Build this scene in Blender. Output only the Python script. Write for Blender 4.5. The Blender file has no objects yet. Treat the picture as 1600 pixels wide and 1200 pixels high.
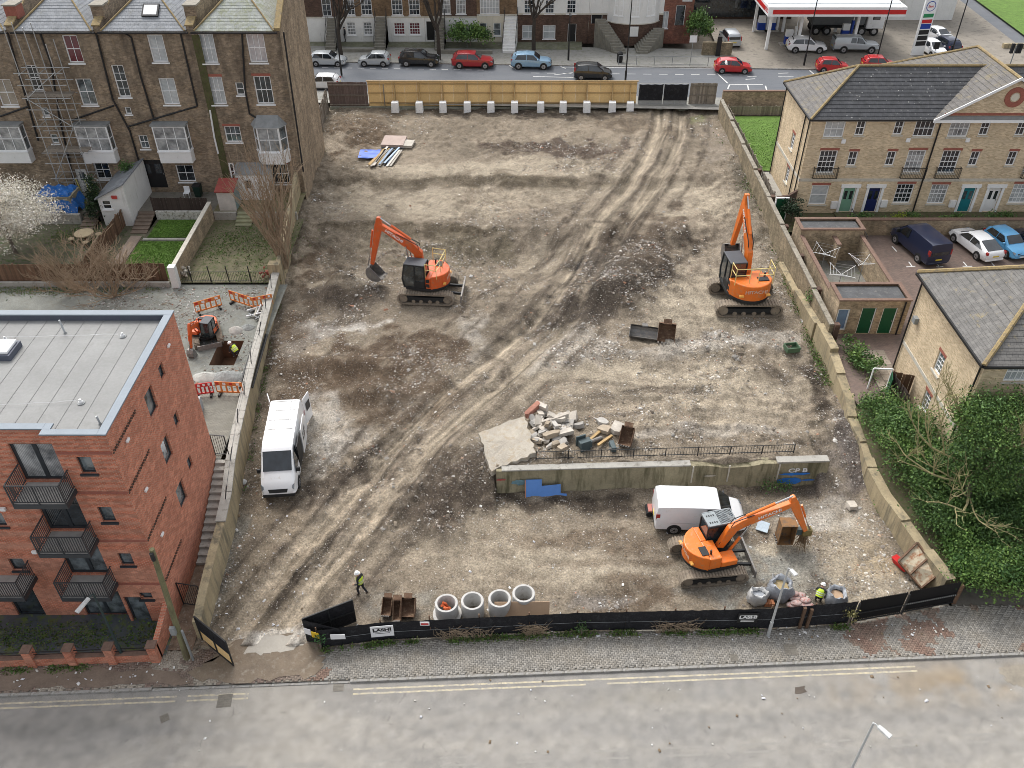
import bpy,bmesh,math,random
import numpy as np
from mathutils import Vector,Matrix
R=math.radians
rng=random.Random(11)
SC=bpy.context.scene
COL=SC.collection

# ---------------------------------------------------------------- camera, sky, sun, exposure
CAM_H,CAM_P,FPX=36.0,R(38.5),1350.0
cam_d=bpy.data.cameras.new("camera");cam=bpy.data.objects.new("camera",cam_d);COL.objects.link(cam)
cam.location=(0,0,CAM_H);cam.rotation_euler=(math.pi/2 - CAM_P,0,0)
cam_d.sensor_width=36;cam_d.lens=36*FPX/1600;cam_d.clip_end=3000;cam_d.clip_start=0.5
SC.camera=cam

SUN_EL,SUN_AZ=R(52),R(-28)          # azimuth from +Y towards +X
w=bpy.data.worlds.new("World");SC.world=w;w.use_nodes=True
wn=w.node_tree;wn.nodes.clear()
sky=wn.nodes.new("ShaderNodeTexSky");sky.sky_type='NISHITA';sky.sun_disc=False
sky.sun_elevation=SUN_EL;sky.sun_rotation=SUN_AZ;sky.air_density=1.0;sky.dust_density=4.0;sky.ozone_density=1.0
hs=wn.nodes.new("ShaderNodeHueSaturation");hs.inputs["Saturation"].default_value=0.22
bg=wn.nodes.new("ShaderNodeBackground");bg.inputs["Strength"].default_value=0.15
wo=wn.nodes.new("ShaderNodeOutputWorld")
wn.links.new(sky.outputs[0],hs.inputs["Color"]);wn.links.new(hs.outputs[0],bg.inputs["Color"]);wn.links.new(bg.outputs[0],wo.inputs["Surface"])
sun_d=bpy.data.lights.new("sun",'SUN');sun_d.energy=0.85;sun_d.angle=R(18);sun_d.color=(1.0,0.965,0.91)
sun=bpy.data.objects.new("sun",sun_d);COL.objects.link(sun)
sd=Vector((math.sin(SUN_AZ)*math.cos(SUN_EL),math.cos(SUN_AZ)*math.cos(SUN_EL),math.sin(SUN_EL)))
sun.rotation_euler=sd.to_track_quat('Z','Y').to_euler();sun.location=sd*120
SC.view_settings.view_transform='Standard';SC.view_settings.look='None'
SC.view_settings.exposure=0.88;SC.view_settings.gamma=1.0;SC.view_settings.use_curve_mapping=False
SC.cycles.filter_width=0.9;SC.cycles.max_bounces=6;SC.cycles.diffuse_bounces=3;SC.cycles.glossy_bounces=3;SC.cycles.transmission_bounces=4;SC.cycles.transparent_max_bounces=6

# ---------------------------------------------------------------- survey: photo bearing -> place at a known height / plane
CT,ST=math.cos(CAM_P),math.sin(CAM_P)
def _ray(px,py):
    u=(px-800)/FPX;v=(py-600)/FPX
    return u,CT - v*ST,-(ST + v*CT)
def at(px,py,z=0.0):
    a,b,c=_ray(px,py);t=(z-CAM_H)/c
    return Vector((a*t,b*t,z))
def onY(px,py,Y):
    a,b,c=_ray(px,py);t=Y/b
    return Vector((a*t,Y,CAM_H + c*t))
def onX(px,py,X):
    a,b,c=_ray(px,py);t=X/a
    return Vector((X,b*t,CAM_H + c*t))
def to_px(x,y,z):
    dz=z-CAM_H;d=y*CT - dz*ST;up=y*ST + dz*CT
    return 800 + FPX*x/d,600 - FPX*up/d

# ---------------------------------------------------------------- mesh helpers
def rotz(a):return Matrix.Rotation(a,3,'Z')
def lerp(a,b,t):return a + (b-a)*t
class MB:
    def __init__(s):s.v=[];s.f=[];s.M=None
    def add(s,vs,fs):
        o=len(s.v)
        if s.M is not None:vs=[s.M @ Vector(p) for p in vs]
        s.v+=[(p[0],p[1],p[2]) for p in vs];s.f+=[tuple(i+o for i in q) for q in fs];return s
    def hexa(s,p):return s.add(p,[(3,2,1,0),(4,5,6,7),(0,1,5,4),(1,2,6,5),(2,3,7,6),(3,0,4,7)])
    def box(s,x0,x1,y0,y1,z0,z1):
        return s.hexa([(x0,y0,z0),(x1,y0,z0),(x1,y1,z0),(x0,y1,z0),(x0,y0,z1),(x1,y0,z1),(x1,y1,z1),(x0,y1,z1)])
    def cbox(s,c,d,rot=None):
        c=Vector(c);h=[Vector((sx*d[0]/2,sy*d[1]/2,sz*d[2]/2)) for sz in (-1,1) for sx,sy in ((-1,-1),(1,-1),(1,1),(-1,1))]
        if rot is not None:
            if isinstance(rot,(int,float)):rot=rotz(rot)
            h=[rot @ p for p in h]
        return s.hexa([c+p for p in h])
    def bar(s,a,b,w,h=None,up=(0,0,1)):
        a=Vector(a);b=Vector(b);h=h or w;d=(b-a).normalized();up=Vector(up)
        if abs(d.dot(up)) > .98:up=Vector((1,0,0))
        x=d.cross(up).normalized()*w/2;y=x.cross(d).normalized()*h/2
        return s.hexa([a-x-y,a+x-y,a+x+y,a-x+y,b-x-y,b+x-y,b+x+y,b-x+y])
    def cyl(s,a,b,r,n=10,r2=None,caps=True):
        a=Vector(a);b=Vector(b);r2=r if r2 is None else r2;d=(b-a).normalized()
        up=Vector((0,0,1)) if abs(d.z) < .95 else Vector((1,0,0));x=d.cross(up).normalized();y=d.cross(x)
        vs=[]
        for p,q in ((a,r),(b,r2)):
            for i in range(n):
                t=2*math.pi*i/n;vs.append(p + x*math.cos(t)*q + y*math.sin(t)*q)
        fs=[(i,n+i,n+(i+1)%n,(i+1)%n) for i in range(n)]
        if caps:fs+=[tuple(range(n)),tuple(range(2*n-1,n-1,-1))]
        return s.add(vs,fs)
    def tube(s,pts,r,n=5,r2=None):
        pts=[Vector(p) for p in pts];m=len(pts);vs=[];r2=r if r2 is None else r2
        for k,p in enumerate(pts):
            d=(pts[min(k+1,m-1)]-pts[max(k-1,0)]).normalized();up=Vector((0,0,1)) if abs(d.z) < .9 else Vector((1,0,0))
            x=d.cross(up).normalized();y=d.cross(x);q=lerp(r,r2,k/(m-1))
            for i in range(n):
                t=2*math.pi*i/n;vs.append(p + x*math.cos(t)*q + y*math.sin(t)*q)
        fs=[(k*n+i,(k+1)*n+i,(k+1)*n+(i+1)%n,k*n+(i+1)%n) for k in range(m-1) for i in range(n)]
        fs+=[tuple(range(n)),tuple(range(m*n-1,m*n-n-1,-1))]
        return s.add(vs,fs)
    def prism(s,poly,z0,z1):
        n=len(poly);a=sum(poly[i][0]*poly[(i+1)%n][1]-poly[(i+1)%n][0]*poly[i][1] for i in range(n))
        if a < 0:poly=poly[::-1]
        return s.add([(p[0],p[1],z0) for p in poly]+[(p[0],p[1],z1) for p in poly],
                     [tuple(range(n-1,-1,-1)),tuple(range(n,2*n))]+[(i,(i+1)%n,n+(i+1)%n,n+i) for i in range(n)])
    def yprism(s,poly,y0,y1):     # poly in (x, z), extruded along y
        n=len(poly);a=sum(poly[i][0]*poly[(i+1)%n][1]-poly[(i+1)%n][0]*poly[i][1] for i in range(n))
        if a < 0:poly=poly[::-1]
        return s.add([(p[0],y0,p[1]) for p in poly]+[(p[0],y1,p[1]) for p in poly],
                     [tuple(range(n)),tuple(range(2*n-1,n-1,-1))]+[(n+i,n+(i+1)%n,(i+1)%n,i) for i in range(n)])
    def xprism(s,poly,x0,x1):     # poly in (y, z), extruded along x
        n=len(poly);a=sum(poly[i][0]*poly[(i+1)%n][1]-poly[(i+1)%n][0]*poly[i][1] for i in range(n))
        if a < 0:poly=poly[::-1]
        return s.add([(x0,p[0],p[1]) for p in poly]+[(x1,p[0],p[1]) for p in poly],
                     [tuple(range(n-1,-1,-1)),tuple(range(n,2*n))]+[(i,(i+1)%n,n+(i+1)%n,n+i) for i in range(n)])
    def quad(s,*p):return s.add(p,[tuple(range(len(p)))])
    def slab(s,p,t,n=None):       # planar polygon given thickness t along its normal (or n)
        p=[Vector(q) for q in p];m=len(p)
        nn=Vector(n) if n is not None else (p[1]-p[0]).cross(p[-1]-p[0]).normalized()
        q=[a - nn*t for a in p]
        return s.add(p+q,[tuple(range(m)),tuple(range(2*m-1,m-1,-1))]+[(m+i,m+(i+1)%m,(i+1)%m,i) for i in range(m)])
    def lathe(s,prof,n=20,c=(0,0,0)):
        c=Vector(c);vs=[];m=len(prof)
        for r,z in prof:
            for i in range(n):
                t=2*math.pi*i/n;vs.append(c+Vector((math.cos(t)*r,math.sin(t)*r,z)))
        return s.add(vs,[(k*n+i,k*n+(i+1)%n,(k+1)*n+(i+1)%n,(k+1)*n+i) for k in range(m-1) for i in range(n)])
    def ico(s,c,r,jit=0,sub=1,rnd=None,sq=(1,1,1)):
        bm=bmesh.new();bmesh.ops.create_icosphere(bm,subdivisions=sub,radius=1)
        rnd=rnd or rng
        vs=[Vector(c)+Vector((v.co.x*sq[0],v.co.y*sq[1],v.co.z*sq[2]))*r*(1+rnd.uniform(-jit,jit)) for v in bm.verts]
        fs=[tuple(v.index for v in f.verts) for f in bm.faces];bm.free()
        return s.add(vs,fs)
    def build(s,name,mat,parent=None,smooth=False,bevel=0,uv=True,world=True,seg=2):
        o=obj_from(name,s.v,s.f,mat,parent,smooth,uv,world)
        if bevel:
            b=o.modifiers.new("bevel",'BEVEL');b.width=bevel;b.segments=seg;b.limit_method='ANGLE';b.angle_limit=R(35)
        return o
def org(o):
    p=Vector((0,0,0))
    while o is not None:p+=o.location;o=o.parent
    return p
def uvmap(me,co):
    n=len(me.polygons);nl=len(me.loops)
    nor=np.empty(n*3,np.float32);me.polygons.foreach_get('normal',nor);nor=nor.reshape(-1,3)
    lt=np.empty(n,np.int32);me.polygons.foreach_get('loop_total',lt)
    vi=np.empty(nl,np.int32);me.loops.foreach_get('vertex_index',vi)
    t=np.stack([-nor[:,1],nor[:,0],np.zeros(n,np.float32)],1);L=np.linalg.norm(t,axis=1)
    flat=L < .22;t[flat]=(1,0,0);L[flat]=1;t /= L[:,None]
    w_=np.cross(nor,t);p=co[vi]
    uv=np.stack([(p*np.repeat(t,lt,0)).sum(1),(p*np.repeat(w_,lt,0)).sum(1)],1).astype(np.float32)
    me.uv_layers.new(name="UVMap").data.foreach_set('uv',uv.ravel())
def obj_from(name,v,f,mat,parent=None,smooth=False,uv=True,world=True):
    me=bpy.data.meshes.new(name);me.from_pydata(v,[],f)
    if mat is not None:me.materials.append(mat)
    if uv and len(f):uvmap(me,np.array(v,np.float32))
    if world and parent is not None:
        d=org(parent)
        if d.length > 1e-6:me.transform(Matrix.Translation(-d))
    if smooth:
        me.polygons.foreach_set('use_smooth',[True]*len(me.polygons))
        try:me.set_sharp_from_angle(angle=R(smooth if smooth > 1 else 40))
        except Exception:pass
    o=bpy.data.objects.new(name,me);COL.objects.link(o);o.parent=parent
    return o
def tag(o,label,cat,group=None):
    o['label']=label;o['category']=cat
    if group:o['group']=group
    return o
def kind(o,k):o['kind']=k;return o
def thing(name,label,cat,loc=(0,0,0),rz=0,group=None):
    o=bpy.data.objects.new(name,None);COL.objects.link(o);o.location=loc;o.rotation_euler=(0,0,rz);o.empty_display_size=.3
    return tag(o,label,cat,group)
def copy_tree(o,parent=None):
    c=o.copy();COL.objects.link(c);c.parent=parent
    for ch in list(o.children):copy_tree(ch,c)
    return c
def text(name,s,size,loc,rot,mat,parent,local=False,ext=.004,align='CENTER',sx=1.0,bold=0.0):
    cu=bpy.data.curves.new(name,'FONT');cu.body=s;cu.size=size;cu.align_x=align;cu.align_y='CENTER';cu.extrude=ext;cu.offset=bold
    t=bpy.data.objects.new(name,cu);COL.objects.link(t)
    me=bpy.data.meshes.new_from_object(t);bpy.data.objects.remove(t);me.name=name
    me.materials.append(mat)
    L=Vector(loc)
    if not local and parent is not None:L=L - org(parent)
    rot=rot if isinstance(rot,Matrix) else Matrix.Rotation(rot[2],3,'Z') @ Matrix.Rotation(rot[0],3,'X') @ Matrix.Rotation(rot[1],3,'Y')
    me.transform(Matrix.Translation(L) @ rot.to_4x4() @ Matrix.Diagonal((sx,1,1,1)))
    o=bpy.data.objects.new(name,me);COL.objects.link(o);o.parent=parent
    return o

# ---------------------------------------------------------------- material helpers
def nd(nt,t,ins=None,**kw):
    n=nt.nodes.new("ShaderNode"+t)
    for k,v in kw.items():setattr(n,k,v)
    for k,v in (ins or {}).items():
        if hasattr(v,'is_output'):nt.links.new(v,n.inputs[k])
        else:n.inputs[k].default_value=v
    return n
def c4(c):return (c[0],c[1],c[2],1)
def newmat(name):
    m=bpy.data.materials.new(name);m.use_nodes=True;nt=m.node_tree
    return m,nt,nt.nodes["Principled BSDF"]
def mixc(nt,f,a,b,mode='MIX'):
    n=nt.nodes.new("ShaderNodeMix");n.data_type='RGBA';n.blend_type=mode;n.clamp_factor=True
    for i,v in ((0,f),(6,a),(7,b)):
        if hasattr(v,'is_output'):nt.links.new(v,n.inputs[i])
        else:n.inputs[i].default_value=c4(v) if i > 0 else v
    return n.outputs[2]
def ramp(nt,f,stops):
    n=nt.nodes.new("ShaderNodeValToRGB");nt.links.new(f,n.inputs[0]);e=n.color_ramp.elements
    while len(e) < len(stops):e.new(.5)
    for i,(p,c) in enumerate(stops):
        e[i].position=p;e[i].color=c4(c) if hasattr(c,'__len__') else (c,c,c,1)
    return n.outputs[0]
def mth(nt,op,a,b=0.0,clamp=False):
    n=nt.nodes.new("ShaderNodeMath");n.operation=op;n.use_clamp=clamp
    for i,v in ((0,a),(1,b)):
        if hasattr(v,'is_output'):nt.links.new(v,n.inputs[i])
        else:n.inputs[i].default_value=v
    return n.outputs[0]
def coords(nt,kind='Object',scale=None):
    tc=nd(nt,"TexCoord");o=tc.outputs[kind]
    if scale:
        mp=nd(nt,"Mapping",{"Vector":o,"Scale":scale});o=mp.outputs[0]
    return o
def noise(nt,co,scale,detail=5,rough=.6,dist=0):
    return nd(nt,"TexNoise",{"Vector":co,"Scale":scale,"Detail":detail,"Roughness":rough,"Distortion":dist}).outputs[0]
def bumpn(nt,h,strength=.4,dist=.02):
    return nd(nt,"Bump",{"Height":h,"Strength":strength,"Distance":dist}).outputs[0]
MATS={}
def surf(name,col,rough=.75,var=.25,scale=1.3,bump=.25,bscale=40,metal=0.0,dirt=None,dirt_amt=.5,spec=.4,coat=0.0,rnd=0.0,streak=False,bdist=.01):
    if name in MATS:return MATS[name]
    m,nt,b=newmat(name);co=coords(nt)
    n1=noise(nt,co,scale,6);n2=noise(nt,co,scale*11,4)
    f=mth(nt,'ADD',mth(nt,'MULTIPLY',n1,.65),mth(nt,'MULTIPLY',n2,.35))
    c=ramp(nt,f,[(.3,[x*(1-var) for x in col]),(.5,col),(.7,[min(1,x*(1+var)) for x in col])])
    if dirt is not None:
        co2=coords(nt,'Object',(1,1,.12)) if streak else co
        n3=noise(nt,co2,scale*2.3+.37,7,.65)
        c=mixc(nt,ramp(nt,n3,[(.62-.25*dirt_amt,0.0),(.78-.2*dirt_amt,1.0)]),c,dirt)
    if rnd:
        oi=nd(nt,"ObjectInfo");k=mth(nt,'ADD',mth(nt,'MULTIPLY',oi.outputs["Random"],2*rnd),1-rnd)
        c=mixc(nt,1.0,c,nd(nt,"CombineColor",{"Red":k,"Green":k,"Blue":k}).outputs[0],'MULTIPLY')
    nt.links.new(c,b.inputs["Base Color"])
    b.inputs["Roughness"].default_value=rough;b.inputs["Metallic"].default_value=metal
    b.inputs["Specular IOR Level"].default_value=spec;b.inputs["Coat Weight"].default_value=coat;b.inputs["Coat Roughness"].default_value=.08
    if bump:nt.links.new(bumpn(nt,noise(nt,co,bscale,4),bump,bdist),b.inputs["Normal"])
    MATS[name]=m;return m
def brickm(name,c1,c2,mortar,bw=.225,bh=.075,ms=.008,stain=(.05,.045,.04),stain_amt=.35,var=.3,off=.5,bump=.5,rough=.85,streak=True,light=None,cells=True):
    if name in MATS:return MATS[name]
    m,nt,b=newmat(name);uv=coords(nt,'UV')
    bt=nd(nt,"TexBrick",{"Vector":uv,"Color1":c4(c1),"Color2":c4(c2),"Mortar":c4(mortar),"Scale":1.0,"Mortar Size":ms,"Mortar Smooth":.3,"Bias":0.0,"Brick Width":bw,"Row Height":bh})
    bt.offset=off
    co=coords(nt)
    c=mixc(nt,.8,bt.outputs[0],ramp(nt,noise(nt,co,1.1,6),[(.3,1-var),(.7,1+var*.6)]),'MULTIPLY')
    if cells:
        vo=nd(nt,"TexVoronoi",{"Vector":coords(nt,'UV',(1/bw*.9,1/bh*.5,1)),"Scale":1.0})
        hv=nd(nt,"HueSaturation",{"Color":c,"Value":mth(nt,'ADD',mth(nt,'MULTIPLY',nd(nt,"SeparateColor",{"Color":vo.outputs["Color"]}).outputs[0],.4),.82)});c=hv.outputs[0]
    co2=coords(nt,'Object',(1,1,.2)) if streak else co
    c=mixc(nt,mth(nt,'MULTIPLY',ramp(nt,noise(nt,co2,.9,7,.65),[(.45,0.0),(.7,1.0)]),stain_amt),c,stain)
    if light is not None:
        c=mixc(nt,mth(nt,'MULTIPLY',ramp(nt,noise(nt,co,1.7,7,.7,1.5),[(.56,0.0),(.68,1.0)]),.6),c,light)
    nt.links.new(c,b.inputs["Base Color"]);b.inputs["Roughness"].default_value=rough;b.inputs["Specular IOR Level"].default_value=.25
    h=mth(nt,'SUBTRACT',noise(nt,co,30,3),bt.outputs["Fac"])
    nt.links.new(bumpn(nt,h,bump,.012),b.inputs["Normal"])
    MATS[name]=m;return m

# ================================================================ LARGE STRUCTURE: terrain, roads, pavements
def vnoise(x,y,sc,seed):
    r=np.random.RandomState(seed);G=r.rand(256,256)
    fx=x/sc + 57.3;fy=y/sc + 91.7;ix=np.floor(fx).astype(int);iy=np.floor(fy).astype(int);tx=fx-ix;ty=fy-iy
    tx=tx*tx*(3-2*tx);ty=ty*ty*(3-2*ty);g=lambda a,b:G[a % 256,b % 256]
    return (g(ix,iy)*(1-tx)+g(ix+1,iy)*tx)*(1-ty)+(g(ix,iy+1)*(1-tx)+g(ix+1,iy+1)*tx)*ty - .5
def fbm(x,y,sc,seed,oct=4,gain=.5):
    s=0;a=1
    for k in range(oct):
        s=s + a*vnoise(x + 13.1*k,y - 7.7*k,sc,seed+k);a *= gain;sc *= .5
    return s
def sstep(x,a,b):
    t=np.clip((x-a)/(b-a),0,1);return t*t*(3-2*t)
def polydist(X,Y,pts):
    best=np.full(np.shape(X),1e9);sgn=np.zeros(np.shape(X))
    for (x0,y0),(x1,y1) in zip(pts[:-1],pts[1:]):
        dx,dy=x1-x0,y1-y0;L2=dx*dx+dy*dy
        t=np.clip(((X-x0)*dx+(Y-y0)*dy)/L2,0,1);ex=X-(x0+t*dx);ey=Y-(y0+t*dy);d=np.hypot(ex,ey)
        s=np.sign(dx*ey-dy*ex);m=d < best;best=np.where(m,d,best);sgn=np.where(m,s,sgn)
    return best*sgn
def w2(lst):return [tuple(at(*p)[:2]) for p in lst]
TRACK=w2([(360,1050,0),(395,1000,0),(470,895,.2),(555,795,.6),(631,708,1.0),(755,602,1.5),(848,520,1.8),(888,470,1.9),(930,395,1.9),(978,325,2.2),(1020,265,2.7),(1045,210,3),(1050,150,3)])
TRACK2=w2([(745,592,1.5),(700,560,1.6),(730,520,1.8),(770,480,1.9),(850,430,1.8),(930,370,2)])
TRACK3=w2([(905,655,1.8),(1030,640,1.8),(1150,640,1.8),(1250,655,1.8),(1290,640,1.8),(1285,600,1.9),(1240,565,2)])
FENCE=[(-9.9,25.0),(-9.3,24.75),(-6.3,25.2),(3.2,25.75),(12.6,25.85),(16.8,26.2),(22.3,27.4)]
def fence_y(X):return np.interp(X,[-30,-15.2,-10.4]+[p[0] for p in FENCE],[24.6,24.75,24.9]+[p[1] for p in FENCE])
def wall_left_x(Y):return np.interp(Y,[24,26,32,36,44,52,56,70,86],[-15.1,-15.15,-15.35,-15.8,-16.5,-17.0,-17.2,-18.0,-18.9])
def hgt(X,Y,fine=True):
    zr=np.interp(Y,[25,30,36,42,48,55,61.5,63.2,69.7,71.2,88],[0,.08,.5,1.15,1.7,1.9,1.95,2.5,2.5,2.95,3.05])
    wob=1.2*vnoise(X,Y*0,5,3)
    zu=np.interp(Y+wob,[35,37,42,50,56,60.5,62.6,69.8,71.0,88],[1.65,1.7,1.8,1.9,1.85,1.85,2.55,2.5,3.0,3.05])
    zy=np.where(X > 17.6,sstep(Y,33.0,39.5)*1.8,np.where(Y < 35.58+.0392*(X+.9),0.0,zu));zy=np.where(Y > 39.5,zu,zy)
    zs=np.where(Y < 40,sstep(Y + .6*vnoise(X,Y,2,9),32.6,38.2)*1.72,zu)
    a=sstep(X,-3.4,-1.2);zy2=np.where(X < -1.0,zs,zy)
    b=sstep(X + .5*vnoise(X,Y,3,5),-7.5,-3.0)
    z=np.where(Y > 46,lerp(zr,zu,sstep(X,-9,-2)),lerp(zr,zy2,b))
    g=lambda cx,cy,rx,ry:np.exp(-((X-cx)/rx)**2-((Y-cy)/ry)**2)
    z=z - .95*g(-1.0,59.0,5.5,2.6) - .3*g(3.5,56.5,4,3) + 1.3*g(9.2,55.4,3.2,2.2)+.9*g(7.2,52.6,2.6,1.6)+.8*g(10.4,58.6,2,2.4) + .55*g(5.6,52.8,3.5,1.6)
    z=z + 2.0*g(-12.2,53.2,1.6,1.2) + .7*g(-10.5,45.3,3.4,.9) + .6*g(-9.5,42.7,3.0,.9) + .35*g(-6.2,34.6,1.6,1.6)
    z=z + .6*g(-15.8,82.0,2.2,3.5) + .35*g(11.5,83.3,2.2,1.2) - .25*g(2,77,4,.8) + .3*g(19.6,60,1.2,14)*(Y > 40) - .35*g(15.9,28.6,2.2,1.2)*0
    z=z + .35*g(13.2,46.6,5,.8) + .3*g(4.2,45.6,2.6,.9) + .25*g(4.8,28.4,1.6,.9) + .25*g(20.2,33.5,1.0,6) - .1*g(-5,50,3,2)
    d=polydist(X,Y,TRACK);ad=np.abs(d)
    z=z - .2*np.exp(-((ad-1.1)/.45)**2) + .16*np.exp(-((ad-2.0)/.35)**2) + .1*np.exp(-(d/.4)**2) - .03*np.cos(ad*14)*np.exp(-((ad-1.1)/.5)**2)
    d2=np.abs(polydist(X,Y,TRACK2));z=z - .04*np.exp(-((d2-.9)/.3)**2)
    d3=np.abs(polydist(X,Y,TRACK3));z=z - .09*np.exp(-((d3-.85)/.3)**2) + .08*np.exp(-((d3-1.4)/.25)**2)
    if fine:
        q=sstep(fbm(X,Y,7,40),-.25,.35);fy=sstep(Y,25.5,28.5)
        fy=fy*(1-np.clip(g(-6.1,54.1,3.2,2.6)+g(16.6,52,3.6,3)+g(10.2,29.9,3.2,2.6)+g(10.4,32.9,3,1.6)+g(-13.1,36.8,1.6,3.6),0,1));z=z + fy*(.20*fbm(X,Y,3.2,21) + (.05+.26*q)*fbm(X*1.6+Y*.5,Y*1.4,1.1,31,4,.6) + (.03+.05*q)*fbm(X,Y,.32,35,2))
    return z
def site_z(x,y):return float(hgt(np.array([x],float),np.array([y],float))[0])

# soil patches seen from above: (cx, cy, rx, ry, angle, colour, strength) measured in the survey picture
PALE,MID,DARK,BROWN,CHALK,GREY,CLAY=(.36,.315,.25),(.215,.18,.14),(.058,.047,.038),(.10,.073,.052),(.52,.50,.47),(.25,.252,.235),(.29,.25,.195)
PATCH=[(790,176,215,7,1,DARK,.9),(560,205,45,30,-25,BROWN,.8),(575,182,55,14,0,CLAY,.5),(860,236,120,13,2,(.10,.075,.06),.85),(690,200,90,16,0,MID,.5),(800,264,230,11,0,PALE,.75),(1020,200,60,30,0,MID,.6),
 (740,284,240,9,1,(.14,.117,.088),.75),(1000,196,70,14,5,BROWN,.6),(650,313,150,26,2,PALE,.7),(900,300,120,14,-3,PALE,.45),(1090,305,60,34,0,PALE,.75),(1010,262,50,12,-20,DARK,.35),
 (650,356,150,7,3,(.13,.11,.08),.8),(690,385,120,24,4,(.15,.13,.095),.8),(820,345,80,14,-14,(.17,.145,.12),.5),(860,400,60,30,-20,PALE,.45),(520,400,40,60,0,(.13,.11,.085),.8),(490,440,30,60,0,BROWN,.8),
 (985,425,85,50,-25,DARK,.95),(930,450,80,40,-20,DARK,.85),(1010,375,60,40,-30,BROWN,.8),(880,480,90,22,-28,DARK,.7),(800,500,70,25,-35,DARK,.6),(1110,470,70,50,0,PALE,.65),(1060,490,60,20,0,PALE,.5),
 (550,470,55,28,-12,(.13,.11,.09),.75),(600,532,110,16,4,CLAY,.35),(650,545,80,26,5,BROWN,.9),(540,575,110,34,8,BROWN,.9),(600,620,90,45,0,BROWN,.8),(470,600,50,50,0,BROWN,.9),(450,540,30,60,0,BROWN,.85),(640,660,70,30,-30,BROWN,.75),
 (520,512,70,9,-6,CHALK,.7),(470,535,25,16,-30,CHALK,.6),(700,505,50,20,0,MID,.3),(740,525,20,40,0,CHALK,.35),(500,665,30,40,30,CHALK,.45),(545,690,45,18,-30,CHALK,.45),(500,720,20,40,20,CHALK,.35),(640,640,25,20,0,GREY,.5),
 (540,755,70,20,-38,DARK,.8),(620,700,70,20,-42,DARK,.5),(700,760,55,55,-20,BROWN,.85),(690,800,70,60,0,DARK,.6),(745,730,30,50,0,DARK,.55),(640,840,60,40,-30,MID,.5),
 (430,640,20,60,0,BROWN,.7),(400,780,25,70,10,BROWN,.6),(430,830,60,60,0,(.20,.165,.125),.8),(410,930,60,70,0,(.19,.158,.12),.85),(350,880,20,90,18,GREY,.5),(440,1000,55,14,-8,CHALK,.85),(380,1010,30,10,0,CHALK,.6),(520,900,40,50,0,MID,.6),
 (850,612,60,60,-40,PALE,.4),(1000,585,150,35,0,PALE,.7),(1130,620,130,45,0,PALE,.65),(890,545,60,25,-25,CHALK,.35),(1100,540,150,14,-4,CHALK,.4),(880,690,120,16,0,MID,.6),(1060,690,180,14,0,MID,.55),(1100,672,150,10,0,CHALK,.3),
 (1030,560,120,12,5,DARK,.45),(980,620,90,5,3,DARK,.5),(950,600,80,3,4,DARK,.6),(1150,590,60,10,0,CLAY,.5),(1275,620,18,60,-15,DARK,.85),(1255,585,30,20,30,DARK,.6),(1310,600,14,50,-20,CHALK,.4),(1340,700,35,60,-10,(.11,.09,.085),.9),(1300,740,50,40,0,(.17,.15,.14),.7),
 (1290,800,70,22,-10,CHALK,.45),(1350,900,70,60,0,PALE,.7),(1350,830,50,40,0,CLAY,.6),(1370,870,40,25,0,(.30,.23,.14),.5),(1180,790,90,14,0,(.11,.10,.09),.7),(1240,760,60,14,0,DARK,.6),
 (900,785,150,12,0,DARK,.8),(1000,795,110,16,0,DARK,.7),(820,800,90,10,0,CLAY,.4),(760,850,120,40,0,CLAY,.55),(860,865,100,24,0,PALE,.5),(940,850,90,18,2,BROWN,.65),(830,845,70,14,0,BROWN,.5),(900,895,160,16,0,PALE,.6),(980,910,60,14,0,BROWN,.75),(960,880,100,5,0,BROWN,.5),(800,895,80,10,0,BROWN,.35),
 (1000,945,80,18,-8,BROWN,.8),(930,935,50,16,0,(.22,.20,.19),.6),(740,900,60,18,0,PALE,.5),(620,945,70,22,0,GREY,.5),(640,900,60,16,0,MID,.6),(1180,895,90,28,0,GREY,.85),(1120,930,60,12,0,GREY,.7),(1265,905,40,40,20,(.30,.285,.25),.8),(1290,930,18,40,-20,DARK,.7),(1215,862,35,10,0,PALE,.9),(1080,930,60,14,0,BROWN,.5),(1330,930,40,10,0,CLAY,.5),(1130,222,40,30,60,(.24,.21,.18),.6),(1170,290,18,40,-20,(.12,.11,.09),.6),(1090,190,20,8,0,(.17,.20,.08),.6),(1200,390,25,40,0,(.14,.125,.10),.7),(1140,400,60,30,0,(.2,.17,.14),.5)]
RUB=[(980,430,110,65,-25,1.0),(800,370,130,50,0,.7),(700,440,110,40,0,.55),(560,440,70,60,0,.6),(880,540,100,28,-20,.9),(1100,548,180,22,-4,.9),(1300,800,90,40,0,1.0),(1350,900,80,70,0,1.0),(1340,690,45,75,0,1.0),(1330,850,110,70,0,.95),(1230,830,90,40,0,.7),(640,620,150,70,0,.75),(500,680,60,60,0,.8),(600,760,110,60,-40,.8),(700,780,80,60,0,.9),
 (1150,640,200,60,0,.6),(950,640,120,40,0,.5),(850,680,80,30,0,.8),(940,935,60,24,0,.9),(820,830,160,50,0,.35),(1050,690,180,14,0,.9),(1250,600,80,60,0,.8),(1230,420,50,60,0,.7),(1180,260,30,90,-20,.6),(900,240,120,20,0,.6),(600,200,90,40,0,.3),(1080,205,80,14,0,.6),(1170,820,60,30,0,.9),(480,560,60,90,0,.6),(350,870,30,110,18,.7),(395,700,25,70,0,.7),(1200,520,80,30,0,.7),(520,330,40,30,0,.6),(850,500,100,20,-30,.9),(745,730,30,60,0,.9),(520,510,80,20,0,.6),(560,840,120,40,-30,.5)]
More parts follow.
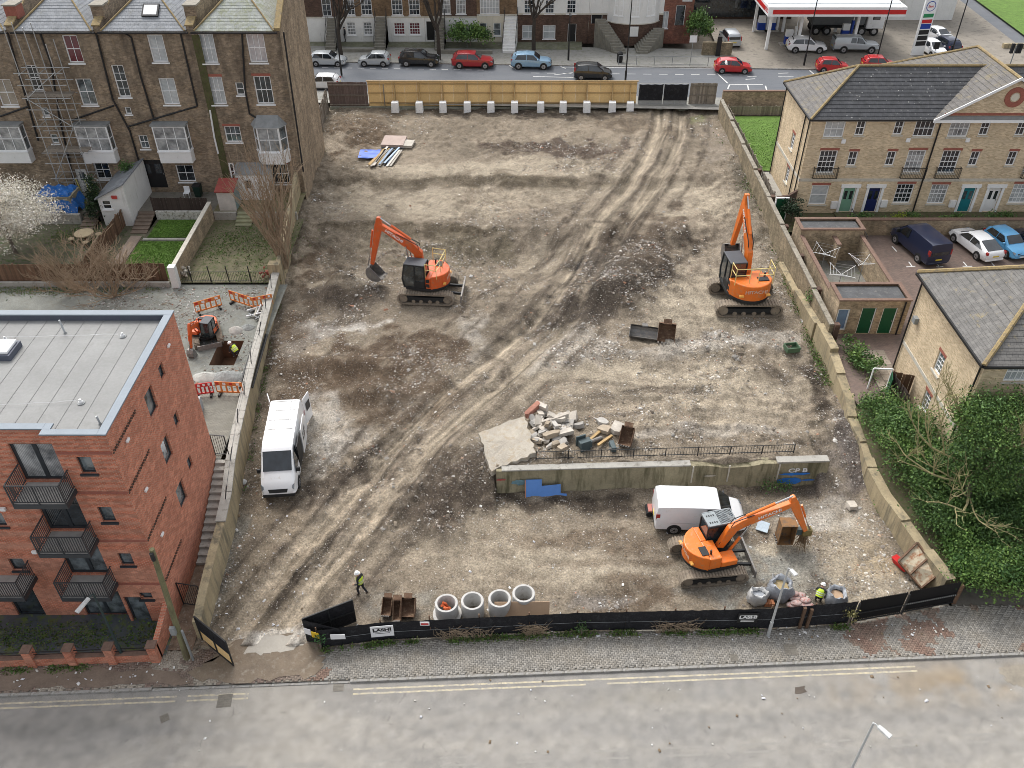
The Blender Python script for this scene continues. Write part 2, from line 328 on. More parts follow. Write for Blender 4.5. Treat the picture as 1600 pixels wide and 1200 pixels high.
def patchw(PX,PY,cx,cy,rx,ry,a,jx,jy):
    x=PX-cx+jx*min(rx,40)*1.5;y=PY-cy+jy*min(ry,30)*1.8;a=R(a);u=(x*math.cos(a)+y*math.sin(a))/rx;v=(-x*math.sin(a)+y*math.cos(a))/ry
    return 1-sstep(u*u+v*v,.45,1.55)
GX=np.arange(-19.4,21.6,.125);GY=np.arange(24.6,87.6,.125)
TX,TY=np.meshgrid(GX,GY);TZ=hgt(TX,TY)
inside=(TY > fence_y(TX)-.05) & (TX > wall_left_x(TY)-.35) & (TX < 21.3)
TZ=np.where(inside,TZ,np.minimum(TZ,0)-.5)
TPX,TPY=to_px(TX,TY,TZ)
jx=fbm(TX,TY,1.6,61);jy=fbm(TX,TY,1.6,71);ms=fbm(TX,TY,.9,81,3);ms2=fbm(TX,TY,.3,85,2)
tc=np.zeros(TX.shape+(3,));tc[:]=(.225,.19,.15)
tc=tc*(1+.35*fbm(TX,TY,4,15)[...,None])
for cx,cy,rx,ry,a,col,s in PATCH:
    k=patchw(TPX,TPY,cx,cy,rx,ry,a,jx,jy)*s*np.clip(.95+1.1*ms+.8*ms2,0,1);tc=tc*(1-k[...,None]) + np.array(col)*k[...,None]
for trk,o_,wd,s in ((TRACK,1.05,.6,1.0),(TRACK,2.6,.35,.35),(TRACK2,.9,.4,.15),(TRACK3,.85,.4,.55)):
    d=polydist(TX,TY,trk) + .1*jx;k=np.exp(-((np.abs(d)-o_)/wd)**2)*s*np.clip(.9+1.2*fbm(TX,TY,1.2,91),0,1);k=k*(np.abs(d) < 6)
    tc=tc*(1-k[...,None]) + np.array((.29,.247,.193))*k[...,None]
    for off,s2 in ((o_+.8,.9),(o_+1.2,.8),(0,.8)):
        k=np.exp(-((np.abs(d)-off)/.2)**2)*s2*np.clip(.6+2.2*fbm(TX,TY,1.5,95+int(off*7)),0,1);tc=tc*(1-k[...,None]) + np.array((.10,.082,.066))*k[...,None]
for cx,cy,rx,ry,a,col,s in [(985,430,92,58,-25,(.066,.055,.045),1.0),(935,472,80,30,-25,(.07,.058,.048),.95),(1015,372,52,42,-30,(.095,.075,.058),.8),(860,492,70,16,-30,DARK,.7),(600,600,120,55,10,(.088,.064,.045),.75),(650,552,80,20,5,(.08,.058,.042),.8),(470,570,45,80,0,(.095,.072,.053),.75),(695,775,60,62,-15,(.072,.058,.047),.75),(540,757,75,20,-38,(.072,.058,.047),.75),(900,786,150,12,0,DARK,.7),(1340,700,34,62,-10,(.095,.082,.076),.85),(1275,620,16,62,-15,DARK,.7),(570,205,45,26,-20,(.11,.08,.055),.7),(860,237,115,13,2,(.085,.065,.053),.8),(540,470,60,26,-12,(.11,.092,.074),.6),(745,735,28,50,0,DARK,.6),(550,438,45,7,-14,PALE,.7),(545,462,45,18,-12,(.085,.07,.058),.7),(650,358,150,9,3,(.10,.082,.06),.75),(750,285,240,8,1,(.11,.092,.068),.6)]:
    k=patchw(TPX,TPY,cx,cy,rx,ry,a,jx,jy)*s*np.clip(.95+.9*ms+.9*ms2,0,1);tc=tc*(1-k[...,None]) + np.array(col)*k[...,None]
d=polydist(TX,TY,TRACK);al=TX*.62+TY*.78;tc=tc*(1+(.95*fbm(d*1.0,al*.045,.34,131,3,.7)*np.exp(-(np.abs(d)/2.4)**4))[...,None])
rub=np.zeros(TX.shape)
for cx,cy,rx,ry,a,s in RUB:rub=np.maximum(rub,s*patchw(TPX,TPY,cx,cy,rx,ry,a,jx,jy))
rub=np.clip(rub*(.55+1.6*fbm(TX,TY,1.4,101)) + .05,.03,1)
d=np.abs(polydist(TX,TY,TRACK));rub=rub*(1-.8*np.exp(-((d-1.05)/.5)**2));rub=np.where(inside,rub,0)
tc=np.clip(tc*(1+.32*fbm(TX,TY,.5,111,3,.75)[...,None]+.2*fbm(TX*.5+TY,TY-TX*.6,2.2,121,3)[...,None])*np.array((.94,.925,.885)),.02,.8)
def grid_obj(name,TX,TY,TZ,col,mat):
    ny,nx=TX.shape;me=bpy.data.meshes.new(name)
    v=np.stack([TX,TY,TZ],-1).reshape(-1,3).astype(np.float32);me.vertices.add(len(v));me.vertices.foreach_set('co',v.ravel())
    i=(np.arange(ny-1)[:,None]*nx+np.arange(nx-1)[None]).ravel();q=np.stack([i,i+1,i+nx+1,i+nx],1).astype(np.int32)
    me.loops.add(q.size);me.loops.foreach_set('vertex_index',q.ravel());me.polygons.add(len(q))
    me.polygons.foreach_set('loop_start',np.arange(0,q.size,4,dtype=np.int32));me.polygons.foreach_set('use_smooth',np.ones(len(q),bool))
    me.update(calc_edges=True)
    at_=me.color_attributes.new("soil",'FLOAT_COLOR','POINT');at_.data.foreach_set('color',np.concatenate([col.reshape(-1,3),np.ones((len(v),1))],1).astype(np.float32).ravel())
    if mat:me.materials.append(mat)
    o=bpy.data.objects.new(name,me);COL.objects.link(o);return o
def soil_mat(name,sc=1.0,bump=.8):
    m,nt,b=newmat(name);co=coords(nt);vc=nd(nt,"VertexColor",layer_name="soil").outputs[0]
    c=mixc(nt,1.0,vc,ramp(nt,noise(nt,co,9*sc,8,.72),[(.3,.42),(.5,1.0),(.72,1.75)]),'MULTIPLY')
    vo=nd(nt,"TexVoronoi",{"Vector":co,"Scale":14*sc,"Randomness":1.0})
    sp=nd(nt,"SeparateColor",{"Color":vo.outputs["Color"]})
    k=mth(nt,'MULTIPLY',ramp(nt,vo.outputs["Distance"],[(.22,1.0),(.34,0.0)]),ramp(nt,sp.outputs[0],[(.70,0.0),(.72,1.0)]))
    c=mixc(nt,mth(nt,'MULTIPLY',k,.75),c,mixc(nt,sp.outputs[1],(.16,.13,.11),(.55,.53,.50)))
    nt.links.new(c,b.inputs["Base Color"]);b.inputs["Roughness"].default_value=.95;b.inputs["Specular IOR Level"].default_value=.15
    h=mth(nt,'ADD',noise(nt,co,12*sc,8,.7),mth(nt,'MULTIPLY',k,.5));nt.links.new(bumpn(nt,h,bump,.06),b.inputs["Normal"])
    return m
M_SOIL=soil_mat("site_soil")
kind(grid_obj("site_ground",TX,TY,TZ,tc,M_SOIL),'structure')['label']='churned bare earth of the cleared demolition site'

# ---- rubble: broken stone and brick crumbs lying on the site (uncountable)
def stones(name,P,S,C,mat,seed):
    r=np.random.RandomState(seed);n=len(P)
    base=np.array([(-1,-1,-.3),(1,-1,-.3),(1,1,-.3),(-1,1,-.3),(-.6,-.6,.6),(.6,-.6,.6),(.6,.6,.6),(-.6,.6,.6)])
    V=base[None]*(1+.45*(r.rand(n,8,3)-.5));V=V*(S[:,None,None]*np.stack([.6+.8*r.rand(n),.5+.5*r.rand(n),.35+.5*r.rand(n)],1)[:,None,:])
    a=r.rand(n)*6.283;t=(r.rand(n)-.5)*.9;ca,sa,c2,s2=np.cos(a)[:,None],np.sin(a)[:,None],np.cos(t)[:,None],np.sin(t)[:,None]
    y=V[...,1]*c2-V[...,2]*s2;z=V[...,1]*s2+V[...,2]*c2;x=V[...,0];V=np.stack([x*ca-y*sa,x*sa+y*ca,z],-1)+P[:,None,:]
    F=np.array([(4,5,6,7),(0,1,5,4),(1,2,6,5),(2,3,7,6),(3,0,4,7)]);Q=(F[None]+np.arange(n)[:,None,None]*8).reshape(-1,4).astype(np.int32)
    me=bpy.data.meshes.new(name);me.vertices.add(n*8);me.vertices.foreach_set('co',V.astype(np.float32).ravel())
    me.loops.add(Q.size);me.loops.foreach_set('vertex_index',Q.ravel());me.polygons.add(len(Q));me.polygons.foreach_set('loop_start',np.arange(0,Q.size,4,dtype=np.int32));me.update(calc_edges=True)
    ca_=me.color_attributes.new("soil",'FLOAT_COLOR','POINT');cc=np.repeat(np.concatenate([C,np.ones((n,1))],1),8,0);ca_.data.foreach_set('color',cc.astype(np.float32).ravel())
    me.materials.append(mat);o=bpy.data.objects.new(name,me);COL.objects.link(o);return o
def stone_mat():
    m,nt,b=newmat("rubble_stone");co=coords(nt);vc=nd(nt,"VertexColor",layer_name="soil").outputs[0]
    c=mixc(nt,1.0,vc,ramp(nt,noise(nt,co,25,4),[(.3,.7),(.7,1.25)]),'MULTIPLY');nt.links.new(c,b.inputs["Base Color"]);b.inputs["Roughness"].default_value=.9;b.inputs["Specular IOR Level"].default_value=.2
    return m
M_STONE=stone_mat()
PAL=np.array([(.42,.40,.37),(.52,.50,.47),(.33,.31,.28),(.25,.22,.19),(.18,.15,.12),(.30,.25,.19),(.60,.585,.56),(.28,.14,.09),(.36,.24,.17),(.14,.115,.095)])
PALW=np.array([.17,.13,.17,.15,.13,.12,.05,.03,.03,.02])
nr=np.random.RandomState(5)
NC=420000;sx=nr.uniform(-19,21.2,NC);sy=nr.uniform(25,87,NC)
ii=np.clip(((sy-GY[0])/.125).astype(int),0,len(GY)-1);jj=np.clip(((sx-GX[0])/.125).astype(int),0,len(GX)-1)
near=np.interp(sy,[25,45,87],[.6,.52,.33])
keep=nr.rand(NC) < rub[ii,jj]**1.3*near*1.25;sx,sy,ii,jj=sx[keep],sy[keep],ii[keep],jj[keep]
S=.024+.036*nr.rand(len(sx))**2 + .09*nr.rand(len(sx))**12*rub[ii,jj];S *= np.interp(sy,[25,87],[.85,1.35])
C=PAL[nr.choice(len(PAL),len(sx),p=PALW)]*(.75+.5*nr.rand(len(sx),1));C=C*np.where(nr.rand(len(sx),1) < .3,.9,.35)+tc[ii,jj]*.52
kind(stones("rubble",np.stack([sx,sy,TZ[ii,jj]+S*.15],1),S,C,M_STONE,6),'stuff')['label']='loose crushed brick and concrete rubble over the site'
# bigger brick-ends scattered
NB=1500;bx=nr.uniform(-18,21,NB*4);by=nr.uniform(26,86,NB*4);bi=np.clip(((by-GY[0])/.125).astype(int),0,len(GY)-1);bj=np.clip(((bx-GX[0])/.125).astype(int),0,len(GX)-1)
kp=nr.rand(len(bx)) < rub[bi,bj]*.7;bx,by,bi,bj=bx[kp],by[kp],bi[kp],bj[kp]
S2=.05+.10*nr.rand(len(bx))**4
kind(stones("brick_rubble",np.stack([bx,by,TZ[bi,bj]+.02],1),S2,PAL[nr.choice(len(PAL),len(bx),p=PALW)]*.8,M_STONE,8),'stuff')['label']='larger broken brick ends and stones strewn over the site'

# ---- the wide ground sheet, front road, pavement, kerb (street frame: s along the kerb, t towards the site)
KA=math.atan2(2.2,48.2);KD=Vector((math.cos(KA),math.sin(KA),0));KN=Vector((-math.sin(KA),math.cos(KA),0));K0=Vector((0,23.27,0))
def K(s,t,z=0.0):p=K0 + KD*s + KN*t;return Vector((p.x,p.y,z))
g=MB();ys=[-150,22,30,60,84,95,900];zs=[-.6,-.6,-.6,-.4,.2,2.6,2.6]
for y0,y1,z0,z1 in zip(ys[:-1],ys[1:],zs[:-1],zs[1:]):g.quad((-500,y0,z0),(500,y0,z0),(500,y1,z1),(-500,y1,z1))
M_GROUND=surf("base_earth",(.16,.14,.11),.95,.4,.3,.5,8)
kind(g.build("ground",M_GROUND),'structure')
def road_mat(name,base,dust,amt,dirt=None):
    m,nt,b=newmat(name);co=coords(nt)
    c=ramp(nt,noise(nt,co,60,4,.7),[(.3,[x*.6 for x in base]),(.5,base),(.7,[x*1.5 for x in base])])
    st=noise(nt,coords(nt,'Object',(.3,.9,1)),.4,9,.68,.3)
    c=mixc(nt,mth(nt,'MULTIPLY',ramp(nt,st,[(.36,0.0),(.66,1.0)]),amt),c,dust)
    if dirt:c=mixc(nt,mth(nt,'MULTIPLY',ramp(nt,noise(nt,co,.35,8,.7),[(.56,0.0),(.72,1.0)]),.6),c,dirt)
    ck=nd(nt,"TexVoronoi",{"Vector":co,"Scale":.35},feature='DISTANCE_TO_EDGE');c=mixc(nt,mth(nt,'MULTIPLY',ramp(nt,mth(nt,'ADD',ck.outputs[0],mth(nt,'MULTIPLY',noise(nt,co,3,4),.06)),[(.028,1.0),(.034,0.0)]),.25),c,(.08,.075,.07))
    nt.links.new(c,b.inputs["Base Color"]);b.inputs["Roughness"].default_value=.9;b.inputs["Specular IOR Level"].default_value=.25
    nt.links.new(bumpn(nt,noise(nt,co,90,3),.35,.01),b.inputs["Normal"]);return m
M_ROADF=road_mat("dusty_asphalt",(.215,.213,.208),(.33,.318,.298),.7,(.24,.215,.18))
M_ROADB=road_mat("street_asphalt",(.125,.135,.15),(.19,.195,.205),.5)
o=MB().quad(K(-90,-18,-.12),K(90,-18,-.12),K(90,0.0,-.12),K(-90,0.0,-.12)).build("road",M_ROADF);kind(o,'structure');o['label']='dusty grey street in the foreground'
RX,RY=np.meshgrid(np.arange(-27,27.2,.15),np.arange(-9,.01,.1));WX=K0.x+KD.x*RX+KN.x*RY;WY=K0.y+KD.y*RX+KN.y*RY
rc=np.zeros(RX.shape+(3,));rc[:]=(.17,.167,.162);dst=.5+.14*fbm(WX*.2,WY*1.6,2,201,5,.7)
for pts,wd,s in (([(-13,0),(-15,-2.5),(-20,-4.6),(-30,-5.6)],.5,.6),([(-12,0),(-14,-3.5),(-19,-6),(-30,-7.2)],.4,.5),([(-11.5,0),(-10,-3),(-4,-5),(8,-5.6),(30,-5.2)],.6,.6),([(-11,0),(-9,-2),(-3,-3.4),(8,-3.9),(30,-3.4)],.45,.5),([(-30,-1.6),(-16,-1.4),(-9,-1.9),(10,-2),(30,-1.8)],.35,.4),([(-12,0),(-12,-3)],2.6,.8),([(12,-.6),(30,-.6)],.6,.35),([(-30,-8.3),(0,-7.2),(30,-7.0)],.6,.4)):
    dd=np.abs(polydist(RX+.4*fbm(WX,WY,2,205),RY+.3*fbm(WX,WY,2.5,207),pts));dst=dst+s*np.exp(-(dd/wd)**2)*np.clip(.8+.7*fbm(WX*.5,WY*1.5,1.2,209),0,1.3)*.7
dst=np.clip(dst*(1+.45*fbm(WX*.7,WY,.3,211,3,.7)),0,1)[...,None];rc=rc*(1-dst)+np.array((.295,.275,.243))*dst
for cx,cy,rx,ry,col,s in ((21,-1.2,4,1.0,(.25,.19,.12),.8),(16.5,-1.5,2.5,.7,(.24,.20,.15),.6),(-22,-1.6,5,.5,(.13,.127,.12),.6),(6,-1.3,4,.5,(.24,.22,.18),.5),(14,-6.5,5,1.2,(.15,.148,.145),.5),(-3,-8,6,1,(.16,.158,.155),.4),(-25,-4,3,1.5,(.14,.138,.134),.5)):
    k=np.exp(-((RX-cx)/rx)**2-((RY-cy)/ry)**2)*s*np.clip(.7+2*fbm(WX,WY,1.1,213),0,1);rc=rc*(1-k[...,None])+np.array(col)*k[...,None]
_rd=grid_obj("road_surface",WX,WY,np.full(RX.shape,-.117),rc*(1+.25*fbm(WX,WY,.35,215,2)[...,None]),None);kind(_rd,'structure')
m,nt,b=newmat("dusty_tarmac");co=coords(nt);c=mixc(nt,1.0,nd(nt,"VertexColor",layer_name="soil").outputs[0],ramp(nt,noise(nt,co,45,5,.75),[(.3,.6),(.5,1.0),(.7,1.45)]),'MULTIPLY')
ck=nd(nt,"TexVoronoi",{"Vector":co,"Scale":.28},feature='DISTANCE_TO_EDGE');c=mixc(nt,mth(nt,'MULTIPLY',ramp(nt,mth(nt,'ADD',ck.outputs[0],mth(nt,'MULTIPLY',noise(nt,co,2.5,5),.07)),[(.030,1.0),(.036,0.0)]),.3),c,(.08,.075,.07))
nt.links.new(c,b.inputs["Base Color"]);b.inputs["Roughness"].default_value=.9;nt.links.new(bumpn(nt,noise(nt,co,80,3),.5,.012),b.inputs["Normal"]);_rd.data.materials.append(m)
M_CONC=surf("concrete",(.36,.345,.31),.9,.25,1.2,.35,30,dirt=(.17,.155,.13),dirt_amt=.3)
M_KERB=surf("kerb_stone",(.30,.29,.27),.9,.3,1.5,.3,30,dirt=(.16,.14,.11),dirt_amt=.5)
kb=thing("front_kerb","x","kerb");del kb['label'],kb['category'];kind(kb,'structure')
kme=None
for i in range(-36,37):
    m_=MB();m_.M=None
    if kme is None:
        m_.box(-.455,.455,-.01,.13,-.25,0.0);q=m_.build("kerb_stone",M_KERB,kb,bevel=.015);kme=q
    else:
        q=kme.copy();COL.objects.link(q)
    p=K(i*.915+.2,0,rng.uniform(.0,.008) if not -19 < i < -8 else -.075);q.location=p;q.rotation_euler=(0,0,KA+rng.uniform(-.006,.006))
# pavement bed and herringbone block paving
pv=MB();pv.quad(K(-90,.12,-.035),K(-9.6,.12,-.035),K(-9.6,1.9,-.035),K(-90,1.9,-.035));pv.quad(K(22.3,.12,-.035),K(90,.12,-.035),K(90,5.5,-.035),K(22.3,5.5,-.035));pv.prism([tuple(K(-9.6,.12)[:2]),tuple(K(22.3,.12)[:2])]+[(p[0],p[1]+.05) for p in FENCE[::-1]],-.2,-.035);M_BED=surf("sand_bed",(.17,.155,.13),.95,.3,2,.3,40)
pave=pv.build("pavement",M_BED);kind(pave,'structure')
def pavers(name,s0,s1,t0,t1,col,mat,seed,lim=None):
    r=np.random.RandomState(seed);L,W,g_=.2,.1,.006;P=[];n=int((s1-s0)/.1)+4;mrow=int((t1-t0)/.1)+4
    cells=[]
    for i in range(n):
        for j in range(mrow):
            k=(i - j) % 4
            if k==0:cells.append((s0+i*.1,t0+j*.1,L,W))
            elif k==3:cells.append((s0+i*.1,t0+j*.1,W,L))
    A=np.array(cells);x0=A[:,0]+g_/2;x1=A[:,0]+A[:,2]-g_/2;y0=A[:,1]+g_/2;y1=A[:,1]+A[:,3]-g_/2
    X,Y=(x0+x1)/2,(y0+y1)/2;ok=(x0 >= s0) & (y0 >= t0) & (y1 < t1) & (x1 < s1)
    wx=K0.x+KD.x*X+KN.x*Y;wy=K0.y+KD.y*X+KN.y*Y
    if lim is not None:ok &= lim(wx,wy)
    x0,x1,y0,y1,X,Y=(q[ok] for q in (x0,x1,y0,y1,X,Y));n=len(X)
    z=.006*(r.rand(n)-.5);tl=.006*(r.rand(n,2)-.5)
    def crn(x,y,dz):return np.stack([K0.x+KD.x*x+KN.x*y,K0.y+KD.y*x+KN.y*y,z+dz],1)
    V=np.stack([crn(x0,y0,-.05),crn(x1,y0,-.05),crn(x1,y1,-.05),crn(x0,y1,-.05),crn(x0,y0,tl[:,0]),crn(x1,y0,tl[:,1]),crn(x1,y1,-tl[:,0]),crn(x0,y1,-tl[:,1])],1)
    F=np.array([(4,5,6,7),(0,1,5,4),(1,2,6,5),(2,3,7,6),(3,0,4,7)]);Q=(F[None]+np.arange(n)[:,None,None]*8).reshape(-1,4).astype(np.int32)
    me=bpy.data.meshes.new(name);me.vertices.add(n*8);me.vertices.foreach_set('co',V.reshape(-1,3).astype(np.float32).ravel());me.loops.add(Q.size);me.loops.foreach_set('vertex_index',Q.ravel());me.polygons.add(len(Q));me.polygons.foreach_set('loop_start',np.arange(0,Q.size,4,dtype=np.int32));me.update(calc_edges=True)
    c=col(X,Y,n,r);at_=me.color_attributes.new("soil",'FLOAT_COLOR','POINT');at_.data.foreach_set('color',np.repeat(np.concatenate([c,np.ones((n,1))],1),8,0).astype(np.float32).ravel())
    me.materials.append(mat);o=bpy.data.objects.new(name,me);COL.objects.link(o);o.parent=pave;kind(o,'stuff');return o
def paver_mat():
    m,nt,b=newmat("paver_block");co=coords(nt);vc=nd(nt,"VertexColor",layer_name="soil").outputs[0]
    c=mixc(nt,1.0,vc,ramp(nt,noise(nt,co,30,5),[(.3,.75),(.7,1.25)]),'MULTIPLY');c=mixc(nt,mth(nt,'MULTIPLY',ramp(nt,noise(nt,co,.8,7,.65),[(.42,0.0),(.68,1.0)]),.55),c,(.27,.235,.185))
    nt.links.new(c,b.inputs["Base Color"]);b.inputs["Roughness"].default_value=.9;nt.links.new(bumpn(nt,noise(nt,co,70,3),.3,.006),b.inputs["Normal"]);return m
M_PAVER=paver_mat()
def colR(X,Y,n,r):
    c=np.array((.265,.25,.225))*(.72+.5*r.rand(n,1));red=(fbm(X,Y,1.2,7) + np.interp(X,[-9,-8,14,17,19,24],[.1,-.6,-.6,.05,.25,.0])) > .16
    c[red]=np.array((.20,.13,.10))*(.8+.4*r.rand(red.sum(),1));return c
def colL(X,Y,n,r):
    c=np.array((.185,.135,.11))*(.75+.5*r.rand(n,1));p=fbm(X,Y,.9,17) > np.interp(X,[-24,-14,-9],[.22,.05,.1]);c[p]=np.array((.30,.265,.22))*(.8+.4*r.rand(p.sum(),1));return c
pavers("block_paving",-9.6,26.5,.14,4.6,colR,M_PAVER,3,lambda x,y:y < fence_y(x)-.12)
pavers("block_paving",-27,-9.6,.14,2.2,colL,M_PAVER,4)

# ================================================================ BUILDINGS
M_STOCK=brickm("stock_brick",(.345,.262,.178),(.20,.15,.105),(.29,.25,.20),stain=(.06,.048,.038),stain_amt=.75,var=.4,light=(.30,.22,.13))
M_STOCKG=brickm("stock_brick_rough",(.42,.325,.225),(.28,.205,.135),(.40,.34,.26),stain=(.10,.078,.055),stain_amt=.6,var=.35,bump=1.0)
M_RED=brickm("red_brick",(.58,.185,.105),(.43,.128,.074),(.48,.29,.21),stain=(.30,.115,.08),stain_amt=.3,var=.2,ms=.016)
M_YEL=brickm("yellow_brick",(.74,.60,.41),(.48,.37,.235),(.66,.56,.42),stain=(.34,.265,.175),stain_amt=.35,var=.18,cells=False)
M_GARDB=brickm("garden_brick",(.44,.345,.23),(.28,.21,.14),(.42,.35,.26),stain=(.12,.105,.07),stain_amt=.6,var=.4)
M_BROWNB=brickm("brown_brick",(.13,.075,.053),(.085,.05,.038),(.13,.10,.08),stain=(.05,.035,.03),stain_amt=.5)
M_GAULT=brickm("gault_brick",(.24,.155,.085),(.155,.095,.055),(.22,.17,.12),stain=(.06,.045,.03),stain_amt=.5)
M_WHITE=surf("white_paint",(.74,.74,.73),.5,.08,1.5,.05,30,dirt=(.45,.44,.41),dirt_amt=.1)
M_UPVC=surf("white_frame",(.78,.79,.79),.4,.05,2,0)
M_RENDER=surf("white_render",(.70,.70,.68),.85,.10,.8,.3,25,dirt=(.50,.50,.46),dirt_amt=.2,streak=True)
M_CREAM=surf("cream_render",(.62,.58,.48),.85,.12,.8,.3,25,dirt=(.42,.38,.30),dirt_amt=.3,streak=True)
M_REDTRIM=surf("red_rubbed_brick",(.30,.105,.075),.85,.25,6,.3,40)
M_STONE_T=surf("stone_trim",(.52,.49,.42),.85,.15,2,.25,40,dirt=(.34,.31,.26),dirt_amt=.3)
M_DKMETAL=surf("dark_metal",(.035,.04,.045),.45,.2,3,.05,40,spec=.5)
M_ANTH=surf("anthracite_frame",(.028,.034,.040),.4,.15,3,0)
M_BLACKP=surf("black_pipe",(.014,.014,.015),.5,.3,3,.1,40)
M_COPING=surf("zinc_coping",(.20,.235,.27),.6,.10,1.2,.03,40)
M_LEAD=surf("lead_roof",(.23,.24,.24),.6,.25,2,.2,20)
M_BLACK=surf("near_black",(.012,.012,.013),.6,.2,3,0)
def glassm(name,col,rough=.06,curtain=None):
    if name in MATS:return MATS[name]
    m,nt,b=newmat(name)
    if curtain is not None:
        wv=nd(nt,"TexWave",{"Vector":coords(nt,'UV'),"Scale":4.5,"Distortion":2.0,"Detail":2.0},wave_type='BANDS',bands_direction='X')
        c=mixc(nt,wv.outputs[1],[x*.55 for x in curtain],curtain);c=mixc(nt,ramp(nt,noise(nt,coords(nt),1.4,3),[(.35,0.0),(.75,1.0)]),c,col);nt.links.new(c,b.inputs["Base Color"])
    else:
        c=ramp(nt,noise(nt,coords(nt),1.7,4),[(.38,[x*.5 for x in col]),(.62,[x*1.7 for x in col])]);nt.links.new(c,b.inputs["Base Color"])
    b.inputs["Roughness"].default_value=rough;b.inputs["Specular IOR Level"].default_value=.7;b.inputs["Coat Weight"].default_value=.6;b.inputs["Coat Roughness"].default_value=.02
    nt.links.new(bumpn(nt,noise(nt,coords(nt),1.2,2),.06,.05),b.inputs["Normal"])
    MATS[name]=m;return m
G_DARK=glassm("window_glass",(.022,.028,.033));G_GREY=glassm("window_glass_grey",(.10,.12,.13))
G_CURT=glassm("curtained_glass",(.06,.07,.08),.12,(.55,.56,.56));G_NET=glassm("net_curtain_glass",(.30,.33,.35),.12,(.62,.65,.66));G_REDC=glassm("red_curtain_glass",(.10,.02,.03),.12,(.16,.012,.025));G_BEIGE=glassm("beige_curtain_glass",(.22,.19,.15),.12,(.45,.40,.33))

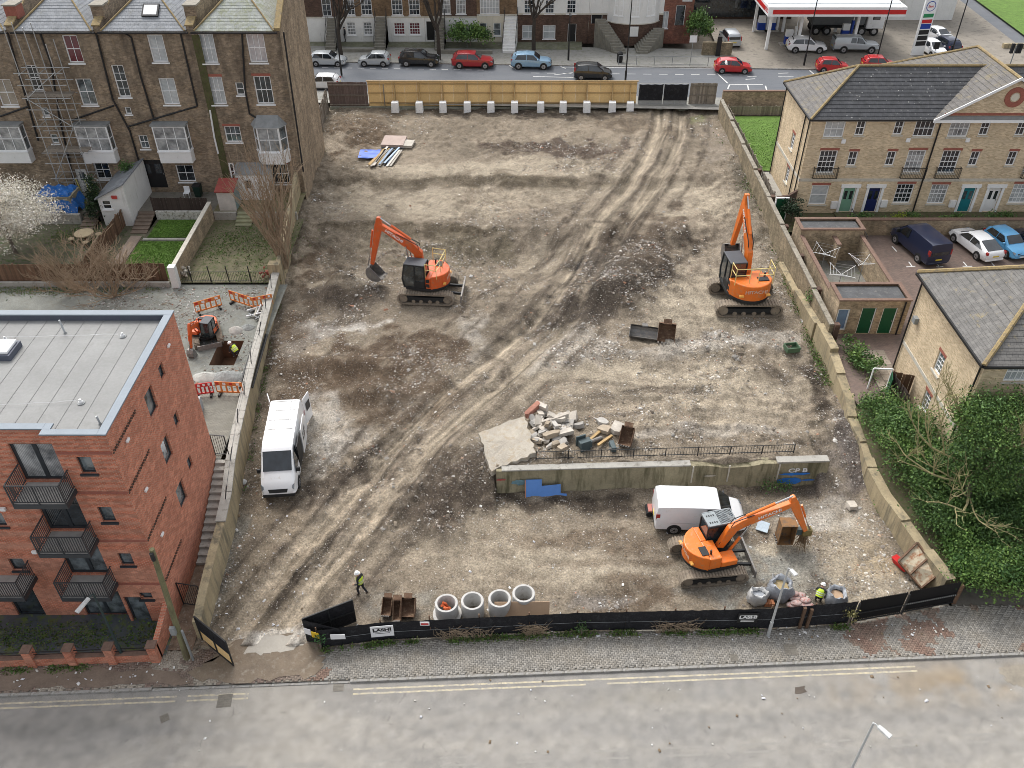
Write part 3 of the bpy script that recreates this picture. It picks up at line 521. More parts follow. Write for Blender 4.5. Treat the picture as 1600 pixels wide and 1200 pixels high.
def Fr(O,U,N):
    O,U,N=Vector(O),Vector(U).normalized(),Vector(N).normalized()
    m=Matrix(((U.x,0,N.x,O.x),(U.y,0,N.y,O.y),(U.z,1,N.z,O.z),(0,0,0,1)));return m
class Face:     # a vertical wall face with a local frame: u along, z up, n out
    def __init__(s,O,U,N,u0,u1,z0,z1,depth=.12):s.M=Fr(O,U,N);s.Mi=s.M.inverted();s.u0,s.u1,s.z0,s.z1,s.d=u0,u1,z0,z1,depth;s.holes=[];s.O=Vector(O);s.N=Vector(N);s.U=Vector(U)
    def px(s,x,y):          # photo bearing -> (u, z) on this face
        a,b,c=_ray(x,y);C=Vector((0,0,CAM_H));D=Vector((a,b,c));t=(s.O-C).dot(s.N)/D.dot(s.N);q=s.Mi @ (C+D*t);return q.x,q.y
    def mb(s):m=MB();m.M=s.M;return m
    def wall(s,mb,top=None):
        old=mb.M;mb.M=s.M
        us=sorted({s.u0,s.u1,*[h[i] for h in s.holes for i in (0,1) if s.u0 < h[i] < s.u1]});zs=sorted({s.z0,s.z1,*[h[i] for h in s.holes for i in (2,3) if s.z0 < h[i] < s.z1]})
        for a,b in zip(us[:-1],us[1:]):
            for c,d in zip(zs[:-1],zs[1:]):
                um,zm=(a+b)/2,(c+d)/2
                if not any(h[0] < um < h[1] and h[2] < zm < h[3] for h in s.holes):mb.quad((a,c,0),(b,c,0),(b,d,0),(a,d,0))
        e=s.d+.06
        for a,b,c,d in s.holes:
            mb.quad((a,c,0),(a,d,0),(a,d,-e),(a,c,-e));mb.quad((b,c,0),(b,c,-e),(b,d,-e),(b,d,0));mb.quad((a,d,0),(b,d,0),(b,d,-e),(a,d,-e));mb.quad((a,c,0),(a,c,-e),(b,c,-e),(b,c,0))
        mb.M=old
    def window(s,root,u,z,w,h,nx=2,nz=2,fm=None,gm=None,sill=True,fw=.09,bar=.036,head=None,name="window",sm=None,cut=True,door=None,split_z=None):
        fm=fm or M_UPVC;gm=gm or G_DARK;a,b,c,d=u-w/2,u+w/2,z-h/2,z+h/2;D=s.d if cut else -.03
        if cut:s.holes.append((a,b,c,d))
        m=s.mb();y0,y1=-D-.04,-D+.02
        m.box(a,a+fw,c,d,y0,y1);m.box(b-fw,b,c,d,y0,y1);m.box(a+fw,b-fw,c,c+fw,y0,y1);m.box(a+fw,b-fw,d-fw,d,y0,y1)
        for i in range(1,nx):x=a+fw+(w-2*fw)*i/nx;m.box(x-bar/2,x+bar/2,c+fw,d-fw,y0+.01,y1-.01)
        for i in range(1,nz):
            x=c+fw+(h-2*fw)*i/nz;k=bar*.9 if not (nz % 2==0 and i==nz//2) else bar*1.5;m.box(a+fw,b-fw,x-k/2,x+k/2,y0+.008,y1-.008)
        o=m.build(name,fm,root)
        g_=s.mb();g_.quad((a+fw*.8,c+fw*.8,y0+.015),(b-fw*.8,c+fw*.8,y0+.015),(b-fw*.8,d-fw*.8,y0+.015),(a+fw*.8,d-fw*.8,y0+.015));g_.build("pane",gm,o)
        if sill:s.mb().box(a-.08,b+.08,c-.10,c-.003,-D-.02,.09).build("sill",sm or M_UPVC,o)
        if head:s.mb().box(a-.06,b+.06,d+.003,d+.2,-.03,.012).build("lintel",head,o)
        return o
    def door(s,root,u,z0,w,h,mat,fm=None,lights=2,gm=None,name="door",surround=False):
        fm=fm or M_UPVC;a,b=u-w/2,u+w/2;s.holes.append((a,b,z0,z0+h));D=s.d;m=s.mb();y0,y1=-D-.04,-D+.02
        m.box(a+.06,b-.06,z0,z0+h-.06,y0,y1-.015);o=m.build(name,mat,root)
        f=s.mb();f.box(a,a+.06,z0,z0+h,y0,y1);f.box(b-.06,b,z0,z0+h,y0,y1);f.box(a+.06,b-.06,z0+h-.06,z0+h,y0,y1)
        if surround:f.box(a-.2,a-.002,z0,z0+h,-.02,.07);f.box(b+.002,b+.2,z0,z0+h,-.02,.07);f.box(a-.28,b+.28,z0+h+.002,z0+h+.28,-.02,.12)
        f.build("frame",fm,o)
        for k in range(lights):
            x=a+.06+(w-.12)*(k+.5)/lights;q=(w-.12)/lights*.28;g_=s.mb();g_.box(x-q,x+q,z0+h*.5,z0+h*.84,y1-.016,y1-.01);g_.build("door_pane",gm or G_GREY,o)
        s.mb().box(b-.16,b-.13,z0+h*.45,z0+h*.52,y1-.015,y1+.035).build("handle",M_LEAD,o)
        return o

def courses(root,P,U,S,nU,nrow,mat,label=None,thick=.028,lap=.05,trap=None):
    """roof slope covered by overlapping tile courses, each course its own mesh; trap(t) -> (u0, u1) along the eave direction at fraction t up the slope"""
    P,U,S=Vector(P),Vector(U).normalized(),Vector(S);L=S.length;Sd=S.normalized();Nn=U.cross(Sd).normalized()
    if Nn.z < 0:Nn=-Nn
    for i in range(nrow):
        t0,t1=i/nrow,(i+1)/nrow;a0,b0=trap(t0);a1,b1=trap(min(1,t1+lap/L))
        p=[P+U*a0+Sd*L*t0+Nn*(thick+.012),P+U*b0+Sd*L*t0+Nn*(thick+.012),P+U*b1+Sd*(L*t1+lap)+Nn*.012,P+U*a1+Sd*(L*t1+lap)+Nn*.012]
        if (p[1]-p[0]).cross(p[3]-p[0]).dot(Nn) < 0:p=[p[1],p[0],p[3],p[2]]
        m=MB();m.slab(p,thick*.8,Nn);m.build("tile_course",mat,root)
def tilem(name,c1,c2,gap,bw,moss=None,moss_amt=.0,bh=.35,rough=.8,var=.3,spots=None):
    if name in MATS:return MATS[name]
    m,nt,b=newmat(name);uv=coords(nt,'UV');co=coords(nt)
    bt=nd(nt,"TexBrick",{"Vector":uv,"Color1":c4(c1),"Color2":c4(c2),"Mortar":c4(gap),"Scale":1.0,"Mortar Size":.006,"Mortar Smooth":.2,"Brick Width":bw,"Row Height":bh});bt.offset=.5
    c=mixc(nt,.9,bt.outputs[0],ramp(nt,noise(nt,co,2.2,7,.7),[(.3,1-var),(.7,1+var)]),'MULTIPLY')
    if moss:c=mixc(nt,mth(nt,'MULTIPLY',ramp(nt,noise(nt,co,1.6,8,.72,.8),[(.62-.3*moss_amt,0.0),(.75-.25*moss_amt,1.0)]),.8),c,moss)
    if spots:
        vo=nd(nt,"TexVoronoi",{"Vector":co,"Scale":3.2});c=mixc(nt,mth(nt,'MULTIPLY',ramp(nt,vo.outputs[0],[(.14,1.0),(.2,0.0)]),ramp(nt,noise(nt,co,.9,3),[(.45,0.0),(.6,1.0)])),c,spots)
    nt.links.new(c,b.inputs["Base Color"]);b.inputs["Roughness"].default_value=rough;nt.links.new(bumpn(nt,mth(nt,'SUBTRACT',noise(nt,co,25,3),bt.outputs["Fac"]),.5,.012),b.inputs["Normal"]);MATS[name]=m;return m
M_SLATE=tilem("grey_slate",(.24,.255,.275),(.19,.205,.225),(.09,.095,.10),.3,(.17,.175,.165),.3,.22,.55)
M_SLATEM=tilem("mossy_slate",(.36,.375,.35),(.30,.32,.30),(.16,.17,.15),.3,(.22,.235,.13),.55,.22,.7)
M_TILED=tilem("dark_concrete_tile",(.062,.064,.070),(.048,.05,.055),(.02,.02,.02),.3,(.10,.10,.10),.25,.35,.8,.35,(.34,.34,.32))
M_TILEL=tilem("weathered_concrete_tile",(.155,.145,.135),(.125,.118,.112),(.05,.047,.045),.3,(.23,.19,.11),.3,.35,.85,.3)
M_TILEG=tilem("grey_lichen_tile",(.165,.158,.148),(.13,.125,.118),(.05,.048,.045),.3,(.30,.24,.12),.18,.35,.85,.3)
M_RIDGE=surf("lichen_ridge",(.30,.225,.11),.9,.35,3,.4,20,dirt=(.15,.125,.10),dirt_amt=.5)
M_MOSSY=surf("mossy_brick",(.075,.08,.03),.95,.5,2.5,.6,20,dirt=(.10,.075,.05),dirt_amt=.6)

# ---------------------------------------------------------------- red brick flats (left foreground)
RBX,RBY0,RBY1,RBZ=-16.6,26.3,35.35,12.1
rb=thing("brick_apartment_block","modern red brick flats with grey flat roof and dark stacked balconies on the left","apartment block",(-22,31,0))
fR=Face((0,RBY0,0),(1,0,0),(0,-1,0),-18.95,RBX,-.1,RBZ+.3);fL=Face((0,RBY0+.35,0),(1,0,0),(0,-1,0),-30,-18.95,-.1,RBZ+.3)
fS=Face((RBX,0,0),(0,1,0),(1,0,0),RBY0,RBY1,-.1,RBZ+.3)
def pw(F,root,x,y,w,h,**k):u,z=F.px(x,y);return F.window(root,u,z,w,h,**k)
for x,y,w,h in ((135,727,.62,.95),(167,804,.62,.95),(197,874,.62,.85),(228,931,.6,.5)):pw(fR,rb,x,y,w,h,nx=1,nz=1,fm=M_ANTH,gm=G_GREY,sm=M_ANTH,fw=.06)
for x,y,w,h in ((28,882,.7,.85),(-5,812,.7,.9)):pw(fL,rb,x,y,w,h,nx=1,nz=1,fm=M_ANTH,gm=G_GREY,sm=M_ANTH,fw=.06)
for k,z in enumerate((9.45,6.3,3.2)):
    fL.window(rb,-20.05,z+1.1,2.0,2.15,nx=2,nz=1,fm=M_ANTH,gm=(G_CURT,G_DARK,G_GREY)[k],sill=False,fw=.12,bar=.18,name="balcony_door")
fL.window(rb,-20.2,.95,2.1,1.9,nx=2,nz=1,fm=M_ANTH,gm=G_GREY,sill=False,fw=.1,bar=.14);fL.window(rb,-24.0,1.0,1.4,2.1,nx=1,nz=1,fm=M_ANTH,gm=G_DARK,sill=False,name="door")
fR.window(rb,-18.35,.9,.95,2.0,nx=1,nz=1,fm=M_ANTH,gm=G_GREY,sill=False,fw=.09,name="door")
for x,y in ((253,580),(276,655),(297,723)):pw(fS,rb,x,y,.55,.75,nx=1,nz=1,fm=M_ANTH,gm=G_GREY,sill=False,fw=.06)
for x,y in ((236.5,628),(261,703),(284,772)):pw(fS,rb,x,y,.95,1.35,nx=1,nz=1,fm=M_ANTH,gm=G_GREY,sill=False,fw=.08)
m=MB();fR.wall(m);fL.wall(m);fS.wall(m);m.quad((-18.95,RBY0,-.1),(-18.95,RBY0,RBZ+.3),(-18.95,RBY0+.35,RBZ+.3),(-18.95,RBY0+.35,-.1));m.quad((RBX,RBY1,-.1),(-30,RBY1,-.1),(-30,RBY1,RBZ+.3),(RBX,RBY1,RBZ+.3));m.quad((-30,RBY1,-.1),(-30,RBY0+.35,-.1),(-30,RBY0+.35,RBZ+.3),(-30,RBY1,RBZ+.3));m.build("wall",M_RED,rb)
for z in (2.9,5.95,9.05,11.4):      # projecting header courses
    m=MB();
    for i in range(16):m.box(RBX,RBX+.035,RBY0+.12+i*.17,RBY0+.20+i*.17,z,z+.07);m.box(RBX,RBX+.035,RBY0+.05+i*.17,RBY0+.13+i*.17,z-.09,z-.02)
    m.build("header_course",M_BROWNB,rb)
    MB().box(-18.94,RBX-.01,RBY0-.025,RBY0,z-.05,z+.10).build("band_course",M_REDTRIM,rb)
rf=MB().prism([(-29.8,RBY0+.55),(-19.0,RBY0+.55),(-18.8,RBY0+.2),(RBX-.2,RBY0+.2),(RBX-.2,RBY1-.2),(-29.8,RBY1-.2)],RBZ-.3,RBZ).build("flat_roof",surf("roof_felt",(.25,.25,.243),.8,.16,.6,.15,25,dirt=(.22,.22,.21),dirt_amt=.3),rb)
for i in range(14):MB().box(-29.2+i*.92,-29.17+i*.92,RBY0+.7,RBY1-.3,RBZ,RBZ+.015).build("roof_seam",surf("felt_seam",(.20,.20,.195),.8,.2,1,0),rf)
cp=MB();zc0,zc1=RBZ+.3,RBZ+.38
cp.box(-30.02,RBX+.04,RBY1-.36,RBY1+.04,zc0,zc1);cp.box(RBX-.34,RBX+.04,RBY0-.04,RBY1-.36,zc0,zc1);cp.box(-19.3,RBX-.34,RBY0-.04,RBY0+.30,zc0,zc1);cp.box(-30.02,-19.3,RBY0+.31,RBY0+.67,zc0,zc1);cp.box(-19.3,-18.97,RBY0+.3,RBY0+.67,zc0,zc1);cp.build("coping",M_COPING,rb,bevel=.01)
ip=MB();ip.box(-30,RBX-.34,RBY1-.32,RBY1-.21,RBZ,zc0);ip.box(RBX-.3,RBX-.21,RBY0+.3,RBY1-.32,RBZ,zc0);ip.build("upstand",surf("dark_upstand",(.085,.095,.125),.6,.2,1,0),rb)
def balcony(z,x0,x1,fy,stuff=None):
    y0=fy-1.35;b=MB().box(x0,x1,y0,fy-.002,z-.30,z-.06).build("balcony",M_DKMETAL,rb,bevel=.01)
    MB().box(x0+.06,x1-.06,y0+.06,fy-.01,z-.058,z-.03).build("decking",surf("deck_boards",(.33,.32,.30),.7,.2,3,.1,20),b)
    r=MB();zt=z+1.05
    r.bar((x0+.03,y0+.03,zt),(x1-.03,y0+.03,zt),.05,.04);r.bar((x0+.03,y0+.06,zt),(x0+.03,fy,zt),.05,.04);r.bar((x1-.03,y0+.06,zt),(x1-.03,fy,zt),.05,.04)
    r.bar((x0+.03,y0+.03,z+.08),(x1-.03,y0+.03,z+.08),.04,.03);r.bar((x0+.03,y0+.06,z+.08),(x0+.03,fy,z+.08),.04,.03);r.bar((x1-.03,y0+.06,z+.08),(x1-.03,fy,z+.08),.04,.03)
    for p in ((x0+.03,y0+.03),(x1-.03,y0+.03),((x0+x1)/2,y0+.03)):r.bar((p[0],p[1],z-.1),(p[0],p[1],zt),.05)
    r.build("railing",M_DKMETAL,b)
    n=int((x1-x0)/.11);bm_=None
    for i in range(1,n):
        if bm_ is None:bm_=MB().box(-.015,.015,-.012,.012,z+.09,zt-.02).build("baluster",M_DKMETAL,b,world=False);q=bm_
        else:q=bm_.copy();COL.objects.link(q)
        q.location=Vector((x0+.03+(x1-x0-.06)*i/n,y0+.03,0))-org(b)
    for X in (x0+.03,x1-.03):
        for i in range(1,12):q=bm_.copy();COL.objects.link(q);q.location=Vector((X,y0+.03+(fy-y0)*i/12,0))-org(b)
    return b
for z in (9.4,6.25,3.15):balcony(z,-21.05,-18.75,RBY0+.35)
for z in (3.15,):balcony(z,-26.2,-22.75,RBY0+.35)
for x,y in ((55,862),(6,795)):p=onY(x,y,RBY0+.30);MB().box(p.x-.13,p.x+.1,p.y-.1,p.y+.03,p.z-.08,p.z+.1).build("wall_lamp",M_WHITE,rb,bevel=.02)
for x,y in ((198,688),(227,765),(252,835),(262,540)):p=onX(x,y,RBX+.03);MB().box(p.x,p.x+.1,p.y-.14,p.y+.14,p.z-.06,p.z+.06).build("wall_vent",M_WHITE,rb,bevel=.02)
# things standing on the roof
def on_roof(x,y):return at(x,y,RBZ)
p=on_roof(8,552);sk=thing("roof_skylight","white raised skylight on the grey flat roof","skylight",p)
MB().box(-1.5,.55,-.6,.6,0,.3).build("upstand",surf("dark_upstand",(.085,.095,.125)),sk,world=False);MB().box(-1.4,.45,-.52,.52,.3,.45).build("frame",M_UPVC,sk,bevel=.04,world=False);MB().box(-1.25,.3,-.38,.38,.45,.47).build("pane",M_WHITE,sk,world=False)
for x,y,h,lb in ((102,521,.75,"tall grey vent pipe near the back of the flat roof"),(157,663,.42,"short grey vent pipe at the front corner of the flat roof")):
    t=thing("vent_pipe",lb,"vent pipe",on_roof(x,y));MB().cyl((0,0,0),(-.06,.03,h),.045,10).build("pipe",surf("grey_pipe",(.42,.44,.45),.5),t,world=False);MB().cyl((0,0,0),(0,0,.07),.09,10,.05).build("collar",M_LEAD,t,world=False)
for x,y,lb in ((192,526,"white roof anchor with cable near the back right of the flat roof"),(127,630,"white roof anchor with cable near the front of the flat roof"),(9,532,"white roof anchor beside the skylight")):
    p=on_roof(x,y);t=thing("roof_anchor",lb,"anchor",p);MB().cyl((0,0,0),(0,0,.04),.17,12).build("base",M_LEAD,t,world=False);MB().lathe([(.10,.04),(.10,.1),(.05,.16),(.05,.22),(.001,.23)],12).build("post",M_WHITE,t,world=False)
for (x0,y0),(x1,y1),lb in (((192,525),(0,530),"thin white safety cable along the back of the flat roof"),((127,629),(0,636),"thin white safety cable along the front of the flat roof")):
    a,b=on_roof(x0,y0),on_roof(x1,y1);d=(a-b).normalized();a=a-d*.2;pts=[a.lerp(b,i/8)+Vector((0,0,.12+.02*math.sin(i*2))) for i in range(9)];tag(MB().tube(pts,.012,4).build("safety_cable",M_WHITE),lb,"cable")

# ---------------------------------------------------------------- Victorian terrace backs (upper left)
TY0=67.0;TZB,TZE=3.3,onY(300,48,67).z
fT=Face((0,TY0,0),(1,0,0),(0,-1,0),-17.4,-17.4,TZB-.3,TZE,.14)
HX=[-17.4,-24.05,-31.0,-37.5,-44.0]
GT={0:G_DARK,1:G_NET,2:G_CURT,3:G_REDC,4:G_GREY,5:G_BEIGE}
HW=[  # (px, py, w, h, nx, nz, glass) for each house, right to left
 [(325,76,1.15,2.2,3,2,1),(401,75,1.35,2.2,3,2,1),(339,142,1.15,2.2,3,2,1),(375,139,.65,1.0,1,2,0),(412,141,1.35,2.2,3,2,0),(364,210,1.3,1.35,3,2,4),(435,272,1.75,1.75,3,2,0)],
 [(246,76,1.2,2.05,2,2,1),(264,143,1.25,2.1,2,2,1),(189,127,.95,2.5,2,4,0),(200,173,.5,.6,1,1,0),(225,222,.75,1.15,2,2,4),(290,271,1.45,1.5,2,2,0)],
 [(114,77,1.15,2.05,2,2,3),(135,144,1.25,2.1,2,2,4),(54,122,.9,2.0,2,2,0),(71,175,.5,.7,1,1,4),(85,217,.6,.8,1,2,4),(160,266,1.25,1.6,2,2,0)],
 [(9,145,1.35,2.1,2,2,5),(-60,80,1.2,2.0,2,2,1)]]
HLB=["end-of-terrace brown brick house with mossy slate roof and canted bay","brown brick terrace house with roof window, between the mossy-roofed and scaffolded houses","brown brick terrace house behind the scaffold tower, with a red-curtained top window","brown brick terrace house at the left picture edge, behind the blossom tree"]
def bay(root,xc,zc,w,h,canted):
    y1=TY0;d=.75;b0=zc-h/2;b1=zc+h/2;q=.45 if canted else .02;a,b=xc-w/2,xc+w/2
    poly=[(a,y1),(a+q,y1-d),(b-q,y1-d),(b,y1)]
    bb=MB().prism([(p[0],p[1]-.001 if p[1]==y1 else p[1]) for p in poly],b0-.95,b0).build("bay_window",M_WHITE,root,bevel=.01)
    MB().prism([(a-.06,y1),(a+q-.05,y1-d-.08),(b-q+.05,y1-d-.08),(b+.06,y1)],b0+.002,b0+.08).build("sill",M_UPVC,bb)
    for (p,r_),nx in zip(zip(poly[:-1],poly[1:]),(1,3 if not canted else 2,1)):
        U=Vector((r_[0]-p[0],r_[1]-p[1],0));L=U.length
        if L < .2:continue
        F=Face((p[0],p[1],0),U,(U.y,-U.x,0),0,L,b0,b1);F.d=.02
        m=F.mb();f=.09;z0,z1=b0+.085,b1
        m.box(0,f,z0,z1,-.06,0);m.box(L-f,L,z0,z1,-.06,0);m.box(f,L-f,z0,z0+f,-.06,0);m.box(f,L-f,z1-f,z1,-.06,0);m.box(f,L-f,(z0+z1)/2-.03,(z0+z1)/2+.03,-.05,-.01)
        for i in range(1,nx):x=f+(L-2*f)*i/nx;m.box(x-.025,x+.025,z0+f,z1-f,-.05,-.01)
        m.build("bay_frame",M_UPVC,bb);g_=F.mb();g_.quad((f*.8,z0+f*.8,-.035),(L-f*.8,z0+f*.8,-.035),(L-f*.8,z1-f*.8,-.035),(f*.8,z1-f*.8,-.035));g_.build("pane",G_CURT if nx > 1 else G_GREY,bb)
    if canted:
        m=MB();c=(xc,y1,b1+.75);e=[(a-.15,y1,b1),(a+q-.1,y1-d-.15,b1),(b-q+.1,y1-d-.15,b1),(b+.15,y1,b1)];top=[(a+.5,y1,b1+.75),(b-.5,y1,b1+.75)]
        m.quad(e[0],e[1],top[0]);m.quad(e[1],e[2],top[1],top[0]);m.quad(e[2],e[3],top[1]);m.quad(*e[::-1]);m.build("bay_roof",M_LEAD,bb)
    else:MB().prism([(a-.08,y1),(a-.08,y1-d-.08),(b+.08,y1-d-.08),(b+.08,y1)],b1+.002,b1+.14).build("bay_roof",M_LEAD,bb)
for h in range(4):
    x1,x0=HX[h],HX[h+1];t=thing("terrace_house",HLB[h],"terrace house",((x0+x1)/2,TY0+5,TZB),0,"backs of the Victorian terrace")
    F=Face((0,TY0,0),(1,0,0),(0,-1,0),x0+.002,x1-.002,TZB-.4,TZE,.14)
    for x,y,w_,hh,nx,nz,gi in HW[h]:pw(F,t,x,y,w_,hh,nx=nx,nz=nz,gm=GT[gi],head=M_REDTRIM if h==0 and y > 100 and w_ > .8 else None)
    for px_,py_ in ([(424,216)],[(272,214)],[(152,214)],[(18,214)])[h]:
        u,z=F.px(px_,py_);bay(t,u,z+.1,2.65,2.15,h==0)
    if h==0:
        u,z=F.px(384,262)
    if h==1:
        u,z=F.px(240,272);F.door(t,u,z-1.25,1.9,2.5,M_BLACK,M_STONE_T,2,G_DARK)
    if h==2:
        u,z=F.px(130,282);F.door(t,u,z-1.1,.95,2.1,M_WHITE,M_UPVC,1)
    m=MB();F.wall(m)
    yb=TY0+9.5
    if h > 0:m.quad((x1-.002,TY0,TZB-.4),(x1-.002,yb,TZB-.4),(x1-.002,yb,TZE),(x1-.002,TY0,TZE))
    m.quad((x0+.002,yb,TZB-.4),(x0+.002,TY0,TZB-.4),(x0+.002,TY0,TZE),(x0+.002,yb,TZE));m.quad((x1,yb,TZB-.4),(x0,yb,TZB-.4),(x0,yb,TZE),(x1,yb,TZE));m.build("wall",M_STOCK,t)
    if h==0:
        g_=MB();g_.quad((x1,TY0,TZB-.8),(x1,yb,TZB-.8),(x1,yb,TZE),(x1,TY0,TZE));g_.xprism([(TY0+.2,TZE),(yb,TZE),(yb,TZE+2.6),(TY0+4.4,TZE+2.6)],x1-.3,x1);g_.build("gable_wall",M_STOCKG,t)
        cpp=MB();cpp.hexa([(x1-.38,TY0-.1,TZE+.02),(x1+.08,TY0-.1,TZE+.02),(x1+.08,TY0+4.4,TZE+2.62),(x1-.38,TY0+4.4,TZE+2.62),(x1-.38,TY0-.1,TZE+.22),(x1+.08,TY0-.1,TZE+.22),(x1+.08,TY0+4.4,TZE+2.82),(x1-.38,TY0+4.4,TZE+2.82)]);cpp.build("coping",M_RIDGE,t)
    # hipped rear roof of slate courses
    mt=M_SLATEM if h==0 else M_SLATE;wd=x1-x0;rise,run=2.5,3.3;xm=(x0+x1)/2;ea=.25
    rr=MB();zE=TZE+.02
    A,B,C2,D2=(x0+.35,TY0-ea,zE),(x1-.35,TY0-ea,zE),(xm,TY0+run,zE+rise),(xm,yb,zE+rise)
    rr.quad(A,B,C2);rr.quad(B,(x1-.35,yb,zE),D2,C2);rr.quad((x0+.35,yb,zE),A,C2,D2);ro=rr.build("roof",mt,t)
    sv=Vector((0,run+ea,rise));hw=wd/2-.35
    courses(ro,(xm,TY0-ea,zE),(1,0,0),sv,0,15,mt,thick=.018,trap=lambda q:(-hw*(1-q),hw*(1-q)))
    sl=math.hypot(hw,rise)
    for sgn in (1,-1):
        courses(ro,(xm+sgn*hw,TY0-ea,zE),(0,1,0),(-sgn*hw,0,rise),0,14,mt,thick=.018,trap=lambda q:(q*(run+ea),yb-TY0))
        MB().tube([(xm+sgn*hw,TY0-ea,zE+.06),(xm,TY0+run,zE+rise+.07)],.07,6).build("hip_ridge",M_RIDGE,ro)
    MB().box(x0+.1,x1-.1,TY0-ea-.14,TY0-ea-.02,TZE-.12,TZE+.0).build("gutter",M_BLACKP,t)
    # party wall upstand + pots
    pwm=MB();pwm.xprism([(TY0-.05,TZE-.3),(yb,TZE-.3),(yb,TZE+1.6),(TY0+3.4,TZE+1.6),(TY0-.05,TZE+.35)],x0-.26,x0+.26);pwm.build("party_wall",M_STOCK,t)
    MB().hexa([(x0-.32,TY0-.1,TZE+.352),(x0+.32,TY0-.1,TZE+.352),(x0+.32,TY0+3.4,TZE+1.602),(x0-.32,TY0+3.4,TZE+1.602),(x0-.32,TY0-.1,TZE+.45),(x0+.32,TY0-.1,TZE+.45),(x0+.32,TY0+3.4,TZE+1.70),(x0-.32,TY0+3.4,TZE+1.70)]).build("coping",M_RIDGE,t)
    ch=MB().box(x0-.45,x0+.45,TY0+.9,TY0+2.0,TZE+.6,TZE+1.5).build("chimney",M_REDTRIM if h==2 else M_STOCK,t);MB().box(x0-.52,x0+.52,TY0+.83,TY0+2.07,TZE+1.502,TZE+1.62).build("chimney_cap",surf("cap_mortar",(.27,.25,.21),.9,.3,3),ch)
    # pipes
    pipes={0:[((378,50),(383,140),(390,178),(418,195),(432,285)),((443,50),(474,268))],1:[((192,50),(205,58),(220,120),(240,185)),((150,52),(176,155),(203,205),(228,290)),((282,52),(308,165)),((200,198),(240,186),(308,166))],2:[((62,50),(80,100),(92,180),(110,260),(120,300)),((112,188),(178,165))],3:[((12,52),(28,110),(60,220)),((0,182),(45,166))]}[h]
    for pts in pipes:
        q=[onY(a,b,TY0-.09) for a,b in pts];MB().tube(q,.07,6).build("downpipe",M_BLACKP,t)
    if h==0:MB().tube([onY(328,172,TY0-.09),onY(335,215,TY0-.09),onY(341,240,TY0-.09)],.07,6).build("downpipe",M_WHITE,t)
    if h==0:MB().box(x0+.02,x0+.6,TY0-.06,TY0-.003,TZB,TZE-.3).build("pier",M_MOSSY,t)
    if h==1:
        z0=zE;f=.42;c=Vector((xm+.4,TY0-ea+(run+ea)*f,z0+rise*f));n_=Vector((0,-rise,run+ea)).normalized();s_=sv.normalized();u_=Vector((1,0,0))
        def rq(w_,hh,off,th):
            return [c+u_*(sx*w_)+s_*(sy*hh)+n_*off for sx,sy in ((-1,-1),(1,-1),(1,1),(-1,1))]
        rw=MB().slab(rq(.62,.55,.14,0),.12).build("roof_window",M_BLACKP,t);MB().slab(rq(.5,.43,.155,0),.01).build("pane",M_UPVC,rw)

# ---------------------------------------------------------------- yellow brick townhouses (right, upper)
M_NAVY=surf("navy_door",(.012,.02,.09),.4,.1,3,0);M_SAGE=surf("sage_door",(.17,.33,.24),.45,.1,3,0);M_TEAL=surf("teal_door",(.012,.17,.20),.45,.1,3,0);M_GREEND=surf("green_door",(.006,.075,.032),.45,.15,3,0)
NY,NX0,NX1,NE=64.15,22.95,46.0,10.8
nh=thing("townhouse_row","yellow brick townhouse row with dark tiled roof and small iron balconies","townhouses",(34,68,3))
fN=Face((0,NY,0),(1,0,0),(0,-1,0),NX0,NX1,2.6,NE,.1);fNs=Face((NX0,0,0),(0,-1,0),(-1,0,0),-(NY+7.7),-NY,2.6,NE,.1)
def iron_balcony(F,root,u,z,w):
    m=F.mb()
    for a,b in (((u-w/2,z,.32),(u+w/2,z,.32)),((u-w/2,z+.85,.32),(u+w/2,z+.85,.32)),((u-w/2,z,0),(u-w/2,z,.32)),((u+w/2,z,0),(u+w/2,z,.32)),((u-w/2,z+.85,0),(u-w/2,z+.85,.32)),((u+w/2,z+.85,0),(u+w/2,z+.85,.32))):m.bar(a,b,.035,.035,(0,1,0))
    n=15
    for i in range(n+1):x=u-w/2+w*i/n;m.bar((x,z,.32),(x,z+.85,.32),.018,.018,(0,0,1))
    for k in (0,1):
        for i in range(3):m.bar((u-w/2+k*w,z,.08+i*.1),(u-w/2+k*w,z+.85,.08+i*.1),.018,.018,(0,0,1))
    m.build("iron_balcony",M_BLACKP,root)
for x,y,w_,h_,nx,nz,gi in ((1304,202,1.55,1.3,3,2,1),(1344.6,200,.72,1.2,2,2,0),(1404.6,199,.72,1.2,2,2,0),(1444.6,201,1.55,1.3,4,2,0),(1499,201,1.55,1.35,4,2,2),(1539,200,.72,1.2,2,2,0),(1596,200,.72,1.2,2,2,0)):pw(fN,nh,x,y,w_,h_,nx=nx,nz=nz,gm=GT[gi],sm=M_STONE_T)
for x,y,w_,h_,nx,nz,gi in ((1292,253,1.4,1.9,4,4,0),(1332,248,.72,1.2,2,2,0),(1391.6,247.7,.72,1.2,2,2,0),(1429,252.5,1.4,1.9,4,4,2),(1482.7,253,1.4,1.9,4,4,0),(1522,248,.72,1.2,2,2,0),(1580.6,247.7,.72,1.2,2,2,0),(1618,252,1.4,1.9,4,4,0),(1279.6,304.6,1.4,1.7,1,2,1),(1412,302.5,1.4,1.7,4,4,0),(1465.4,303.5,1.4,1.7,4,4,2),(1593,302.5,1.4,1.7,4,4,1)):pw(fN,nh,x,y,w_,h_,nx=nx,nz=nz,gm=GT[gi],head=M_REDTRIM,sm=M_STONE_T)
for x in (1292,1429,1482.7,1618):u,z=fN.px(x,268);iron_balcony(fN,nh,u-.15,z-.45,1.9)
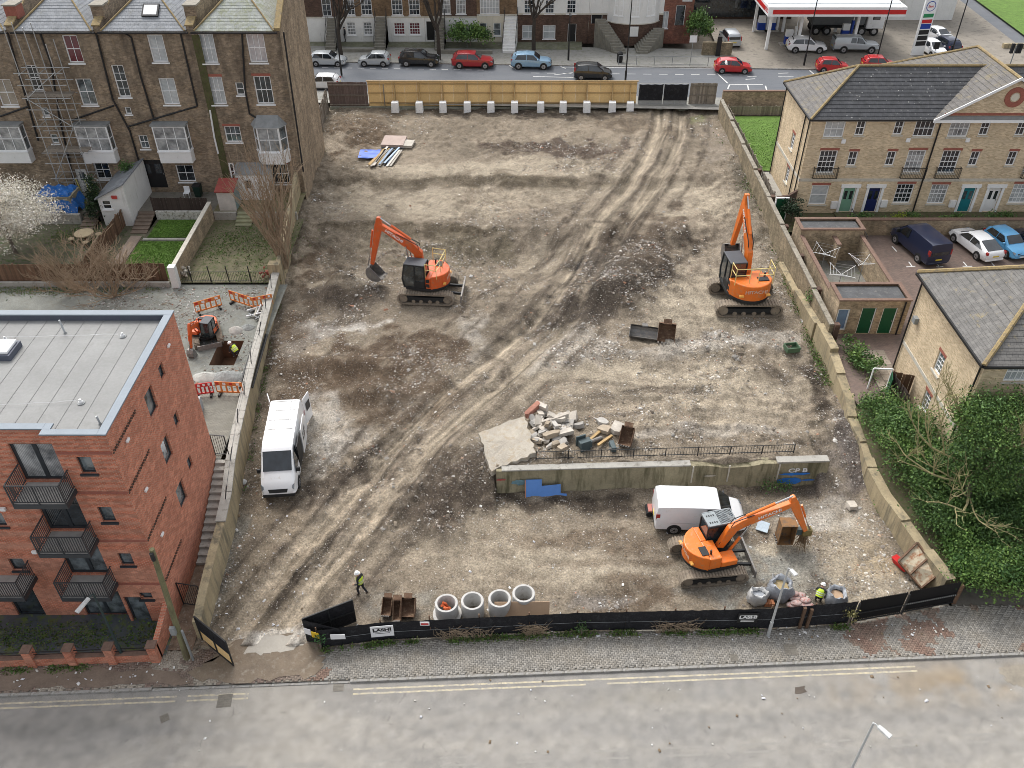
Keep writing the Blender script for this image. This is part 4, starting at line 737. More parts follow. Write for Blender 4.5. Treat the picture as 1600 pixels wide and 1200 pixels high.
for x,mt in ((1325.4,M_SAGE),(1364.6,M_NAVY),(1512,M_TEAL),(1551.5,M_WHITE)):u,z=fN.px(x,306.7);fN.door(nh,u,3.0,1.0,2.15,mt,M_UPVC,2,G_DARK if mt is not M_TEAL else None,surround=True)
for x,y in ((1238,221),(1229.6,273)):pw(fNs,nh,x,y,.85,1.35,nx=2,nz=4,gm=G_DARK,head=M_REDTRIM,sm=M_STONE_T)
m=MB();fN.wall(m);fNs.wall(m);m.quad((NX1,NY,2.6),(NX1,NY+7.7,2.6),(NX1,NY+7.7,NE),(NX1,NY,NE));m.quad((NX1,NY+7.7,2.6),(NX0,NY+7.7,2.6),(NX0,NY+7.7,NE),(NX1,NY+7.7,NE));m.build("wall",M_YEL,nh)
_,zb=fN.px(1400,281);MB().box(NX0-.02,NX1,NY-.05,NY-.001,zb-.12,zb+.12).build("band_course",M_STONE_T,nh);MB().box(NX0-.05,NX0-.001,NY-.05,NY+7.7,zb-.12,zb+.12).build("band_course",M_STONE_T,nh)
MB().box(NX0-.2,NX1,NY-.22,NY-.02,NE-.12,NE+.02).build("fascia",M_UPVC,nh);MB().box(NX0-.34,NX1,NY-.36,NY-.24,NE-.06,NE+.06).build("gutter",M_BLACKP,nh);MB().box(NX0-.34,NX0-.22,NY-.24,NY+7.9,NE-.06,NE+.06).build("gutter",M_BLACKP,nh)
ex0,ey0,ey1,rz,ry,rx=NX0-.25,NY-.25,NY+7.95,13.5,NY+3.85,27.0
rr=MB();rr.quad((ex0,ey0,NE),(NX1,ey0,NE),(NX1,ry,rz),(rx,ry,rz));rr.quad((ex0,ey1,NE),(ex0,ey0,NE),(rx,ry,rz));rr.quad((NX1,ey1,NE),(ex0,ey1,NE),(rx,ry,rz),(NX1,ry,rz));nr_=rr.build("roof",M_TILED,nh)
courses(nr_,(0,ey0,NE),(1,0,0),(0,ry-ey0,rz-NE),0,14,M_TILED,trap=lambda t:(ex0+(rx-ex0)*t,NX1))
courses(nr_,(ex0,0,NE),(0,1,0),(rx-ex0,0,rz-NE),0,14,M_TILEL,trap=lambda t:(ey0+(ry-ey0)*t,ey1+(ry-ey1)*t))
rd=MB();rd.tube([(ex0,ey0,NE+.06),(rx,ry,rz+.07)],.11,6);rd.tube([(ex0,ey1,NE+.06),(rx,ry,rz+.07)],.11,6);rd.tube([(rx,ry,rz+.07),(NX1,ry,rz+.07)],.11,6);rd.build("ridge",M_RIDGE,nr_)
# pedimented cross wing
cxr,wl,az,pyf,pyb=37.45,5.35,13.95,NY-.35,71.2
pm=MB();pm.yprism([(cxr-wl,NE),(cxr+wl,NE),(cxr,az-.05)],pyf,pyf+.4);pd=pm.build("pediment",M_YEL,nh)
rr=MB();rr.quad((cxr-wl-.1,pyf-.2,NE),(cxr,pyf-.2,az),(cxr,pyb,az),(cxr-wl-.1,pyb+5,NE));rr.quad((cxr,pyf-.2,az),(cxr+wl+.1,pyf-.2,NE),(cxr+wl+.1,pyb+5,NE),(cxr,pyb,az));rr.quad((cxr+wl+.1,pyb+5,NE),(cxr-wl-.1,pyb+5,NE),(cxr,pyb,az));cr=rr.build("cross_roof",M_TILEL,nh)
courses(cr,(cxr-wl-.1,pyf-.2,NE),(0,1,0),(wl+.1,0,az-NE),0,16,M_TILEL,trap=lambda t:(0,pyb+5-pyf+.2-5*t))
courses(cr,(cxr+wl+.1,pyf-.2,NE),(0,1,0),(-wl-.1,0,az-NE),0,16,M_TILEL,trap=lambda t:(0,pyb+5-pyf+.2-5*t))
rd=MB();rd.tube([(cxr,pyf-.2,az+.07),(cxr,pyb,az+.07),(cxr-wl,pyb+5,NE+.07)],.12,6);rd.build("ridge",M_RIDGE,cr)
bg_=MB()
for sg in (-1,1):bg_.hexa([(cxr+sg*(wl+.15),pyf-.24,NE-.05),(cxr+sg*(wl+.15),pyf-.16,NE-.05),(cxr,pyf-.16,az-.02),(cxr,pyf-.24,az-.02),(cxr+sg*(wl+.15),pyf-.24,NE+.17),(cxr+sg*(wl+.15),pyf-.16,NE+.17),(cxr,pyf-.16,az+.2),(cxr,pyf-.24,az+.2)])
bg_.box(cxr-wl-.1,cxr+wl+.1,pyf-.16,pyf-.002,NE-.12,NE+.1);bg_.build("bargeboard",M_UPVC,nh);MB().box(cxr-wl+.6,cxr+wl-.6,pyf-.04,pyf-.001,NE+.42,NE+.6).build("band_course",M_REDTRIM,pd);MB().box(cxr-wl+.3,cxr+wl-.3,pyf-.14,pyf-.001,NE+.1,NE+.38).build("lead_flashing",M_LEAD,pd)
c=onY(1586,152,pyf);ring=MB();n=28
for r0,r1 in ((.38,.76),):
    vs=[];
    for k,y_ in ((r0,-.05),(r1,-.05),(r1,0),(r0,0)):vs+=[(c.x+math.cos(2*math.pi*i/n)*k,pyf+y_,c.z+math.sin(2*math.pi*i/n)*k) for i in range(n)]
    ring.add(vs,[(j*n+i,j*n+(i+1)%n,((j+1)%4)*n+(i+1)%n,((j+1)%4)*n+i) for j in range(4) for i in range(n)])
ring.build("round_ornament",M_REDTRIM,pd);MB().cyl((c.x,pyf-.03,c.z),(c.x,pyf+.01,c.z),.3,20).build("roundel",M_CREAM,pd)
for x0_,y0_,x1_,y1_ in ((1472,187,1427,330),):a,b=onY(x0_,y0_,NY-.1),onY(x1_,y1_,NY-.1);MB().tube([(a.x,NY-.1,NE),(a.x,NY-.1,2.9)],.06,6).build("downpipe",M_BLACKP,nh)
for yv in (NY+.35,NY+1.5,NY+7.5):MB().tube([(NX0-.08,yv,NE),(NX0-.08,yv,2.9)],.05,6).build("downpipe",M_BLACKP,nh)
for x,y in ((1318,221),(1419,219),(1512,219)):p=onY(x,y,NY-.05);MB().box(p.x-.16,p.x+.16,NY-.1,NY-.002,p.z-.16,p.z+.16).build("wall_vent",M_UPVC,nh,bevel=.01)
for x,y in ((1303,320),(1381,318),(1488,318)):p=onY(x,y,NY-.1);MB().box(p.x-.25,p.x+.25,NY-.22,NY-.002,p.z-.3,p.z+.3).build("meter_box",M_WHITE,nh,bevel=.01)

# ---------------------------------------------------------------- yellow brick house (right, middle) with hipped lichen roof
QX0,QX1,QY0,QY1,QE=24.25,36,35.2,43.7,9.4
qh=thing("brick_house","yellow brick house with grey hipped roof behind the ivy trees","house",(30,39.5,2.4))
fQ=Face((QX0,0,0),(0,-1,0),(-1,0,0),-QY1,-QY0,2.2,QE,.1);fQf=Face((0,QY0,0),(1,0,0),(0,-1,0),QX0,QX1,.5,QE,.1)
for x,y in ((1467,568),(1446,628)):pw(fQ,qh,x,y,.85,1.3,nx=2,nz=4,gm=G_GREY,head=M_REDTRIM,sm=M_STONE_T)
pw(fQf,qh,1592,582,1.3,1.2,nx=4,nz=2,gm=G_NET,sm=M_STONE_T);u,z=fQf.px(1590,727);fQf.door(qh,u,z-1.1,1.0,2.1,M_NAVY,M_UPVC,1,surround=True)
m=MB();fQ.wall(m);fQf.wall(m);m.quad((QX1,QY1,2.2),(QX0,QY1,2.2),(QX0,QY1,QE),(QX1,QY1,QE));m.quad((QX1,QY0,2.2),(QX1,QY1,2.2),(QX1,QY1,QE),(QX1,QY0,QE));m.build("wall",M_YEL,qh)
_,zb=fQ.px(1452,600);MB().box(QX0-.04,QX0-.001,QY0,QY1,zb-.1,zb+.12).build("band_course",M_STONE_T,qh)
a0,a1,b0,b1,pz=QX0-.3,QX1+.3,QY0-.3,QY1+.3,QE+3.1;rm=(b0+b1)/2;rx0=a0+4.5;rx1=a1-4.5
rr=MB();rr.quad((a0,b1,QE),(a0,b0,QE),(rx0,rm,pz));rr.quad((a0,b0,QE),(a1,b0,QE),(rx1,rm,pz),(rx0,rm,pz));rr.quad((a1,b1,QE),(a0,b1,QE),(rx0,rm,pz),(rx1,rm,pz));rr.quad((a1,b0,QE),(a1,b1,QE),(rx1,rm,pz));qr=rr.build("roof",M_TILEG,qh)
courses(qr,(a0,0,QE),(0,1,0),(rx0-a0,0,pz-QE),0,17,M_TILEG,trap=lambda t:(b0+(rm-b0)*t,b1+(rm-b1)*t));courses(qr,(0,b0,QE),(1,0,0),(0,rm-b0,pz-QE),0,17,M_TILEG,trap=lambda t:(a0+(rx0-a0)*t,a1+(rx1-a1)*t));courses(qr,(0,b1,QE),(1,0,0),(0,rm-b1,pz-QE),0,17,M_TILEG,trap=lambda t:(a0+(rx0-a0)*t,a1+(rx1-a1)*t))
rd=MB()
for p in ((a0,b0),(a0,b1)):rd.tube([(p[0],p[1],QE+.06),(rx0,rm,pz+.08)],.13,6)
rd.tube([(rx0,rm,pz+.08),(rx1,rm,pz+.08)],.13,6);rd.build("ridge",M_RIDGE,qr)
MB().box(a0-.12,a0,b0,b1,QE-.12,QE+.02).build("gutter",M_BLACKP,qh);MB().box(a0,a1,b0-.12,b0,QE-.12,QE+.02).build("gutter",M_BLACKP,qh)
MB().tube([(QX0-.08,QY1-.15,QE),(QX0-.08,QY1-.15,2.3)],.05,6).build("downpipe",M_BLACKP,qh);MB().tube([(QX0-.08,QY0+.2,QE),(QX0-.08,QY0+.2,1)],.05,6).build("downpipe",M_BLACKP,qh)
p=onX(1432,500,QX0-.06);MB().box(QX0-.25,QX0-.002,p.y-.2,p.y+.2,p.z-.2,p.z+.2).build("flue_box",M_LEAD,qh,bevel=.02)

# ---------------------------------------------------------------- right-hand grounds: car park, lawn, patio, walls
M_CARP=brickm("carpark_block",(.20,.145,.12),(.15,.11,.095),(.10,.085,.075),.2,.1,.005,(.10,.09,.08),.4,.2,.5,.25,streak=False,cells=False)
o=MB().quad((20.8,40,2.62),(60,40,2.62),(60,60.9,2.62),(20.8,60.9,2.62)).build("car_park",M_CARP);kind(o,'structure')
M_GRASS=surf("grass",(.11,.20,.035),.95,.35,1.5,.8,60,dirt=(.09,.12,.03),dirt_amt=.35,bdist=.04)
M_BED2=surf("planting_soil",(.10,.085,.05),.95,.4,2,.5,30,dirt=(.06,.09,.02),dirt_amt=.6)
kind(MB().quad((26.3,60.9,3.0),(60,60.9,3.0),(60,NY,3.0),(26.3,NY,3.0)).build("garden_bed",M_BED2),'structure');kind(MB().quad((21.3,60.9,2.9),(26.3,60.9,2.9),(26.3,NY,2.9),(21.3,NY,2.9)).build("garden_bed",M_BED2),'structure')
kind(MB().quad((21.3,NY,2.9),(NX0,NY,2.9),(NX0,72,2.9),(21.3,72,2.9)).build("side_path",M_CONC),'structure')
kind(MB().quad((21.3,72,3.0),(40,72,3.0),(40,84.5,3.1),(21.3,84.5,3.1)).build("lawn",M_GRASS),'structure')
o=MB().quad((22.3,27.6,.9),(60,27.6,.9),(60,40.1,2.4),(20.7,40.1,2.4),(20.7,34,1.4)).build("bank",M_BED2);kind(o,'structure')
def slabs(name,x0,x1,y0,y1,z,nx,ny,mat,parent=None):
    e=parent
    proto=None;dx,dy=(x1-x0)/nx,(y1-y0)/ny
    for i in range(nx):
        for j in range(ny):
            if proto is None:proto=MB().box(-dx/2+.008,dx/2-.008,-dy/2+.008,dy/2-.008,-.05,0).build("paving_slab",mat,e,bevel=.008,world=False);q=proto
            else:q=proto.copy();COL.objects.link(q)
            q.location=Vector((x0+dx*(i+.5),y0+dy*(j+.5),z+rng.uniform(-.006,.006)))-org(e);q.rotation_euler=(rng.uniform(-.006,.006),rng.uniform(-.006,.006),rng.uniform(-.012,.012))
M_SLABP=surf("paving_slab",(.27,.225,.18),.9,.25,2,.3,30,dirt=(.14,.135,.10),dirt_amt=.5,rnd=.3)
pt=MB().quad((22.6,41.2,2.66),(24.2,41.2,2.66),(24.2,45.4,2.66),(22.6,45.4,2.66)).build("patio",M_BED);kind(pt,'structure');slabs("paving_slab",22.6,24.2,41.2,45.4,2.72,3,8,M_SLABP,pt)
# car park bay marks
M_LINE=surf("white_line_paint",(.62,.62,.60),.8,.2,5,.1,40,dirt=(.3,.3,.3),dirt_amt=.35)
for (x0,y0),(x1,y1) in (((1394,385),(1401,393)),((1416,417),(1430,416)),((1420,409),(1425,416)),((1463,417),(1474,416.5)),((1463,411),(1468,417)),((1470,372),(1475,378)),((1504,416),(1519,416)),((1505,409),(1511,416)),((1548,416),(1562,416)),((1549,410),(1554,416)),((1591,416),(1606,416))):
    a,b=at(x0,y0,2.626),at(x1,y1,2.626);d=(b-a).normalized();n_=Vector((-d.y,d.x,0))*.05;o=MB().quad(a-n_,b-n_,b+n_,a+n_).build("bay_marking",M_LINE);kind(o,'structure')
def brick_wall(name,label,pts,z0s,z1s,th,mat,cap=None,cat="wall",capm=None,caph=.08,capo=.05,piers=None):
    """wall along pts with per-segment base/top heights, optional coping"""
    t=thing(name,label,cat,(pts[0][0],pts[0][1],z0s[0] if not hasattr(z0s[0],'__len__') else z0s[0][0]))
    w_=MB();c_=MB()
    for (a,b,z0,z1) in zip(pts[:-1],pts[1:],z0s,z1s):
        A,B=Vector((a[0],a[1],0)),Vector((b[0],b[1],0));d=(B-A).normalized();n_=Vector((-d.y,d.x,0))
        za,zb_=z1 if hasattr(z1,'__len__') else (z1,z1);ba,bb_=z0 if hasattr(z0,'__len__') else (z0,z0)
        def ring(o,la,lb,ha,hb):return [A-n_*o+Vector((0,0,la)),B-n_*o+Vector((0,0,lb)),B+n_*o+Vector((0,0,lb)),A+n_*o+Vector((0,0,la)),A-n_*o+Vector((0,0,ha)),B-n_*o+Vector((0,0,hb)),B+n_*o+Vector((0,0,hb)),A+n_*o+Vector((0,0,ha))]
        w_.hexa(ring(th/2,ba,bb_,za,zb_))
        if capm:c_.hexa(ring(th/2+capo,za+.002,zb_+.002,za+caph,zb_+caph))
    w_.build("masonry",mat,t)
    if capm:c_.build("coping",capm,t,bevel=.01)
    if piers:
        for x,y,z0,z1,s_ in piers:MB().box(x-s_,x+s_,y-s_,y+s_,z0,z1).build("pier",mat,t)
    return t
M_OLDW=brickm("old_flint_wall",(.33,.265,.175),(.22,.175,.12),(.36,.31,.22),stain=(.13,.115,.075),stain_amt=.75,var=.45,bump=1.0,light=(.42,.36,.25))
M_OLDR=surf("old_render",(.36,.295,.185),.95,.3,.8,.7,12,dirt=(.17,.15,.105),dirt_amt=.55,streak=True,bdist=.05)
M_CAPB=surf("brick_on_edge",(.175,.112,.085),.9,.3,6,.3,40)
ys_=[84.5,79.2,74.0,69.0,64.0,59.5,55.0,50.5,46.2];ztop=[4.75,4.6,4.5,4.35,4.3,4.2,4.2,4.1]
t=brick_wall("boundary_wall","long stepped brick boundary wall along the right edge of the site",[(20.75,y) for y in ys_],[2.0]*8,ztop,.28,M_OLDW,capm=surf("worn_coping",(.27,.245,.20),.95,.35,1.5,.6,15,dirt=(.13,.12,.09),dirt_amt=.5),caph=.1,capo=.03)
for y in ys_[3:]:MB().box(20.9,21.22,y-.2,y+.2,2.4,4.25 if y < 60 else 4.5).build("pier",M_BROWNB,t)
ys2=[47.2,44.5,42.6,41.0,39.4,37.5,35.5,33.6,31.6,29.6,27.7];zt2=[(3.6,3.5),(3.2,3.0),(2.9,2.5),(2.7,2.2),(2.1,1.9),(1.8,1.75),(1.7,1.5),(1.5,1.6),(1.5,1.35),(1.5,1.5)]
brick_wall("retaining_wall","crumbling rendered wall at the foot of the ivy trees",[(20.55+.12*math.sin(y*1.7)+max(0,(34-y))*.22,y) for y in ys2],[-.4]*10,zt2,.55,M_OLDR,capm=None)
brick_wall("plinth_wall","low sloping rendered plinth along the right boundary wall",[(20.35,57.0),(20.35,52.5),(20.35,47.5)],[1.5,1.5],[(2.5,2.7),(2.9,3.4)],.45,M_OLDR)
brick_wall("garden_wall","brick retaining wall between car park and townhouse gardens",[(26.5,61.0),(60,61.0)],[2.5],[3.95],.28,M_GARDB,capm=M_CAPB)
brick_wall("garden_wall","brown brick wall at the far end of the lawn by the street",[(21.2,86.2),(60,86.2)],[2.6],[5.0],.3,M_GARDB,capm=M_CAPB)
brick_wall("garden_wall","short curved brick wall beside the townhouse gable",[(21.3,63.6),(22.2,63.7),(22.9,64.0)],[2.6,2.6],[(4.6,4.7),(4.7,5.0)],.22,M_BROWNB)
brick_wall("garden_wall","stub of brick wall at the far side of the washing court",[(26.5,60.9),(26.6,56.4)],[2.5],[(3.9,3.5)],.28,M_GARDB,capm=M_CAPB)
gt=thing("green_gate","green wooden gate in white frame beside the townhouse gable","gate",(21.6,63.0,2.8));MB().box(21.1,22.0,62.98,63.04,2.85,4.75).build("panel",M_GREEND,gt);f=MB();f.box(21.03,21.1,62.95,63.07,2.8,4.85);f.box(22.0,22.07,62.95,63.07,2.8,4.85);f.box(21.1,22.0,62.95,63.07,4.75,4.85);f.build("frame",M_UPVC,gt)
# lawn-side timber fence
def timber_fence(name,label,a,b,z0,h,mat,postm,n=None,bw=.15,zb=None,rail=True):
    a,b=Vector((a[0],a[1],z0)),Vector((b[0],b[1],zb if zb is not None else z0));L=(b-a).length;d=(b-a).normalized();dh=Vector((d.x,d.y,0)).normalized();ang=math.atan2(d.y,d.x)
    t=thing(name,label,"fence",a);nb=max(2,int(L/bw));proto=None
    for i in range(nb):
        if proto is None:proto=MB().box(.004,L/nb-.004,-.012,.012,.05,h).build("board",mat,t,world=False);q=proto
        else:q=proto.copy();COL.objects.link(q)
        q.location=(b-a)*(i/nb)+Vector((0,0,rng.uniform(-.015,.015)));q.rotation_euler=(rng.uniform(-.03,.03),0,ang)
    for i in range(int(L/2.4)+1):
        p=(b-a)*min(1,i*2.4/L);m_=MB();m_.box(-.05,.05,-.05,.05,0,h+.05);q=m_.build("post",postm,t,world=False);q.location=p+Vector((-dh.y,dh.x,0))*.07;q.rotation_euler=(0,0,ang)
    if rail:
        for k in (.25,.8):MB().bar(a+Vector((-dh.y,dh.x,0))*.04+Vector((0,0,h*k)),b+Vector((-dh.y,dh.x,0))*.04+Vector((0,0,h*k)),.04,.08).build("rail",mat,t)
    return t
M_FENCEB=surf("brown_fence_board",(.145,.085,.052),.85,.3,3,.4,30,rnd=.3,dirt=(.08,.055,.04),dirt_amt=.3,streak=True);M_FENCEG=surf("grey_fence_board",(.24,.205,.165),.9,.3,3,.4,30,rnd=.3,dirt=(.12,.10,.08),dirt_amt=.35,streak=True);M_FENCED=surf("dark_fence_board",(.05,.036,.03),.85,.3,3,.3,30,rnd=.25)
timber_fence("timber_fence","dark timber fence between boundary wall and townhouse lawn",(21.35,84.0),(21.35,64.4),2.7,1.75,M_FENCEG,M_FENCEG)
timber_fence("timber_fence","low post fence at the far end of the lawn",(21.6,84.8),(30,84.8),3.0,1.0,M_FENCEG,M_FENCEG)
timber_fence("timber_fence","brown timber screen by the yellow house bin corner",(23.1,41.3),(24.2,40.9),2.4,1.7,M_FENCEB,M_FENCEB);timber_fence("timber_fence","dark slatted screen standing by the house corner",(23.1,41.3),(23.3,39.2),2.3,1.7,M_FENCED,M_FENCED)
gt=thing("garden_arch","white framed open gate beside the patio","gate",(22.2,41.6,2.5));f=MB();f.bar((21.9,41.5,2.4),(21.9,41.5,4.2),.07);f.bar((23.0,41.4,2.4),(23.0,41.4,4.2),.07);f.bar((21.9,41.5,4.2),(23.0,41.4,4.2),.07);f.build("frame",M_UPVC,gt);MB().hexa([(22.95,41.3,2.5),(23.0,41.3,2.5),(22.75,40.5,2.5),(22.7,40.5,2.5),(22.95,41.3,4.1),(23.0,41.3,4.1),(22.75,40.5,4.1),(22.7,40.5,4.1)]).build("gate_leaf",M_GREEND,gt)

# ---------------------------------------------------------------- brick outbuilding with drying court
ob=thing("brick_outbuilding","low flat-roofed brick store with green doors and open drying court","outbuilding",(23.7,53,2.6))
X0,X1,Y0,Y1,YF,YB,ZT=21.35,26.0,47.35,58.7,49.5,56.9,5.3
fO=Face((0,Y0,0),(1,0,0),(0,-1,0),X0,X1,2.5,ZT-.06,.08)
for x in (1354.5,1387.5):u,z=fO.px(x,497);fO.door(ob,u,2.65,.95,2.05,M_GREEND,M_UPVC,0)
u,z=fO.px(1318,490);fO.window(ob,u,3.75,.8,1.7,nx=1,nz=1,gm=surf("blue_door_panel",(.16,.24,.36),.4,.2,2,0),sill=False)
m=MB();fO.wall(m);th=.22
m.quad((X0,Y1,2.5),(X0,Y0,2.5),(X0,Y0,ZT-.06),(X0,YF,ZT-.06),(X0,YF,4.75),(X0,YB,4.75),(X0,YB,ZT-.06),(X0,Y1,ZT-.06));m.quad((X1,Y0,2.5),(X1,Y1,2.5),(X1,Y1,ZT-.06),(X1,YB,ZT-.06),(X1,YB,4.75),(X1,YF,4.75),(X1,YF,ZT-.06),(X1,Y0,ZT-.06))
m.quad((X0+th,YF,2.5),(X0+th,YB,2.5),(X0+th,YB,4.75),(X0+th,YF,4.75));m.quad((X1-th,YB,2.5),(X1-th,YF,2.5),(X1-th,YF,4.75),(X1-th,YB,4.75));m.quad((X0,YB,2.5),(X1,YB,2.5),(X1,YB,ZT-.06),(X0,YB,ZT-.06));m.quad((X1,YF,2.5),(X0,YF,2.5),(X0,YF,ZT-.06),(X1,YF,ZT-.06));m.quad((X1,Y1,2.5),(X0,Y1,2.5),(X0,Y1,ZT-.06),(X1,Y1,ZT-.06));m.box(23.75,24.0,YB-1.3,YB,2.5,4.7);m.build("wall",M_GARDB,ob)
M_FELTD=surf("dark_felt_roof",(.085,.087,.09),.9,.35,1.2,.5,25,dirt=(.16,.155,.145),dirt_amt=.3)
for y0,y1 in ((Y0,YF),(YB,Y1)):
    MB().box(X0+.2,X1-.2,y0+.2,y1-.2,ZT-.25,ZT-.16).build("flat_roof",M_FELTD,ob);c_=MB();c_.box(X0-.06,X1+.06,y0-.06,y0+.2,ZT-.058,ZT+.03);c_.box(X0-.06,X1+.06,y1-.2,y1+.06,ZT-.058,ZT+.03);c_.box(X0-.06,X0+.2,y0+.2,y1-.2,ZT-.058,ZT+.03);c_.box(X1-.2,X1+.06,y0+.2,y1-.2,ZT-.058,ZT+.03);c_.build("coping",M_CAPB,ob)
c_=MB();c_.box(X0-.03,X0+th+.03,YF,YB,4.752,4.83);c_.box(X1-th-.03,X1+.03,YF,YB,4.752,4.83);c_.box(23.72,24.03,YB-1.33,YB-.001,4.702,4.78);c_.build("coping",M_CAPB,ob)
MB().quad((X0+th,YF,2.66),(X1-th,YF,2.66),(X1-th,YB,2.66),(X0+th,YB,2.66)).build("court_floor",surf("court_floor",(.20,.195,.175),.95,.3,1,.3,25,dirt=(.11,.14,.06),dirt_amt=.3),ob)
MB().tube([(X1-.35,Y0-.08,ZT-.1),(X1-.35,Y0-.08,2.6)],.05,6).build("downpipe",M_BLACKP,ob)
for (x,y,a),lb in zip(((1290,392,.3),(1351,406,.9),(1316,424,.5)),("rotary clothes dryer at the back left of the walled court","rotary clothes dryer at the right of the walled court","rotary clothes dryer nearest the front of the walled court")):
    p=at(x,y,4.5);t=thing("rotary_dryer",lb,"clothes dryer",(p.x,p.y,2.66),a,"rotary dryers in the court");MB().cyl((0,0,0),(0,0,1.85),.025,6).build("pole",M_LEAD,t,world=False)
    for k in range(4):
        q=k*math.pi/2;MB().bar((0,0,1.6),(math.cos(q)*1.25,math.sin(q)*1.25,1.95),.022).build("arm",M_UPVC,t,world=False)
    l_=MB()
    for r_ in (.5,.85,1.15):
        for k in range(4):l_.tube([(math.cos(k*math.pi/2)*r_,math.sin(k*math.pi/2)*r_,1.62+.29*r_),(math.cos((k+1)*math.pi/2)*r_,math.sin((k+1)*math.pi/2)*r_,1.62+.29*r_)],.006,3)
    l_.build("line",M_UPVC,t,world=False)
rl=thing("iron_railing","thin black railing sloping along the garden wall end","railing",(26.5,61,3.9));r_=MB();r_.bar((26.4,61,4.9),(26.6,57.4,4.4),.04);
for i in range(8):y=61-i*.5;r_.bar((26.4+.2*i/7,y,3.6),(26.4+.2*i/7,y,4.9-.5*i/7),.025)
r_.build("bars",M_BLACKP,rl)

# ---------------------------------------------------------------- left yard, steps, gardens
M_YARD=surf("dusty_yard",(.20,.205,.185),.95,.3,.9,.7,14,dirt=(.17,.165,.135),dirt_amt=.45,bdist=.04)
m=MB();hx0,hx1,hy0,hy1=-19.35,-17.75,43.9,46.6
for x0,x1,y0,y1 in ((-48,hx0,35.2,53.6),(hx1,-16.3,35.2,53.6),(hx0,hx1,35.2,hy0),(hx0,hx1,hy1,53.6)):m.quad((x0,y0,2.6),(x1,y0,2.6),(x1,y1,2.6),(x0,y1,2.6))
kind(m.build("yard",M_YARD),'structure')
pit=MB();pit.quad((hx0,hy0,2.6),(hx0,hy1,2.6),(hx0,hy1,1.2),(hx0,hy0,1.2));pit.quad((hx1,hy1,2.6),(hx1,hy0,2.6),(hx1,hy0,1.2),(hx1,hy1,1.2));pit.quad((hx0,hy1,2.6),(hx1,hy1,2.6),(hx1,hy1,1.2),(hx0,hy1,1.2));pit.quad((hx1,hy0,2.6),(hx0,hy0,2.6),(hx0,hy0,1.2),(hx1,hy0,1.2));pit.quad((hx0,hy0,1.2),(hx1,hy0,1.2),(hx1,hy1,1.2),(hx0,hy1,1.2));kind(pit.build("trench",surf("pit_earth",(.15,.085,.05),.95,.4,2,.8,10)),'structure')
M_YPAVE=brickm("yard_paving",(.24,.23,.195),(.19,.185,.16),(.12,.12,.10),.2,.1,.006,(.15,.145,.12),.4,.2,streak=False,cells=False)
kind(MB().quad((-19.5,35.3,2.606),(-16.3,35.3,2.606),(-16.5,41.2,2.606),(-20,41.2,2.606)).build("yard_paving",M_YPAVE),'structure')
wl_y=[25.3,27,29,31,33,35,37,39,41,43,45,47,49,51,53,54.5];wl_z=[1.3,1.7,1.95,2.05,2.2,2.65,2.8,2.85,2.9,2.95,3.0,3.05,3.1,3.2,3.3,3.35]
lw=brick_wall("retaining_wall","long stained concrete retaining wall down the left side of the site",[(float(wall_left_x(y)),y) for y in wl_y],[-.4]*15,[(a,b) for a,b in zip(wl_z[:-1],wl_z[1:])],.42,M_OLDR)
for i,(y0,y1,z0,z1) in enumerate(zip(wl_y[3:-1],wl_y[4:],wl_z[3:-1],wl_z[4:])):
    a=Vector((float(wall_left_x(y0)),y0,z0));b=Vector((float(wall_left_x(y1)),y1,z1));d=(b-a);n_=Vector((-d.y,d.x,0)).normalized()*.27;e=d.normalized()*.01
    MB().hexa([a+n_+e+Vector((0,0,.003)),a-n_+e+Vector((0,0,.003)),b-n_-e+Vector((0,0,.003)),b+n_-e+Vector((0,0,.003)),a+n_+e+Vector((0,0,.10)),a-n_+e+Vector((0,0,.10)),b-n_-e+Vector((0,0,.10)),b+n_-e+Vector((0,0,.10))]).build("coping_stone",M_CONC,lw,bevel=.012)
wf=thing("wall_mesh_fence","thin leaning wire fence posts on the left retaining wall","fence",(-16,40,2.9));pr=[]
for y in (32.5,35,38,40.5,43.5,46.5,49.5,52):
    x=float(wall_left_x(y));z=float(np.interp(y,wl_y,wl_z))+.1;tp=Vector((x+.25+rng.uniform(-.1,.15),y-.15,z+1.15));pr.append((Vector((x,y,z)),tp));MB().bar((x,y,z),tp,.045).build("post",M_DKMETAL,wf)
for k in (.35,.95):MB().tube([a.lerp(b,k) for a,b in pr],.008,3).build("wire",M_DKMETAL,wf)
# concrete steps beside the flats
st=thing("yard_steps","narrow concrete steps climbing beside the red brick flats","steps",(-16.2,29.4,.3));n=14
for i in range(n):
    y=29.6+i*.41;z=.3+(i+1)*2.3/n;MB().box(RBX+.03,float(wall_left_x(y))-.22,y,y+.41 if i < n-1 else 35.2,-.1,z).build("step",M_CONC,st,bevel=.012)
kind(MB().quad((RBX,24.6,.03),(-15.4,24.6,.03),(-15.4,29.6,.3),(RBX,29.6,.3)).build("side_path",surf("leafy_path",(.17,.12,.085),.95,.5,3,.7,18,dirt=(.30,.28,.24),dirt_amt=.3)),'structure')
def bar_gate(label,a,b,z0,h):
    a,b=Vector((a[0],a[1],z0)),Vector((b[0],b[1],z0));t=thing("metal_bar_gate",label,"gate",a,0,"small yard gates");f=MB();f.bar(a,a+Vector((0,0,h)),.05);f.bar(b,b+Vector((0,0,h)),.05);f.bar(a+Vector((0,0,h)),b+Vector((0,0,h)),.04);f.bar(a+Vector((0,0,.1)),b+Vector((0,0,.1)),.04);f.build("frame",M_BLACKP,t);n=int((b-a).length/.12)
    for i in range(1,n):MB().bar(a.lerp(b,i/n)+Vector((0,0,.1)),a.lerp(b,i/n)+Vector((0,0,h)),.018).build("bar",M_BLACKP,t)
